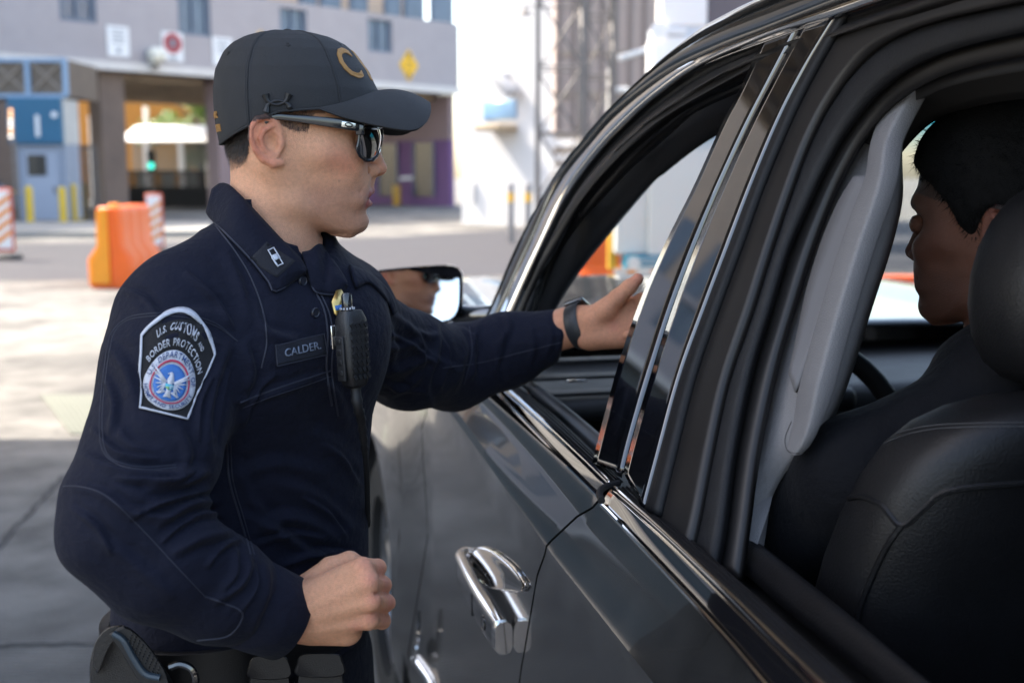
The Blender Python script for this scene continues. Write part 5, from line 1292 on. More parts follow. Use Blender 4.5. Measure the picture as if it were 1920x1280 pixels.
# inner trunk keeps head, arms and legs one body under the clothes
TF = np.array((.77, -.636, 0)); TLt = np.array((.636, .77, 0))
NB = pp(508, 500, 1.42)
def inner(X, Y, Z):
    d = chain(X, Y, Z, [NB, pp(470, 700, 1.42), pp(456, 1150, 1.42)], [.05, .085, .08], .02)
    for ch, rr in (([NB, pp(320, 600, 1.29), pp(215, 980, 1.13), pp(430, 1112, 1.19)], [.045, .045, .038, .030]), ([NB, pp(640, 600, 1.56), pp(760, 676, 1.74), pp(850, 690, 1.86), pp(975, 648, 1.865)], [.04, .036, .04, .042, .034])):
        d = smin(d, chain(X, Y, Z, ch, rr, .01), .03)
    hip = pp(456, 1200, 1.42)
    for s in (-1, 1):
        h_ = hip + TLt*s*.09; d = smin(d, chain(X, Y, Z, [h_, h_*np.array((1, 1, 0))+TF*.02+TLt*s*.03+np.array((0, 0, .50)), h_*np.array((1, 1, 0))+TLt*s*.06+np.array((0, 0, .09))], [.075, .05, .035], .01), .03)
    return d
iv, iq = snet(inner, (-.75, .95, .02), (.12, 2.0, 1.62), .014)
def joinV(parts):
    V = []; Q = []; Cc = []; o = 0
    for v, q, c in parts: V.append(v); Q.append(q+o); Cc.append(c); o += len(v)
    return np.vstack(V), np.vstack(Q), np.vstack(Cc)
bV, bQ, bC = joinV([(hW, hq, hcol), (rv, rq, rcol), (lv, lq, lcol), (iv, iq, np.tile(np.array(srgb(200, 150, 126)), (len(iv), 1)))])
npmesh('body', bV, bQ, MSKIN, officer, bC)
# eyes, teeth
MEYE = M('eye_white', (.7, .68, .64), .15, var=.02); k = MB()
for s in (-1, 1):
    c = hw(fx(680), s*.032, uy_(262)); o_ = MB().lathe(c, [(.0001, -.0115), (.006, -.0098), (.0098, -.006), (.0115, 0), (.0098, .006), (.006, .0098), (.0001, .0115)], 20, axis=HF).build('eye', MEYE, officer)
    MB().lathe(c+HF*.0106, [(.0052, 0), (.003, .0012), (.0001, .0014)], 16, axis=HF).build('iris', M('iris_brown', (.03, .012, .006), .1, var=.1), o_)
MB().box(hw(fx(681), 0, uy_(369)), (.007, .034, .005), axes=(HF, HL, Vector((0, 0, 1))), bev=.002).build('teeth', M('teeth', (.6, .57, .5), .3, var=.03), officer)
# ---- hair: short clipped strands
hn = vnorm(hv, hq); x, y = px_of(hv[:, 0]), py_of(hv[:, 2])
hm = inpoly(x, y, [(395, 200), (395, 330), (432, 326), (452, 316), (470, 296), (474, 262), (470, 200)]) | (inpoly(x, y, [(524, 205), (528, 238), (560, 251), (578, 246), (588, 205)]))
ids = np.flatnonzero(hm & (np.abs(hv[:, 1]) < .0775)); sel = rng.choice(ids, min(14000, len(ids)*3))
k = MB(); vs = []; fs = []
for i in sel:
    yv = y[i]; fade = 1-smoothstep(280, 328, yv) if x[i] < 500 else .8
    if rng.random() > fade*.9+.08: continue
    p = hv[i] + rng.normal(0, .0008, 3); L_ = .0035*(.35+fade) ; d = hn[i]*.35 + np.array((-.25 if x[i] < 500 else -.3, 0, -.85)) + rng.normal(0, .22, 3); d /= np.linalg.norm(d)
    s = np.cross(d, hn[i]); s /= np.linalg.norm(s)+1e-9; o = len(vs); p = p+hn[i]*.0002
    vs += [p-s*.00022, p+s*.00022, p+d*L_]; fs.append((o, o+1, o+2))
vs = hworld(np.array(vs)); k.add(vs.tolist(), fs); k.build('hair', M('hair_dark', (.012, .008, .006), .5, var=.3, vs=200), officer, smooth=False)

# ---- cap ---------------------------------------------------------------
MCAP = M('cap_fabric', (.021, .0215, .0235), .75, var=.15, vs=60, bump=1, bs=1400)
MCAPB = M('cap_logo_thread', (.004, .004, .005), .5, var=.1, vs=90); MGOLD = M('gold_thread', (.42, .20, .045), .55, var=.2, vs=300, bump=1, bs=1500)
CT = np.array([(60, 545, 545, 0.002), (61.5, 575, 515, .022), (65, 600, 488, .036), (72, 626, 464, .049), (84, 650, 442, .061), (100, 668, 426, .070), (134, 692, 409, .081), (171, 710, 404, .0865), (200, 716, 404, .088), (240, 718, 407, .0875), (275, 718, 413, .085)], float)
CBOT = np.array([(400, 274), (417, 270), (445, 254), (474, 240), (500, 226), (530, 216), (594, 211), (630, 203), (660, 193), (690, 180), (720, 168)], float)
def capsec(py, phi):
    fr = np.interp(py, CT[:, 0], CT[:, 1]); bk = np.interp(py, CT[:, 0], CT[:, 2]); w = np.interp(py, CT[:, 0], CT[:, 3]); c = 545.0
    cs, sn = cos(phi), sin(phi); n = 2.15
    A_ = (fr-c) if cs > 0 else (c-bk); x = c + A_*np.sign(cs)*abs(cs)**(2/n); l = w*np.sign(sn)*abs(sn)**(2/n)
    return x, l
def cap_pt(phi, s, off=0.0):
    """s 0 at the rim, 1 at the crown"""
    pb = 215.0
    for _ in range(8): pb = float(np.interp(capsec(pb, phi)[0], CBOT[:, 0], CBOT[:, 1]))
    py = 60 + (pb-60)*(1-s)**1.35
    x, l = capsec(py, phi); p = hw(fx(x), l, uy_(py))
    if off:
        c = hw(fx(550), 0, uy_(190)); p = p + (p-c).normalized()*off
    return p
NPH = 120; ph = [2*pi*i/NPH for i in range(NPH)]
cap = thing('cap', 'x', 'cap', H0); del cap['label']; del cap['category']
cap.parent = officer; cap.location = Vector(H0)-Vector(officer['_o'])
rings = [[cap_pt(p, s) for p in ph] for s in np.linspace(0, 1, 46)]
inner_ = [[q + (hw(fx(550), 0, uy_(200))-q).normalized()*.004 + Vector((0, 0, .002)) for q in r] for r in (rings[3], rings[0])]
crown = MB().loft(inner_+rings, True, False).build('crown', MCAP, cap, angle=180)
for i in range(6):
    p0 = pi/6*0 + i*pi/3
    MB().tube([cap_pt(p0, s, .0002) for s in np.linspace(.01, .985, 30)], .0009, 6).build('panel_seam', MCAP, cap)
    for dp in (-.035, .035): MB().tube([cap_pt(p0+dp, s, .0001) for s in np.linspace(.02, .93, 26)], .00035, 5).build('stitch_line', M('cap_stitch', (.03, .03, .034), .7, var=.1), cap)
    pe = p0+pi/6; c = cap_pt(pe, .66); nn = (c-hw(fx(550), 0, uy_(190))).normalized()
    MB().lathe(c, [(.0012, .0), (.0016, .0007), (.0028, .0007), (.0032, 0)], 14, axis=nn).build('eyelet', MCAPB, cap)
MB().lathe(cap_pt(0, 1.0), [(.0065, -.001), (.006, .0015), (.003, .003), (.0001, .0034)], 18).build('top_button', MCAP, cap)
MB().tube([cap_pt(p, .0, .0003) for p in ph+[0]], .0014, 6).build('rim_piping', MCAP, cap)
OUT = [(598, 212.5, .0845), (640, 227, .0855), (690, 239, .083), (735, 247, .077), (768, 247, .066), (790, 233, .050), (802, 212, .028), (806, 192, .0)]
ATT = [(598, 211), (625, 204.5), (648, 197), (668, 189.5), (684, 182.5), (697, 177), (705, 173.5), (710, 171)]
def att_l(px, py):
    w = np.interp(py, CT[:, 0], CT[:, 3]); fr = np.interp(py, CT[:, 0], CT[:, 1]); return w*max(0, 1-((px-545)/(fr-545+.01))**2.15)**(1/2.15)
oc = resample(OUT, 24); ac = resample([(x, y, att_l(x, y)) for x, y in ATT], 24)
oc = np.vstack([oc, [(x, y, -l) for x, y, l in oc[::-1][1:]]]); ac = np.vstack([ac, [(x, y, -l) for x, y, l in ac[::-1][1:]]])
rows = []
for s in np.linspace(0, 1, 16):
    rows.append([hw(fx(a[0]*(1-s)+o[0]*s), a[2]*(1-s)+o[2]*s, uy_(a[1]*(1-s)+o[1]*s) + .0075*4*s*(1-s)*(1-abs(j-23)/23)**.7) for j, (a, o) in enumerate(zip(ac, oc))])
vis = MB().grid(rows).build('visor', MCAP, cap, angle=180); md = vis.modifiers.new('t', 'SOLIDIFY'); md.thickness = .0038; md.offset = 0
md2 = vis.modifiers.new('b', 'BEVEL'); md2.width = .0015; md2.segments = 2
for s in (.93,):
    MB().tube([hw(fx(a[0]*(1-s)+o[0]*s), a[2]*(1-s)+o[2]*s, uy_(a[1]*(1-s)+o[1]*s) + .0075*4*s*(1-s)*(1-abs(j-23)/23)**.7+.0019) for j, (a, o) in enumerate(zip(ac, oc))][2:-2], .0004, 5).build('stitch_line', M('cap_stitch', (.03, .03, .034), .7), cap)
# gold lettering on the front
def cap_text(txt, h, phi0, py0, name, slant=0.0, m=MGOLD, off=.0012):
    vs, fs = text_geo(txt, h*1.38, .0006)
    out = []
    for v in vs:
        py = py0 - v.y/S_PX*1.0 + slant*v.x/S_PX; phi = phi0 + v.x/.083
        x, l = capsec(py, phi); p = hw(fx(x), l, uy_(py)); c = hw(fx(550), 0, uy_(190)); out.append(p+(p-c).normalized()*off)
    return MB().add(out, fs).build(name, m, cap, smooth=False, solid=.0012)
cap_text('C B P', .036, -.22, 127, 'gold_lettering')
cap_text('CUSTOMS &', .0075, pi+.0, 219, 'small_lettering'); cap_text('PROTECTION', .0080, pi+.0, 243, 'small_lettering')
capv = [v for r in rings for v in r]; capf = [(i*NPH+j, i*NPH+(j+1) % NPH, (i+1)*NPH+(j+1) % NPH, (i+1)*NPH+j) for i in range(45) for j in range(NPH)]
capB = BVHTree.FromPolygons([tuple(v) for v in capv], capf)
def onB(b, px, py, off=.0):
    d = ray(px, py).normalized(); h = b.ray_cast(C0, d)
    if h[0] is None: return None
    n = h[1] if h[1].dot(d) < 0 else -h[1]; return h[0] + n*off
# interlocking arcs emblem
for pts, sg_ in (([(498, 178), (503, 190), (519, 197), (536, 190), (542, 177)], 1), ([(500, 210), (504, 196), (521, 189), (539, 195), (546, 207)], 1)):
    q = [onB(capB, x, y, .0002) for x, y in resample(pts, 22)]
    MB().tube(q, [.0016+.0030*abs(i/10.5-1)**2.2 for i in range(22)], 8).build('embroidered_emblem', MCAPB, cap)
# ---- sunglasses ----------------------------------------------------------
MGLS = M('sunglass_frame', (.012, .014, .018), .18, var=.05, coat=.6); MLEN = M('sunglass_lens', (.012, .010, .010), .03, var=0, coat=1, spec=.9)
sg = thing('sunglasses', 'x', 'x', H0); del sg['label']; del sg['category']; sg.parent = officer; sg.location = Vector(H0)-Vector(officer['_o'])
for s in (-1, 1):
    path = [(500, 234, .082), (519, 226, .0830), (550, 228, .0825), (600, 233, .0815), (645, 238.5, .0785), (672, 242, .0735)]
    pts = [hw(fx(x), s*l, uy_(y)) for x, y, l in resample(path, 24)]
    rings = []
    for i, p in enumerate(pts):
        t = (pts[min(i+1, 23)]-pts[max(i-1, 0)]).normalized(); a = (Vector((0, 0, 1))-t*t.z).normalized(); b = t.cross(a); hh = .0036+.0022*smoothstep(.15, .8, i/23); 
        rings.append([p + a*(hh*np.sign(cos(x))*abs(cos(x))**.5) + b*(.0016*np.sign(sin(x))*abs(sin(x))**.5) for x in np.linspace(0, 2*pi, 16, endpoint=False)])
    ta = MB().loft(rings).build('temple_arm', MGLS, sg, angle=50)
    c = hw(fx(649), s*.0795, uy_(239)); t = (pts[20]-pts[17]).normalized(); b = HL*s
    MB().box(c, (.017, .0016, .0072), axes=(t, HL, t.cross(HL)), bev=.0007).build('silver_plate', M('silver_plate', (.62, .62, .60), .25, metal=1, var=.05), ta)
    k = MB(); k.tube([c + b*.0011 + t*(.0042*cos(x)) + Vector((0, 0, .0021*sin(x))) for x in np.linspace(0, 2*pi, 25)], .0008, 6); k.build('oval_mark', MCAPB, ta)
    # wrapped lens
    A_ = [(667, .0735), (680, .064), (694, .052), (705, .038), (712, .024), (714, .010)]
    ac_ = resample(A_, 18); rows = []
    for j, (x, l) in enumerate(ac_):
        u = j/17; top = 242 - 3*u; bot = np.interp(u, [0, .12, .35, .6, .85, 1], [281, 294, 302, 302, 293, 276])
        rows.append([hw(fx(x - 4*(v)**2 + 1.5*sin(pi*v)), s*l, uy_(top*(1-v)+bot*v)) for v in np.linspace(0, 1, 12)])
    MB().grid(rows).build('lens', MLEN, sg, angle=180, solid=.002)
    edge = [r[0] for r in rows] + rows[-1][1:] + [r[-1] for r in rows[::-1]][1:] + rows[0][::-1][1:]
    MB().tube(edge, .0021, 8).build('lens_rim', MGLS, sg)
    MB().box(hw(fx(669), s*.0735, uy_(246)), (.010, .005, .014), axes=(HF, HL, Vector((0, 0, 1))), bev=.0015).build('hinge', MGLS, sg)
MB().tube([hw(fx(714), -.011, uy_(246)), hw(fx(716), 0, uy_(243)), hw(fx(714), .011, uy_(246))], .003, 8).build('bridge', MGLS, sg)

# ---- shirt ----------------------------------------------------------------
TT = np.array([(460, 508, .070, .068), (492, 503, .100, .080), (530, 494, .150, .098), (570, 487, .172, .110), (620, 480, .182, .119), (700, 468, .182, .126), (800, 459, .176, .127), (900, 457, .171, .126), (1000, 460, .169, .128), (1060, 461, .168, .130), (1120, 459, .170, .129), (1220, 456, .174, .126)], float)
tz = np.array([pp(c, py, 1.42)[2] for py, c, _, _ in TT])[::-1]; tx = np.array([pp(c, py, 1.42)[0] for py, c, _, _ in TT])[::-1]; tal = TT[::-1, 2]; taf = TT[::-1, 3]
def shirt_sdf(X, Y, Z):
    Zc = np.clip(Z, tz[0], tz[-1])
    cx_ = np.interp(Zc, tz, tx); al = np.interp(Zc, tz, tal); af = np.interp(Zc, tz, taf)
    dx, dy = X-cx_, Y-1.42; f = dx*TF[0]+dy*TF[1]; l = dx*TLt[0]+dy*TLt[1]
    n = 2.3; q = ((np.abs(f)/af)**n+(np.abs(l)/al)**n)**(1/n); d = (q-1)*np.minimum(al, af)
    d = np.maximum(d, np.maximum(Z-tz[-1], tz[0]-.02-Z))
    # chest muscle volume
    d = smin(d, ell(X, Y, Z, pp(470, 650, 1.42)+TF*.062-TLt*.070, (.085, .085, .080)), .06)
    d = smin(d, ell(X, Y, Z, pp(470, 640, 1.42)+TF*.055+TLt*.060, (.080, .080, .080)), .06)
    d = smin(d, cone(X, Y, Z, pp(505, 452, 1.43), pp(350, 548, 1.30), .050, .052), .045)
    d = smin(d, cone(X, Y, Z, pp(505, 462, 1.43), pp(648, 552, 1.57), .050, .052), .05)
    # near arm
    d = smin(d, chain(X, Y, Z, [pp(322, 604, 1.28), pp(318, 690, 1.245), pp(312, 770, 1.22)], [.064, .069, .0705], .02), .03)
    arm = chain(X, Y, Z, [pp(316, 720, 1.235), pp(286, 850, 1.185), pp(238, 948, 1.135), pp(221, 995, 1.122)], [.070, .069, .063, .056], .02)
    arm = smin(arm, chain(X, Y, Z, [pp(221, 995, 1.122), pp(302, 1048, 1.135), pp(410, 1105, 1.165), pp(505, 1146, 1.20)], [.056, .063, .056, .0435], .02), .02)
    arm = smax(arm, ((X-pp(522, 1150, 1.2)[0])*.93 + (Y-1.2)*.12 - (Z-pp(522, 1150, 1.2)[2])*.36), .004)
    d = smin(d, arm, .012)
    # far arm
    far = chain(X, Y, Z, [pp(652, 606, 1.57), pp(762, 675, 1.74), pp(850, 690, 1.86)], [.066, .071, .069], .03)
    fo = chain(X, Y, Z, [pp(850, 690, 1.86), pp(950, 657, 1.868), pp(1072, 618, 1.835)], [.069, .059, .0375], .02)
    far = smin(far, fo, .02)
    cc = pp(1064, 620, 1.835)
    far = smax(far, (X-cc[0])*.97 - (Y-cc[1])*.1 - (Z-cc[2])*.25 + .0, .004)
    d = smin(d, far, .035)
    # neck opening
    d = smax(d, -chain(X, Y, Z, [pp(512, 330, 1.42), pp(508, 495, 1.42)], [.066, .060], .01), .012)
    d = smax(d, -chain(X, Y, Z, [pp(585, 440, 1.40), pp(560, 500, 1.38)], [.03, .012], .01), .012)
    return d
sv, sq = snet(shirt_sdf, (-.64, .98, .985), (.15, 2.03, 1.60), .0048)
sv = vsmooth(sv, sq, 3, .5)
# one refinement step of quads gives enough resolution for the folds
def subdiv(V, Q):
    n = len(V); e = np.vstack([np.sort(Q[:, [k, (k+1) % 4]], 1) for k in range(4)]); ue, inv = np.unique(e, axis=0, return_inverse=True); inv = inv.reshape(-1)
    m = (V[ue[:, 0]]+V[ue[:, 1]])/2; c = V[Q].mean(1); ei = n + inv.reshape(4, -1).T; ci = n+len(ue)+np.arange(len(Q))
    F = [np.stack([Q[:, k], ei[:, k], ci, ei[:, (k+3) % 4]], 1) for k in range(4)]
    return np.vstack([V, m, c]), np.vstack(F)
sv, sq = subdiv(sv, sq); sv = vsmooth(sv, sq, 2, .5)
sn = vnorm(sv, sq)
def fold(pts, w, amp, ysel=None, two=.55):
    """cloth fold: ridge along a line with a hollow on one side"""
    global sv
    X, Y, Zd = projn(sv); face = (sn*(np.array(C0)-sv)).sum(1) > 0
    q = resample(pts, 40); best = np.full(len(sv), 1e9); sgn = np.zeros(len(sv)); par = np.zeros(len(sv))
    bx0, by0 = q.min(0)-4*w; bx1, by1 = q.max(0)+4*w
    m = np.flatnonzero(face & (X > bx0) & (X < bx1) & (Y > by0) & (Y < by1) & ((sv[:, 1] > ysel[0]) & (sv[:, 1] < ysel[1]) if ysel else True))
    if len(m) == 0: return
    x, y = X[m], Y[m]
    bd = np.full(len(m), 1e9); sg_ = np.zeros(len(m)); pr = np.zeros(len(m))
    for i in range(39):
        a, b = q[i], q[i+1]; d = b-a; L2 = d@d+1e-9; t = np.clip(((x-a[0])*d[0]+(y-a[1])*d[1])/L2, 0, 1)
        ex, ey = x-a[0]-t*d[0], y-a[1]-t*d[1]; dd = np.hypot(ex, ey); k = dd < bd
        bd = np.where(k, dd, bd); sg_ = np.where(k, np.sign(ex*d[1]-ey*d[0]), sg_); pr = np.where(k, (i+t)/39, pr)
    s = bd*sg_/w; tp = np.sin(np.pi*np.clip(pr, 0.0, 1))**.6
    disp = amp*tp*(np.exp(-s*s) - two*np.exp(-(s-1.5)**2) )
    sv[m] += sn[m]*disp[:, None]
NEAR = (0, 1.40); FAR = (1.5, 3)
folds = [
 # near sleeve
 ([(200, 640), (240, 700), (255, 770)], 16, .004, NEAR), ([(430, 640), (400, 720), (385, 800), (395, 860)], 16, .005, NEAR), ([(150, 850), (220, 880), (300, 890), (380, 880)], 14, .0055, NEAR),
 ([(130, 910), (190, 925), (250, 960), (330, 970)], 12, .0045, NEAR), ([(390, 880), (340, 905), (270, 915)], 12, .006, NEAR), ([(410, 940), (350, 950), (290, 985)], 13, .0055, NEAR),
 ([(440, 1000), (380, 1010), (320, 1040)], 13, .0045, NEAR), ([(470, 1040), (455, 1090), (400, 1130)], 12, .005, NEAR), ([(440, 1020), (440, 1075), (410, 1110)], 10, .004, NEAR),
 ([(160, 1000), (230, 1040), (330, 1120)], 18, .003, NEAR), ([(500, 1050), (500, 1110), (470, 1190)], 12, .003, NEAR), ([(300, 640), (360, 625), (420, 650)], 14, .003, NEAR),
 ([(240, 560), (300, 600), (380, 590), (440, 610)], 20, .003, NEAR), ([(210, 780), (240, 830), (300, 850)], 16, .0035, NEAR), ([(330, 800), (350, 850), (330, 900)], 15, .004, NEAR),
 ([(372, 872), (330, 900), (262, 902), (215, 895)], 7, .0060, NEAR), ([(395, 915), (345, 930), (285, 950), (240, 975)], 7, .0060, NEAR), ([(420, 965), (372, 968), (330, 990), (300, 1020)], 7, .0055, NEAR), ([(455, 1010), (410, 1030), (385, 1065)], 7, .0050, NEAR),
 ([(478, 1055), (478, 1100), (450, 1150)], 7, .0045, NEAR), ([(400, 700), (372, 760), (370, 830)], 8, .0050, NEAR), ([(430, 690), (412, 760), (400, 830)], 7, .0050, NEAR), ([(200, 700), (215, 760), (205, 820)], 9, .0045, NEAR), ([(170, 800), (225, 850), (300, 862)], 8, .0040, NEAR),
 ([(130, 950), (180, 985), (210, 1040)], 9, .0040, NEAR), ([(230, 545), (270, 560), (300, 595)], 9, .0040, NEAR), ([(345, 510), (400, 560), (440, 620)], 9, .0045, NEAR),
 ([(520, 700), (480, 740), (455, 800)], 8, .0045, None), ([(560, 930), (610, 960), (650, 1010)], 8, .0045, None), ([(480, 1020), (540, 1000), (610, 1010)], 8, .0045, None), ([(530, 1060), (600, 1035), (670, 1040)], 8, .0040, None), ([(600, 830), (640, 860), (672, 910)], 8, .0035, None),
 ([(705, 620), (760, 640), (820, 690)], 8, .0060, FAR), ([(690, 700), (740, 725), (800, 735)], 8, .0060, FAR), ([(825, 625), (842, 670), (825, 730)], 7, .0065, FAR), ([(865, 612), (893, 650), (880, 715)], 7, .0055, FAR), ([(925, 598), (945, 640), (925, 700)], 7, .0055, FAR), ([(760, 610), (790, 640), (790, 690)], 8, .0060, FAR),
 # shoulder / chest
 ([(420, 470), (450, 540), (470, 620)], 16, .0035, None), ([(470, 560), (500, 620), (560, 640)], 14, .004, None), ([(455, 640), (470, 700), (450, 760)], 16, .005, None), ([(440, 760), (520, 735), (600, 705)], 12, .003, None),
 ([(590, 700), (630, 740), (650, 800)], 16, .0035, None), ([(420, 900), (520, 870), (620, 890)], 18, .003, None), ([(470, 1000), (550, 970), (640, 1010)], 18, .0045, None), ([(450, 960), (540, 1010), (620, 1060)], 14, .004, None), ([(500, 900), (590, 930), (670, 1000)], 16, .003, None),
 ([(560, 800), (620, 830), (660, 880)], 20, .003, None), ([(440, 860), (480, 950), (560, 1030)], 16, .0035, None), ([(520, 1060), (580, 1040), (660, 1050)], 14, .003, None),
 # far sleeve
 ([(700, 560), (730, 620), (740, 700)], 14, .006, FAR), ([(735, 590), (790, 625), (830, 630)], 12, .006, FAR), ([(815, 605), (820, 650), (800, 720), (810, 765)], 12, .008, FAR), ([(850, 612), (870, 660), (850, 740)], 12, .006, FAR),
 ([(900, 605), (885, 650), (890, 720)], 11, .006, FAR), ([(945, 590), (955, 615), (930, 660), (935, 720)], 11, .007, FAR), ([(700, 700), (760, 690), (830, 660)], 14, .006, FAR), ([(690, 660), (750, 650), (800, 640)], 12, .005, FAR), ([(720, 745), (770, 720), (800, 690)], 11, .006, FAR),
 ([(985, 595), (1000, 640), (990, 700)], 11, .004, FAR), ([(1020, 590), (1035, 630), (1020, 680)], 9, .003, FAR), ([(760, 600), (800, 660), (870, 700)], 12, .004, FAR),
]
for p_, w_, a_, ys in folds: fold(p_, w_*(.62 if ys is FAR else .72), a_*(.85 if ys is FAR else 1.45), ys)
armw = smoothstep(1.30, 1.15, sv[:, 1]) + smoothstep(1.6, 1.75, sv[:, 1])
sv += sn*((hnoise(sv*np.array((1, 1, 1.8)), 26, 11, 3)*.0016*(.6+armw)) + hnoise(sv, 90, 12, 2)*.00035)[:, None]
sv = vsmooth(sv, sq, 1, .4)
def fabric_mat(name, col):
    m = M(name, col, .82, var=.10, vs=30); N = m.node_tree.nodes; L = m.node_tree.links; b = N['Principled BSDF']
    b.inputs['Sheen Weight'].default_value = .03; b.inputs['Sheen Roughness'].default_value = .4; b.inputs['Specular IOR Level'].default_value = .14
    tc = N.new('ShaderNodeTexCoord'); hs = []
    for st, sc in (((1, 1, 1), 55), ((1, 1, 1), 1300), ((1, 1, 4), 140)):
        mp = N.new('ShaderNodeMapping'); mp.inputs['Scale'].default_value = st; L.new(tc.outputs['Object'], mp.inputs[0])
        n = N.new('ShaderNodeTexNoise'); n.inputs['Scale'].default_value = sc; n.inputs['Detail'].default_value = 3; L.new(mp.outputs[0], n.inputs['Vector']); hs.append(n)
    prev = None
    for n, d, s in zip(hs, (.006, .0006, .0012), (.6, .7, .5)):
        bp = N.new('ShaderNodeBump'); bp.inputs['Strength'].default_value = s; bp.inputs['Distance'].default_value = d; L.new(n.outputs[0], bp.inputs['Height'])
        if prev: L.new(prev.outputs[0], bp.inputs['Normal'])
        prev = bp
    L.new(prev.outputs[0], b.inputs['Normal']); return m
MNAVY = fabric_mat('navy_uniform_cloth', (.0085, .0097, .0190)); MNAVY2 = fabric_mat('navy_trouser_cloth', (.0070, .0080, .0125))
shirt = npmesh('shirt', sv, sq, MNAVY, officer)
sB = bvh_of(sv, sq)
MTHR = M('navy_thread', (.0150, .0170, .030), .7, var=.1)
def seam(pts, name='seam', r=.0007, off=.0002, n=50, m=MTHR, b=None, par=None):
    q = [onB(b or sB, x, y, off) for x, y in resample(pts, n)]; q = [p for p in q if p is not None]
    if len(q) < 3: return
    segs = [[q[0]]]
    for a, c in zip(q, q[1:]):
        if (c-a).length > .05: segs.append([])
        segs[-1].append(c)
    for s_ in segs:
        if len(s_) > 2: MB().tube(s_, r, 5).build(name, m, par or shirt)
for dx in (0, 5):
    seam([(200+dx, 660), (212+dx, 620), (250, 592+dx), (330, 588+dx), (400, 604+dx), (446, 640)])
    seam([(200+dx, 660), (190+dx, 740), (187+dx, 810), (196+dx, 850), (225, 872-dx), (270, 880-dx), (330, 876-dx)])
seam([(104, 912), (150, 912), (200, 930), (260, 985), (330, 1060), (385, 1118)])
seam([(385, 1118), (420, 1130), (455, 1150), (430, 1190), (370, 1200)], r=.0012)
seam([(392, 408), (440, 470), (470, 520), (492, 580), (500, 640), (490, 690)], r=.0012)
seam([(450, 755), (500, 735), (560, 715), (620, 695)], r=.0012); seam([(455, 765), (505, 745), (565, 725), (620, 706)])
seam([(425, 830), (430, 900), (450, 970), (470, 1040)], r=.0012); seam([(432, 830), (437, 900), (457, 970), (477, 1040)])
seam([(300, 470), (380, 400)], r=.0012)
seam([(880, 612), (885, 660), (870, 720)], r=.001); seam([(830, 690), (900, 680), (980, 660), (1060, 640)], r=.0009)
# cuffs: a raised ring on each sleeve end
def ring_on(c, axis, r0, r1, wd, name, m, flat=1.0, par=None, th=.0025, up=None, n=40):
    axis = Vector(axis).normalized(); a = (Vector(up) if up else Vector((0, 0, 1))); a = (a-axis*a.dot(axis)).normalized(); b = axis.cross(a); rings = []
    for o_, e in ((-wd/2, 0), (-wd/2+.002, th), (wd/2-.002, th), (wd/2, 0), (wd/2-.001, -th*.6), (-wd/2, -th*.6)):
        rr = r0 + (r1-r0)*(o_/wd+.5)
        rings.append([Vector(c)+axis*o_ + a*((rr+e)*cos(x)) + b*((rr+e)*flat*sin(x)) for x in np.linspace(0, 2*pi, n, endpoint=False)])
    rings.append(rings[0]); return MB().loft(rings, True, False).build(name, m, par or officer, angle=60)
ca = Vector(pp(522, 1151, 1.203)-pp(410, 1105, 1.165)).normalized()
ring_on(pp(497, 1142, 1.197), ca, .0478, .0442, .062, 'cuff', MNAVY, 1.0, shirt, .003)
ca = Vector(pp(1064, 620, 1.835)-pp(950, 657, 1.868)).normalized()
MB().lathe(onB(sB, 504, 1204, .001) or P(504, 1204, 1.17), [(.0038, -.001), (.0038, .001), (.002, .0024), (.0001, .0026)], 14, axis=(C0-P(504, 1204, 1.2)).normalized()).build('cuff_snap', M('snap_metal', (.6, .58, .55), .25, metal=1, var=.05), shirt)
# collar leaves
headB = bvh_of(hW, hq)
def leaf(top, low, name, lift=.006, k=10, yy=None):
    t_ = resample(top, 30); l_ = resample(low, 30); rows = []
    for a, b in zip(t_, l_):
        pb = onB(sB, b[0], b[1], lift); pt = None
        hh = headB.ray_cast(C0, ray(a[0], a[1]).normalized()); ss = sB.ray_cast(C0, ray(a[0], a[1]).normalized())
        ys = [q[0].y for q in (hh, ss) if q[0] is not None]
        ya = (min(ys)-.012) if ys else 1.40
        rows.append((a, b, ya, pb.y if pb is not None else ya))
    ya = np.array([r[2] for r in rows]); yb = np.array([r[3] for r in rows]); kk = np.hanning(9); kk /= kk.sum()
    ya = np.convolve(np.pad(ya, 4, mode='edge'), kk, 'valid'); yb = np.convolve(np.pad(yb, 4, mode='edge'), kk, 'valid')
    g = []
    for i, (a, b, _, _) in enumerate(rows):
        r = []
        for s in np.linspace(0, 1, k):
            x, y = a[0]*(1-s)+b[0]*s, a[1]*(1-s)+b[1]*s
            yy_ = ya[i]*(1-s)+yb[i]*s - .009*sin(pi*s)
            sf = sB.ray_cast(C0, ray(x, y).normalized())
            if sf[0] is not None: yy_ = min(yy_, sf[0].y-.004)
            r.append(P(x, y, yy_))
        g.append(r)
    vs = [p for r in g for p in r]; fs = [(i*k+j, i*k+j+1, (i+1)*k+j+1, (i+1)*k+j) for i in range(29) for j in range(k-1)]
    o = MB().grid(g).build(name, MNAVY, shirt, angle=180, solid=0); md = o.modifiers.new('t', 'SOLIDIFY'); md.thickness = .0035; md.offset = 0
    edge = [r[-1] for r in g]; MB().tube([p-(ray(600, 500).normalized())*.001 for p in edge], .0014, 5).build('collar_edge', MTHR, o)
    return o, BVHTree.FromPolygons([tuple(p) for p in vs], fs)
lf, lB = leaf([(398, 356), (414, 345), (434, 350), (470, 388), (520, 442), (560, 482), (574, 506)], [(388, 398), (396, 410), (430, 444), (470, 486), (502, 526), (518, 546), (572, 512)], 'collar')
lf2, lB2 = leaf([(566, 474), (582, 470), (600, 458), (622, 486), (640, 512), (649, 530)], [(584, 534), (590, 545), (601, 550), (622, 552), (640, 550), (650, 534)], 'collar')
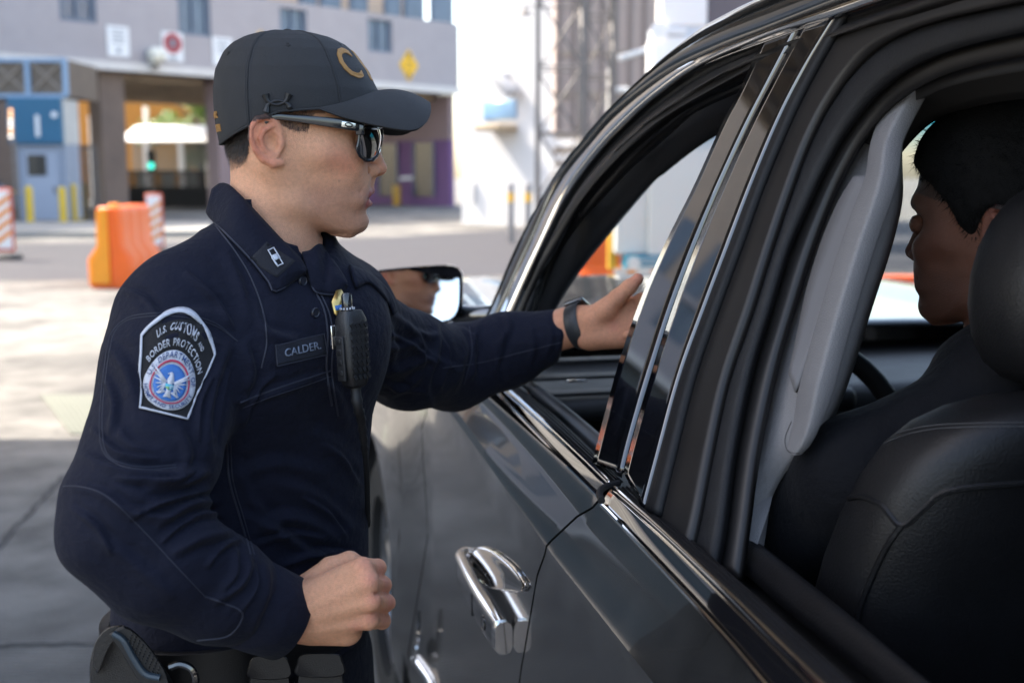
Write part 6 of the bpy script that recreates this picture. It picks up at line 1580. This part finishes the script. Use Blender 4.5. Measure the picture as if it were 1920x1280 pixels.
# back of the collar stand
k = MB(); rings = []
for z_, r_ in ((492, .066), (455, .063), (405, .061), (372, .060)):
    c = pp(508, z_, 1.42); c = c + np.array((-.004*(492-z_)/120, 0, 0)); rings.append([Vector(c)+HF*(r_*.98*cos(x))+HL*(r_*.96*sin(x))+Vector((0, 0, -.055*max(0, cos(x))**1.3*(1 if z_ < 480 else .4))) for x in np.linspace(0, 2*pi, 48, endpoint=False)])
k.loft(rings, True, False).build('collar_stand', MNAVY, shirt, angle=180, solid=.003)
ring_on(pp(512, 478, 1.425), (.12, 0, 1), .0565, .0565, .02, 'undershirt_neckline', M('undershirt_navy', (.01, .014, .03), .8, var=.1), .96, shirt, .004)
# rank tab on the collar
def quadmap(Q4):
    """unit square (-1..1) to pixels, projective"""
    src = [(-1, 1), (1, 1), (1, -1), (-1, -1)]; A_ = []; b_ = []
    for (u, v), (x, y) in zip(src, Q4): A_ += [[u, v, 1, 0, 0, 0, -x*u, -x*v], [0, 0, 0, u, v, 1, -y*u, -y*v]]; b_ += [x, y]
    h = np.linalg.solve(np.array(A_, float), np.array(b_, float))
    def f(u, v): w = h[6]*u+h[7]*v+1; return ((h[0]*u+h[1]*v+h[2])/w, (h[3]*u+h[4]*v+h[5])/w)
    return f
def decal(name, polys, mp, b, off, m, par, thick=.0008, nsub=1):
    """polys: list of (verts2d, faces); laid on the cloth and given thickness"""
    k = MB(); 
    for vs, fs in polys:
        out = []; last = None
        for v in vs:
            p = onB(b, *mp(v[0], v[1]), off); p = p if p is not None else last; last = p; out.append(p)
        first = next(p for p in out if p is not None); out = [p if p is not None else first for p in out]
        k.add(out, fs)
    return k.build(name, m, par, smooth=True, angle=180, solid=thick)
def disc(cx, cy, r, n=40, k=5, r0=0.0, sy=1.0):
    vs = []; fs = []
    for i in range(k+1):
        rr = r0+(r-r0)*i/k
        vs += [(cx+rr*cos(2*pi*j/n), cy+rr*sy*sin(2*pi*j/n)) for j in range(n)]
    for i in range(k):
        for j in range(n): fs.append((i*n+j, i*n+(j+1) % n, (i+1)*n+(j+1) % n, (i+1)*n+j))
    return vs, fs
def rect(x0, y0, x1, y1, n=6, m_=3):
    vs = [(x0+(x1-x0)*i/n, y0+(y1-y0)*j/m_) for i in range(n+1) for j in range(m_+1)]
    return vs, [(i*(m_+1)+j, i*(m_+1)+j+1, (i+1)*(m_+1)+j+1, (i+1)*(m_+1)+j) for i in range(n) for j in range(m_)]
MTAB = M('rank_tab_cloth', (.010, .011, .017), .85, var=.1, vs=60, bump=1, bs=900); MSIL = M('silver_thread', (.50, .52, .56), .45, var=.15, vs=300, metal=.2)
mp = quadmap([(498, 456), (552, 491), (519, 521), (466, 489)])
tab = decal('rank_tab', [rect(-1, -1, 1, 1, 10, 8)], mp, lB, .0022, MTAB, lf, .0016)
mq = quadmap([(499, 472), (511, 467), (530, 498), (518, 503)])
decal('rank_bar', [rect(-1, .9, 1, 1, 3, 1), rect(-1, -1, 1, -.9, 3, 1), rect(-1, -1, -.72, 1, 1, 10), rect(.72, -1, 1, 1, 1, 10), rect(-.72, -.3, .72, .28, 3, 3)], mq, lB, .0046, MSIL, tab, .0006)
# name tape
MTAPE = M('name_tape_cloth', (.0125, .015, .027), .8, var=.1, vs=50, bump=1, bs=1000); MLET = M('name_thread', (.16, .19, .25), .6, var=.15, vs=300)
mp = quadmap([(515, 647), (605, 626), (611, 665), (518, 686)])
tape = decal('name_tape', [rect(-1, -1, 1, 1, 16, 6)], mp, sB, .0012, MTAPE, shirt, .0016)
tv, tf = text_geo('CALDER.', 1.0, .008); w_ = max(v.x for v in tv)-min(v.x for v in tv)
decal('name_lettering', [([(v.x/w_*1.46+.07, v.y*1.05) for v in tv], tf)], mp, sB, .0030, MLET, tape, .0006)
ed = [(u, v) for u, v in ((-1, -1), (1, -1), (1, 1), (-1, 1), (-1, -1))]; ed = resample([ed[0], ed[1]], 12).tolist()+resample([ed[1], ed[2]], 6).tolist()+resample([ed[2], ed[3]], 12).tolist()+resample([ed[3], ed[4]], 6).tolist()
MB().tube([onB(sB, *mp(*e), .0028) for e in ed], .0006, 5).build('tape_stitching', MTHR, tape)
# ---- shoulder patch: black keystone, white border, lettering, round seal
ux0 = (-1, .52); mpP0 = quadmap([(265, 631), (402.5, 668), (350.5, 788), (260.5, 766)])
def mpP(u, v):
    """patch frame: width 2 at the shoulders, y from -1.1 to 1"""
    vv = (v+1.08)/(.50+1.08)*2-1        # shoulder line v=.5 -> 1, foot v=-1.08 -> -1
    uu = u/(.99 - .335*(1-(vv+1)/2)); return mpP0(uu, vv)
def arch(u): return .50+.47*max(0, 1-abs(u)**1.9)**.85
def keyst(s, n=26):
    top = [(u, arch(u)) for u in np.linspace(-.99, .99, n)]
    rgt = [(.99+( .655-.99)*t, .50-1.58*t) for t in np.linspace(0, 1, 14)[1:]]; bot = [(.655-1.31*t, -1.08) for t in np.linspace(0, 1, 10)[1:]]; lft = [(-.655-.335*t, -1.08+1.58*t) for t in np.linspace(0, 1, 14)[1:-1]]
    c = (0, -.1); return [(c[0]+(x-c[0])*s, c[1]+(y-c[1])*s) for x, y in top+rgt+bot+lft]
def fan(outl, k=8, inner=0.02, c=(0, -.1)):
    n = len(outl); vs = []; fs = []
    for i in range(k+1):
        s = inner+(1-inner)*i/k; vs += [(c[0]+(x-c[0])*s, c[1]+(y-c[1])*s) for x, y in outl]
    for i in range(k):
        for j in range(n): fs.append((i*n+j, i*n+(j+1) % n, (i+1)*n+(j+1) % n, (i+1)*n+j))
    return vs, fs
MPBK = M('patch_black', (.008, .008, .010), .8, var=.15, vs=60, bump=1, bs=1500); MPWH = M('patch_white', (.62, .64, .70), .6, var=.10, vs=200, bump=1, bs=1200)
MPBL = M('patch_blue', (.018, .12, .36), .6, var=.12, vs=200); MPRD = M('patch_red', (.36, .02, .06), .6, var=.1, vs=200); MPTE = M('patch_teal', (.05, .38, .48), .6, var=.1); MPGR = M('patch_green', (.22, .38, .12), .6, var=.1); MPNV = M('patch_navy', (.02, .06, .18), .6, var=.1)
patch = decal('sleeve_patch', [fan(keyst(1))], mpP, sB, .0012, MPBK, shirt, .0014)
oo = keyst(1.0); n = len(oo); ii = []
for j in range(n):
    a_, b_, c_ = np.array(oo[j-1]), np.array(oo[j]), np.array(oo[(j+1) % n]); t_ = (c_-a_)/(np.linalg.norm(c_-a_)+1e-9); ii.append(tuple(b_ + .052*np.array((t_[1], -t_[0]))))
decal('patch_border', [(oo+ii, [(j, (j+1) % n, n+(j+1) % n, n+j) for j in range(n)])], mpP, sB, .0030, MPWH, patch, .0012)
GC = {}
def glyph(ch, size, bold=.012):
    if (ch, bold) not in GC: GC[(ch, bold)] = text_geo(ch, 1.0, bold)
    vs, fs = GC[(ch, bold)]
    return [(v.x*size, v.y*size) for v in vs], fs
def arc_text(txt, cx, cy, R, a0, a1, size, inward=False, sx=.82, bold=.012):
    adv = []
    for ch in txt:
        if ch == ' ': adv.append(.38); continue
        vs, _ = glyph(ch, 1, bold); adv.append((max(v[0] for v in vs)-min(v[0] for v in vs)) + .13)
    tot = sum(adv); pos = 0; out = []
    for ch, ad in zip(txt, adv):
        m_ = (pos+ad/2)/tot; pos += ad
        if ch == ' ': continue
        vs, fs = glyph(ch, 1, bold); xc = (max(v[0] for v in vs)+min(v[0] for v in vs))/2
        an = rad(a0+(a1-a0)*m_); sc = abs(rad(a1-a0))*R/tot; px_, py_ = cx+R*cos(an), cy+R*sin(an)
        if not inward: X_, Y_ = (sin(an), -cos(an)), (cos(an), sin(an))
        else: X_, Y_ = (-sin(an), cos(an)), (-cos(an), -sin(an))
        out.append(([(px_+X_[0]*(v[0]-xc)*sc+Y_[0]*v[1]*size, py_+X_[1]*(v[0]-xc)*sc+Y_[1]*v[1]*size) for v in vs], fs))
    return out
SC = (0.0, -.255)
decal('patch_lettering', arc_text('U.S. CUSTOMS', *SC, 1.005, 126, 66, .175, bold=.006) + arc_text('AND', *SC, .985, 62, 51, .10, bold=.004) + arc_text('BORDER PROTECTION', *SC, .80, 151, 29, .17, bold=.006), mpP, sB, .0036, MPWH, patch, .0006)
seal = decal('round_seal', [disc(*SC, .68, 44, 7)], mpP, sB, .0030, MPWH, patch, .0008)
decal('seal_ring', [disc(*SC, .515, 44, 1, .475)], mpP, sB, .0046, MPRD, seal, .0005)
decal('seal_field', [disc(*SC, .43, 40, 5)], mpP, sB, .0046, MPBL, seal, .0005)
decal('seal_lettering', arc_text('U.S. DEPARTMENT OF', *SC, .595, 168, 8, .15, bold=.004) + arc_text('HOMELAND SECURITY', *SC, .605, 188, 350, .15, True, bold=.004), mpP, sB, .0046, MPNV, seal, .0005)
def pg(pts): return ([(SC[0]+x, SC[1]+y) for x, y in pts], [tuple(range(len(pts)))])
eag = []
for s in (-1, 1):
    for i in range(7):   # wing feathers fan out
        a = rad(150-18*i) if s < 0 else rad(30+18*i); a = rad(158-i*15) ; L_ = .44-.02*i
        x0, y0 = s*.10, .02; dx_, dy_ = -cos(a)*-s*-1, sin(a)
        dx_ = s*abs(cos(rad(20+i*9))); dy_ = sin(rad(48-i*19)); nx, ny = -dy_*.035, dx_*.035
        eag.append(pg([(x0-nx, y0-ny), (x0+dx_*L_-nx*.3, y0+dy_*L_-ny*.3), (x0+dx_*L_+nx*.3, y0+dy_*L_+ny*.3), (x0+nx, y0+ny)]))
eag += [pg([(-.09, .10), (-.05, .20), (-.07, .25), (-.02, .275), (.03, .25), (.05, .2), (.09, .1), (.08, -.05), (.05, -.2), (.11, -.36), (0, -.33), (-.11, -.36), (-.05, -.2), (-.08, -.05)]), pg([(-.07, .25), (-.12, .22), (-.07, .215)])]
for s in (-1, 1): eag.append(pg([(s*.05, -.2), (s*.24, -.30), (s*.30, -.26), (s*.12, -.16)]))
decal('seal_eagle', eag, mpP, sB, .0054, MPWH, seal, .0004)
decal('eagle_shield_blue', [pg([(-.11, .04), (.11, .04), (.11, .0), (-.11, .0)])], mpP, sB, .0060, MPNV, seal, .0003)
decal('eagle_shield_teal', [pg([(-.11, -.005), (.11, -.005), (.10, -.10), (.0, -.16), (-.10, -.10)])], mpP, sB, .0060, MPTE, seal, .0003)
decal('eagle_shield_green', [pg([(-.10, -.09), (.0, -.06), (.0, -.155)])], mpP, sB, .0064, MPGR, seal, .0003)
decal('eagle_shield_waves', [pg([(.01, -.045), (.1, -.03), (.1, -.05), (.01, -.065)]), pg([(.01, -.085), (.09, -.07), (.085, -.09), (.01, -.105)])], mpP, sB, .0064, MPWH, seal, .0003)
# ---- placket, buttons, gold badge, second flap on the far shoulder
seam([(574, 512), (590, 545), (607, 580), (614, 625), (612, 690), (622, 760)], 'placket_edge', .0016); seam([(600, 548), (618, 590), (624, 640), (622, 700), (634, 780)], 'placket_edge', .0013)
MBTN = M('button_navy', (.012, .014, .022), .35, var=.1)
for x, y in ((589, 587), (566, 528)):
    p = onB(sB, x, y, .002)
    if p: MB().lathe(p, [(.0058, -.001), (.006, .001), (.005, .0022), (.004, .0015), (.0001, .0015)], 20, axis=Vector(tuple(TF))).build('button', MBTN, shirt)
bdg = thing('badge', 'small gold and blue metal badge pinned beside the shirt placket', 'badge', onB(sB, 634, 570, .003) or P(634, 570, 1.35))
mp = quadmap([(612, 553), (640, 547), (643, 600), (617, 604)])
MGD = M('badge_gold', (.62, .45, .16), .3, metal=.9, var=.2, vs=200)
o = decal('badge_plate', [([(-.2, 1), (.4, 1), (1, .3), (.9, -.5), (.1, -1), (-.8, -.5), (-1, .3)], [tuple(range(7))])], mp, sB, .010, MGD, bdg, .002)
decal('blue_band', [([(-.8, -.05), (.9, -.05), (.85, -.35), (-.75, -.35)], [(0, 1, 2, 3)])], mp, sB, .0125, MPBL, bdg, .0006)
# far shoulder yoke flap
fl = []
t_ = resample([(655, 497), (690, 512), (722, 538), (738, 565), (742, 585)], 24); l_ = resample([(668, 540), (690, 530), (712, 548), (728, 570), (736, 590)], 24)
g = []
for a, b in zip(t_, l_):
    r = []
    for s in np.linspace(0, 1, 6):
        x, y = a[0]*(1-s)+b[0]*s, a[1]*(1-s)+b[1]*s; h_ = sB.ray_cast(C0, ray(x, y).normalized()); r.append(P(x, y, (h_[0].y if h_[0] is not None else 1.58)-.006-.004*sin(pi*s)))
    g.append(r)
o = MB().grid(g).build('shoulder_flap', MNAVY, shirt, angle=180); md = o.modifiers.new('t', 'SOLIDIFY'); md.thickness = .004; md.offset = 0

# ---- radio microphone clipped on the chest
RC = Vector(pp(661, 650, 1.30)); XF, XL, XU = Vector(tuple(TF)), Vector(tuple(TLt)), Vector((0, 0, 1))
tilt = Matrix.Rotation(rad(-4), 3, XL); XU = tilt @ XU; XF = tilt @ XF
MRD = M('radio_black', (.012, .012, .013), .35, var=.15, vs=40, bump=.4, bs=700); MRD2 = M('radio_rubber', (.008, .008, .009), .6, var=.2, vs=40)
radio = thing('radio_microphone', 'black radio speaker microphone with knob clipped to the officer chest', 'radio', RC)
def rbox(c, sx, sl, su, name, m, bev, par=radio): return MB().box(c, (sx, sl, su), axes=(XF, XL, XU), bev=bev).build(name, m, par)
rings = []
for u, sx, sl in ((-.047, .014, .020), (-.043, .020, .028), (-.02, .024, .034), (.015, .026, .036), (.032, .024, .034), (.042, .017, .026)):
    rings.append([RC + XU*u + XF*(sx/2*1.1*np.sign(cos(x))*abs(cos(x))**.55) + XL*(sl/2*np.sign(sin(x))*abs(sin(x))**.55) for x in np.linspace(0, 2*pi, 28, endpoint=False)])
body_ = MB().loft(rings).build('mic_body', MRD, radio, angle=50)
k = MB()
for i in range(8):
    for j in range(4): k.box(RC + XU*(-.034+.0085*i) + XL*(-.0105+.007*j) + XF*.0135, (.002, .0045, .0055), axes=(XF, (XL+XU*.5).normalized(), (XU-XL*.5).normalized()))
k.build('speaker_grille', MRD2, body_, smooth=False)
rbox(RC - XL*.0185 + XU*-.012, .013, .004, .052, 'side_button_panel', MRD2, .0015)
for u in (.008, -.004, -.016, -.028): rbox(RC - XL*.0207 + XU*u, .007, .002, .006, 'side_button', MRD, .0008)
kb_ = RC + XU*.042 - XL*.004; MB().lathe(kb_, [(.0075, 0), (.0078, .004), (.0062, .005), (.0062, .017), (.0045, .0205), (.0001, .021)], 22, axis=XU).build('volume_knob', MGLS, radio)
k = MB()
for i in range(14): an = 2*pi*i/14; a = XU.orthogonal().normalized(); b = XU.cross(a); k.box(kb_+XU*.0028+(a*cos(an)+b*sin(an))*.0078, (.0014, .0014, .0022), axes=(a, b, XU))
k.build('knob_ticks', MPWH, radio, smooth=False)
MB().box(RC - XF*.016 - XL*.012 + XU*.012, (.004, .012, .028), axes=(XF, XL, XU), bev=.001).build('belt_clip', MCHR, radio)
MB().box(RC - XF*.010 - XL*.010 + XU*.008, (.012, .010, .012), axes=(XF, XL, XU), bev=.002).build('clip_mount', MRD, radio)
cd = [RC - XU*.045, RC - XU*.07 + XF*.002, Vector(pp(677, 785, 1.315)), Vector(pp(683, 835, 1.345)), Vector(pp(688, 900, 1.40)), Vector(pp(690, 985, 1.47))]
cd = [Vector(p) for p in resample(cd, 50)]
MB().tube(cd, [.0062*(1-.45*min(1, i/22)) + (.0012 if (i < 20 and i % 3 == 0) else 0) for i in range(50)], 12).build('cable', MRD2, radio)

# ---- wrist watch
wc = Vector(pp(1087, 611, 1.826)); wa = Vector(pp(1100, 607, 1.82)-pp(1060, 620, 1.835)).normalized()
watch = thing('wrist_watch', 'black smart watch with rubber strap on the officer outstretched wrist', 'watch', wc)
ring_on(wc, wa, .0350, .0370, .025, 'strap', M('strap_rubber', (.018, .019, .021), .5, var=.1, vs=60), .98, watch, .0018)
up_ = (Vector((.0, .55, .83))); up_ = (up_-wa*up_.dot(wa)).normalized(); sd = wa.cross(up_)
MB().box(wc+up_*.0385, (.034, .036, .009), axes=(wa, sd, up_), bev=.0038).build('watch_case', MGB_, watch)
for i in range(3): 
    d = (C0-wc).normalized(); d = (d-wa*d.dot(wa)).normalized(); d = (Matrix.Rotation(rad(-38+11*i), 3, wa) @ d)
    MB().lathe(wc+d*.0382, [(.0012, .0), (.0012, .0008)], 10, axis=d).build('strap_hole', MCAPB, watch)

# ---- trousers, belt, holster, boots
hip = pp(456, 1200, 1.42)
def tr_sdf(X, Y, Z):
    dx, dy = X-hip[0], Y-hip[1]; f = dx*TF[0]+dy*TF[1]; l = dx*TLt[0]+dy*TLt[1]
    q = ((np.abs(f)/.124)**2.3+(np.abs(l)/.172)**2.3)**(1/2.3); d = (q-1)*.124; d = np.maximum(d, np.maximum(Z-(hip[2]+.045), hip[2]-.14-Z))
    for s in (-1, 1):
        h_ = hip+TLt*s*.088; kn = np.array((h_[0], h_[1], .52))+TF*.02+TLt*s*.03; an = np.array((h_[0], h_[1], .10))+TLt*s*.055
        d = smin(d, chain(X, Y, Z, [h_-np.array((0, 0, .06)), kn, an], [.098, .078, .070], .02), .03)
    return d
pv, pq = snet(tr_sdf, (hip[0]-.33, hip[1]-.33, .03), (hip[0]+.33, hip[1]+.33, hip[2]+.06), .009)
pn = vnorm(pv, pq); pv = vsmooth(pv, pq, 2, .5) + pn*(hnoise(pv*np.array((1, 1, 2)), 28, 21, 3)*.003)[:, None]
trs = npmesh('trousers', pv, pq, MNAVY2, officer)
for s in (-1, 1):
    h_ = hip+TLt*s*.143; a = Vector((h_[0], h_[1], 0)); k = MB(); rings = []
    for u, w_, h0, h1 in ((-.10, .036, 0, .075), (-.07, .045, 0, .12), (0, .046, 0, .13), (.06, .048, 0, .10), (.12, .048, 0, .07), (.17, .036, 0, .055), (.185, .018, .005, .04)):
        rings.append([a+XF.to_2d().to_3d().normalized()*u + Vector(tuple(TLt))*(w_*np.sign(cos(x))*abs(cos(x))**.7) + Vector((0, 0, h0+(h1-h0)*(.5+.5*np.sign(sin(x))*abs(sin(x))**.7))) for x in np.linspace(0, 2*pi, 24, endpoint=False)])
    k.loft(rings).build('boot', MLTH, officer, angle=60)
MBLT = M('belt_leather', (.004, .004, .005), .42, var=.2, vs=40, bump=.3, bs=900)
bz = hip[2]+.03; k = MB(); rings = []
for dz_, e in ((-.026, .004), (-.024, .008), (.024, .008), (.026, .004), (.024, -.004), (-.024, -.004), (-.026, .004)):
    rings.append([Vector((hip[0], hip[1], bz+dz_)) + Vector(tuple(TF))*((.126+e)*np.sign(cos(x))*abs(cos(x))**.87) + Vector(tuple(TLt))*((.174+e)*np.sign(sin(x))*abs(sin(x))**.87) for x in np.linspace(0, 2*pi, 60, endpoint=False)])
k.loft(rings, True, False).build('duty_belt', MBLT, officer, angle=50)
def bw(px, py, y): return Vector(pp(px, py, y))
hol = thing('holster', 'black duty holster holding a pistol at the officer hip', 'holster', bw(240, 1240, 1.22))
def lofty(par, name, m, secs, y0, y1, bevel=.004):
    """outline in pixels swept from depth y0 to y1 with rounded rims"""
    q = resample(secs+[secs[0]], 40)[:-1]; c = q.mean(0); rr = []
    for s, t in ((.93, 0), (1, .12), (1, .88), (.93, 1)):
        rr.append([P(c[0]+(x-c[0])*s, c[1]+(y-c[1])*s, y0+(y1-y0)*t) for x, y in q])
    return MB().loft(rr).build(name, m, par, angle=40)
lofty(hol, 'holster_body', MRD, [(196, 1178), (214, 1172), (240, 1176), (300, 1240), (330, 1300), (330, 1420), (250, 1460), (180, 1330), (168, 1262), (176, 1210)], 1.16, 1.235)
lofty(hol, 'holster_hood', MRD, [(172, 1240), (178, 1205), (200, 1178), (228, 1172), (236, 1186), (208, 1206), (190, 1245), (182, 1262)], 1.145, 1.19)
lofty(hol, 'pistol_grip', MRD2, [(205, 1188), (232, 1172), (262, 1192), (290, 1225), (312, 1262), (318, 1300), (290, 1330), (262, 1280), (232, 1230)], 1.13, 1.165)
MB().tube([P(x, y, 1.128) for x, y in resample([(212, 1186), (232, 1200), (250, 1232), (272, 1262), (300, 1270)], 20)], .0035, 8).build('grip_edge', M('grip_blue_black', (.03, .045, .06), .35, var=.1), hol)
k = MB()
for i in range(9):
    for j in range(5): p = P(240+i*6.5+j*2, 1200+i*7.5-j*5+6, 1.129); k.box(p, (.0018, .0018, .0018), bev=.0005)
k.build('grip_stippling', MRD, hol)
MB().tube([P(x, y, 1.14) for x, y in resample([(318, 1250), (340, 1244), (362, 1256), (366, 1285), (345, 1300)], 16)], .004, 8).build('retention_strap', MGB_, hol)
for (x0, x1, y0, y1, dpt, nm, lb) in ((470, 540, 1232, 1330, 1.225, 'belt_pouch', 'black leather belt pouch under the officer fist, left one'), (560, 640, 1228, 1330, 1.225, 'belt_pouch', 'black leather belt pouch under the officer fist, right one')):
    t = thing(nm, lb, 'pouch', P((x0+x1)/2, y1, dpt), 'pouches on the duty belt'); lofty(t, 'pouch_body', MBLT, [(x0, y0+8), (x0+10, y0), (x1-10, y0), (x1, y0+8), (x1, y1), (x0, y1)], dpt, dpt+.05); lofty(t, 'pouch_flap', MBLT, [(x0-2, y0+8), (x0+10, y0-3), (x1-10, y0-3), (x1+2, y0+8), (x1+2, y0+38), (x0-2, y0+38)], dpt-.006, dpt+.01)

# ================================================================== DRIVER
DF = Vector((-.70, .71, 0)).normalized(); DLv = Vector((-DF.y, DF.x, 0))
D0 = W(.850, 1.15, 1.545)
drv = thing('person', 'dark haired driver in dark shirt seated inside the car, face turned to the officer', 'person', W(.86, 1.1, .78))
def dworld(V): return np.array(D0) + V[:, :1]*np.array(DF) + V[:, 1:2]*np.array(DLv) + V[:, 2:]*np.array((0, 0, 1))
tr0 = W(.80, 1.10, 0)
def dbody(X, Y, Z):
    q = lambda a, t, h: np.array(W(a, t, h))
    d = chain(X, Y, Z, [q(.87, 1.09, 1.40), q(.84, 1.09, 1.36), q(.87, 1.08, 1.15), q(.84, 1.16, .88)], [.06, .085, .135, .14], .04)
    for s in (-1, 1):
        d = smin(d, chain(X, Y, Z, [q(.84+s*.08, 1.08, 1.33), q(.84+s*.185, 1.10, 1.27), q(.84+s*.235, 1.30, 1.05), q(.84+s*.15, 1.50, 1.12)], [.06, .068, .052, .04], .02), .03)
        d = smin(d, chain(X, Y, Z, [q(.84+s*.09, 1.18, .84), q(.84+s*.12, 1.62, .84), q(.84+s*.12, 1.95, .52)], [.085, .07, .055], .02), .03)
    return d
p_ = W(.8, 1.4, .9)
dv, dq = snet(dbody, (p_.x-.62, p_.y-.62, .40), (p_.x+.62, p_.y+.62, 1.50), .012)
MDS = fabric_mat('driver_shirt_cloth', (.0025, .0028, .0042))
dshade_col = hcol*np.array((.17, .125, .11))  # officer's skin colours dimmed: the cabin's shade painted onto the driver
def dhand(X, Y, Z, s):
    q = lambda a, t, h: np.array(W(a, t, h))
    d = chain(X, Y, Z, [q(.86+s*.15, 1.46, 1.115), q(.86+s*.155, 1.55, 1.14)], [.030, .032], .01)
    for i in range(4):
        b = q(.86+s*(.165+.004*i), 1.57, 1.165-.02*i); d = smin(d, chain(X, Y, Z, [b, b+np.array(ET*.045), b+np.array(ET*.05-EA*s*.03), b+np.array(ET*.02-EA*s*.035)], [.011, .0105, .01, .009], .003), .004)
    return smin(d, chain(X, Y, Z, [q(.86+s*.14, 1.53, 1.15), q(.86+s*.135, 1.58, 1.17), q(.86+s*.15, 1.62, 1.185)], [.014, .012, .010], .003), .006)
parts = [(dworld(hv), hq, dshade_col)]
for s in (-1, 1):
    c = W(.86+s*.15, 1.55, 1.13); v, q = snet(lambda X, Y, Z, s=s: dhand(X, Y, Z, s), tuple(c-Vector((.15, .15, .1))), tuple(c+Vector((.15, .15, .1))), .005); parts.append((v, q, np.tile(np.array(srgb(190, 140, 115))*.25, (len(v), 1))))  # hand colour dimmed for the same painted cabin shade
tv_, tq_ = snet(lambda X, Y, Z: dbody(X, Y, Z)+.014, (p_.x-.62, p_.y-.62, .40), (p_.x+.62, p_.y+.62, 1.52), .012)
nk_, nq_ = snet(lambda X, Y, Z: chain(X, Y, Z, [np.array(W(.875, 1.10, 1.44)), np.array(W(.86, 1.09, 1.25))], [.042, .07], .01), tuple(W(.8, 1.08, 1.33)-Vector((.25, .25, .3))), tuple(W(.8, 1.08, 1.33)+Vector((.25, .25, .25))), .012)
for a_, b_ in ((tv_, tq_), (nk_, nq_)): parts.append((a_, b_, np.tile(np.array(srgb(190, 140, 115))*.2, (len(a_), 1))))  # neck and trunk colour dimmed likewise, cabin shade painted in
V, Q, Cc = joinV(parts); npmesh('body', V, Q, MSKIN, drv, Cc)
npmesh('shirt', dv, dq, MDS, drv)
# hair: a full dark shell over the skull
def dhair(X, Y, Z):
    d = ell(X, Y, Z, (fx(548), 0, uy_(178)), (.108, .090, .098))
    d = smin(d, cone(X, Y, Z, (fx(500), 0, uy_(230)), (fx(490), 0, uy_(300)), .078, .060), .03)
    cut = np.maximum(X - np.interp(Z, [uy_(p) for p in (420, 330, 300, 260, 215, 190, 150)], [fx(p) for p in (430, 470, 550, 578, 600, 632, 690)]), uy_(345)-Z)
    d = smax(d, cut, .008)
    for s in (-1, 1): d = smax(d, -ell(X, Y, Z, (fx(508), s*.095, uy_(278)), (.026, .040, .036)), .006)
    return d
av, aq = snet(dhair, (fx(380), -.12, uy_(380)), (fx(760), .12, uy_(20)), .004); an_ = vnorm(av, aq); av = av + an_*(hnoise(av, 260, 31, 3)*.0012)[:, None]
MHD = M('driver_hair', (.0018, .0016, .0015), .8, spec=.15, var=.3, vs=120, bump=1, bs=700)
npmesh('hair', dworld(av), aq, MHD, drv)
for s in (-1, 1):
    c = D0 + DF*fx(680) + DLv*(s*.032) + Vector((0, 0, uy_(262))); MB().lathe(c, [(.0001, -.0115), (.0098, -.006), (.0115, 0), (.0098, .006), (.0001, .0115)], 16, axis=DF).build('eye', MEYE, drv)

# loose hair strands over the shell
an2 = vnorm(av, aq); ii = rng.integers(0, len(av), 9000); vs = []; fs = []
for i in ii:
    n_ = an2[i]; d_ = n_*.45 + np.array((-.25, 0, -.55)) + rng.normal(0, .35, 3); d_ /= np.linalg.norm(d_); s_ = np.cross(d_, n_); s_ /= np.linalg.norm(s_)+1e-9; o_ = len(vs); L_ = rng.uniform(.006, .014)
    vs += [av[i]-s_*.0005, av[i]+s_*.0005, av[i]+d_*L_]; fs.append((o_, o_+1, o_+2))
MB().add(dworld(np.array(vs)).tolist(), fs).build('hair_strands', MHD, drv, smooth=False)
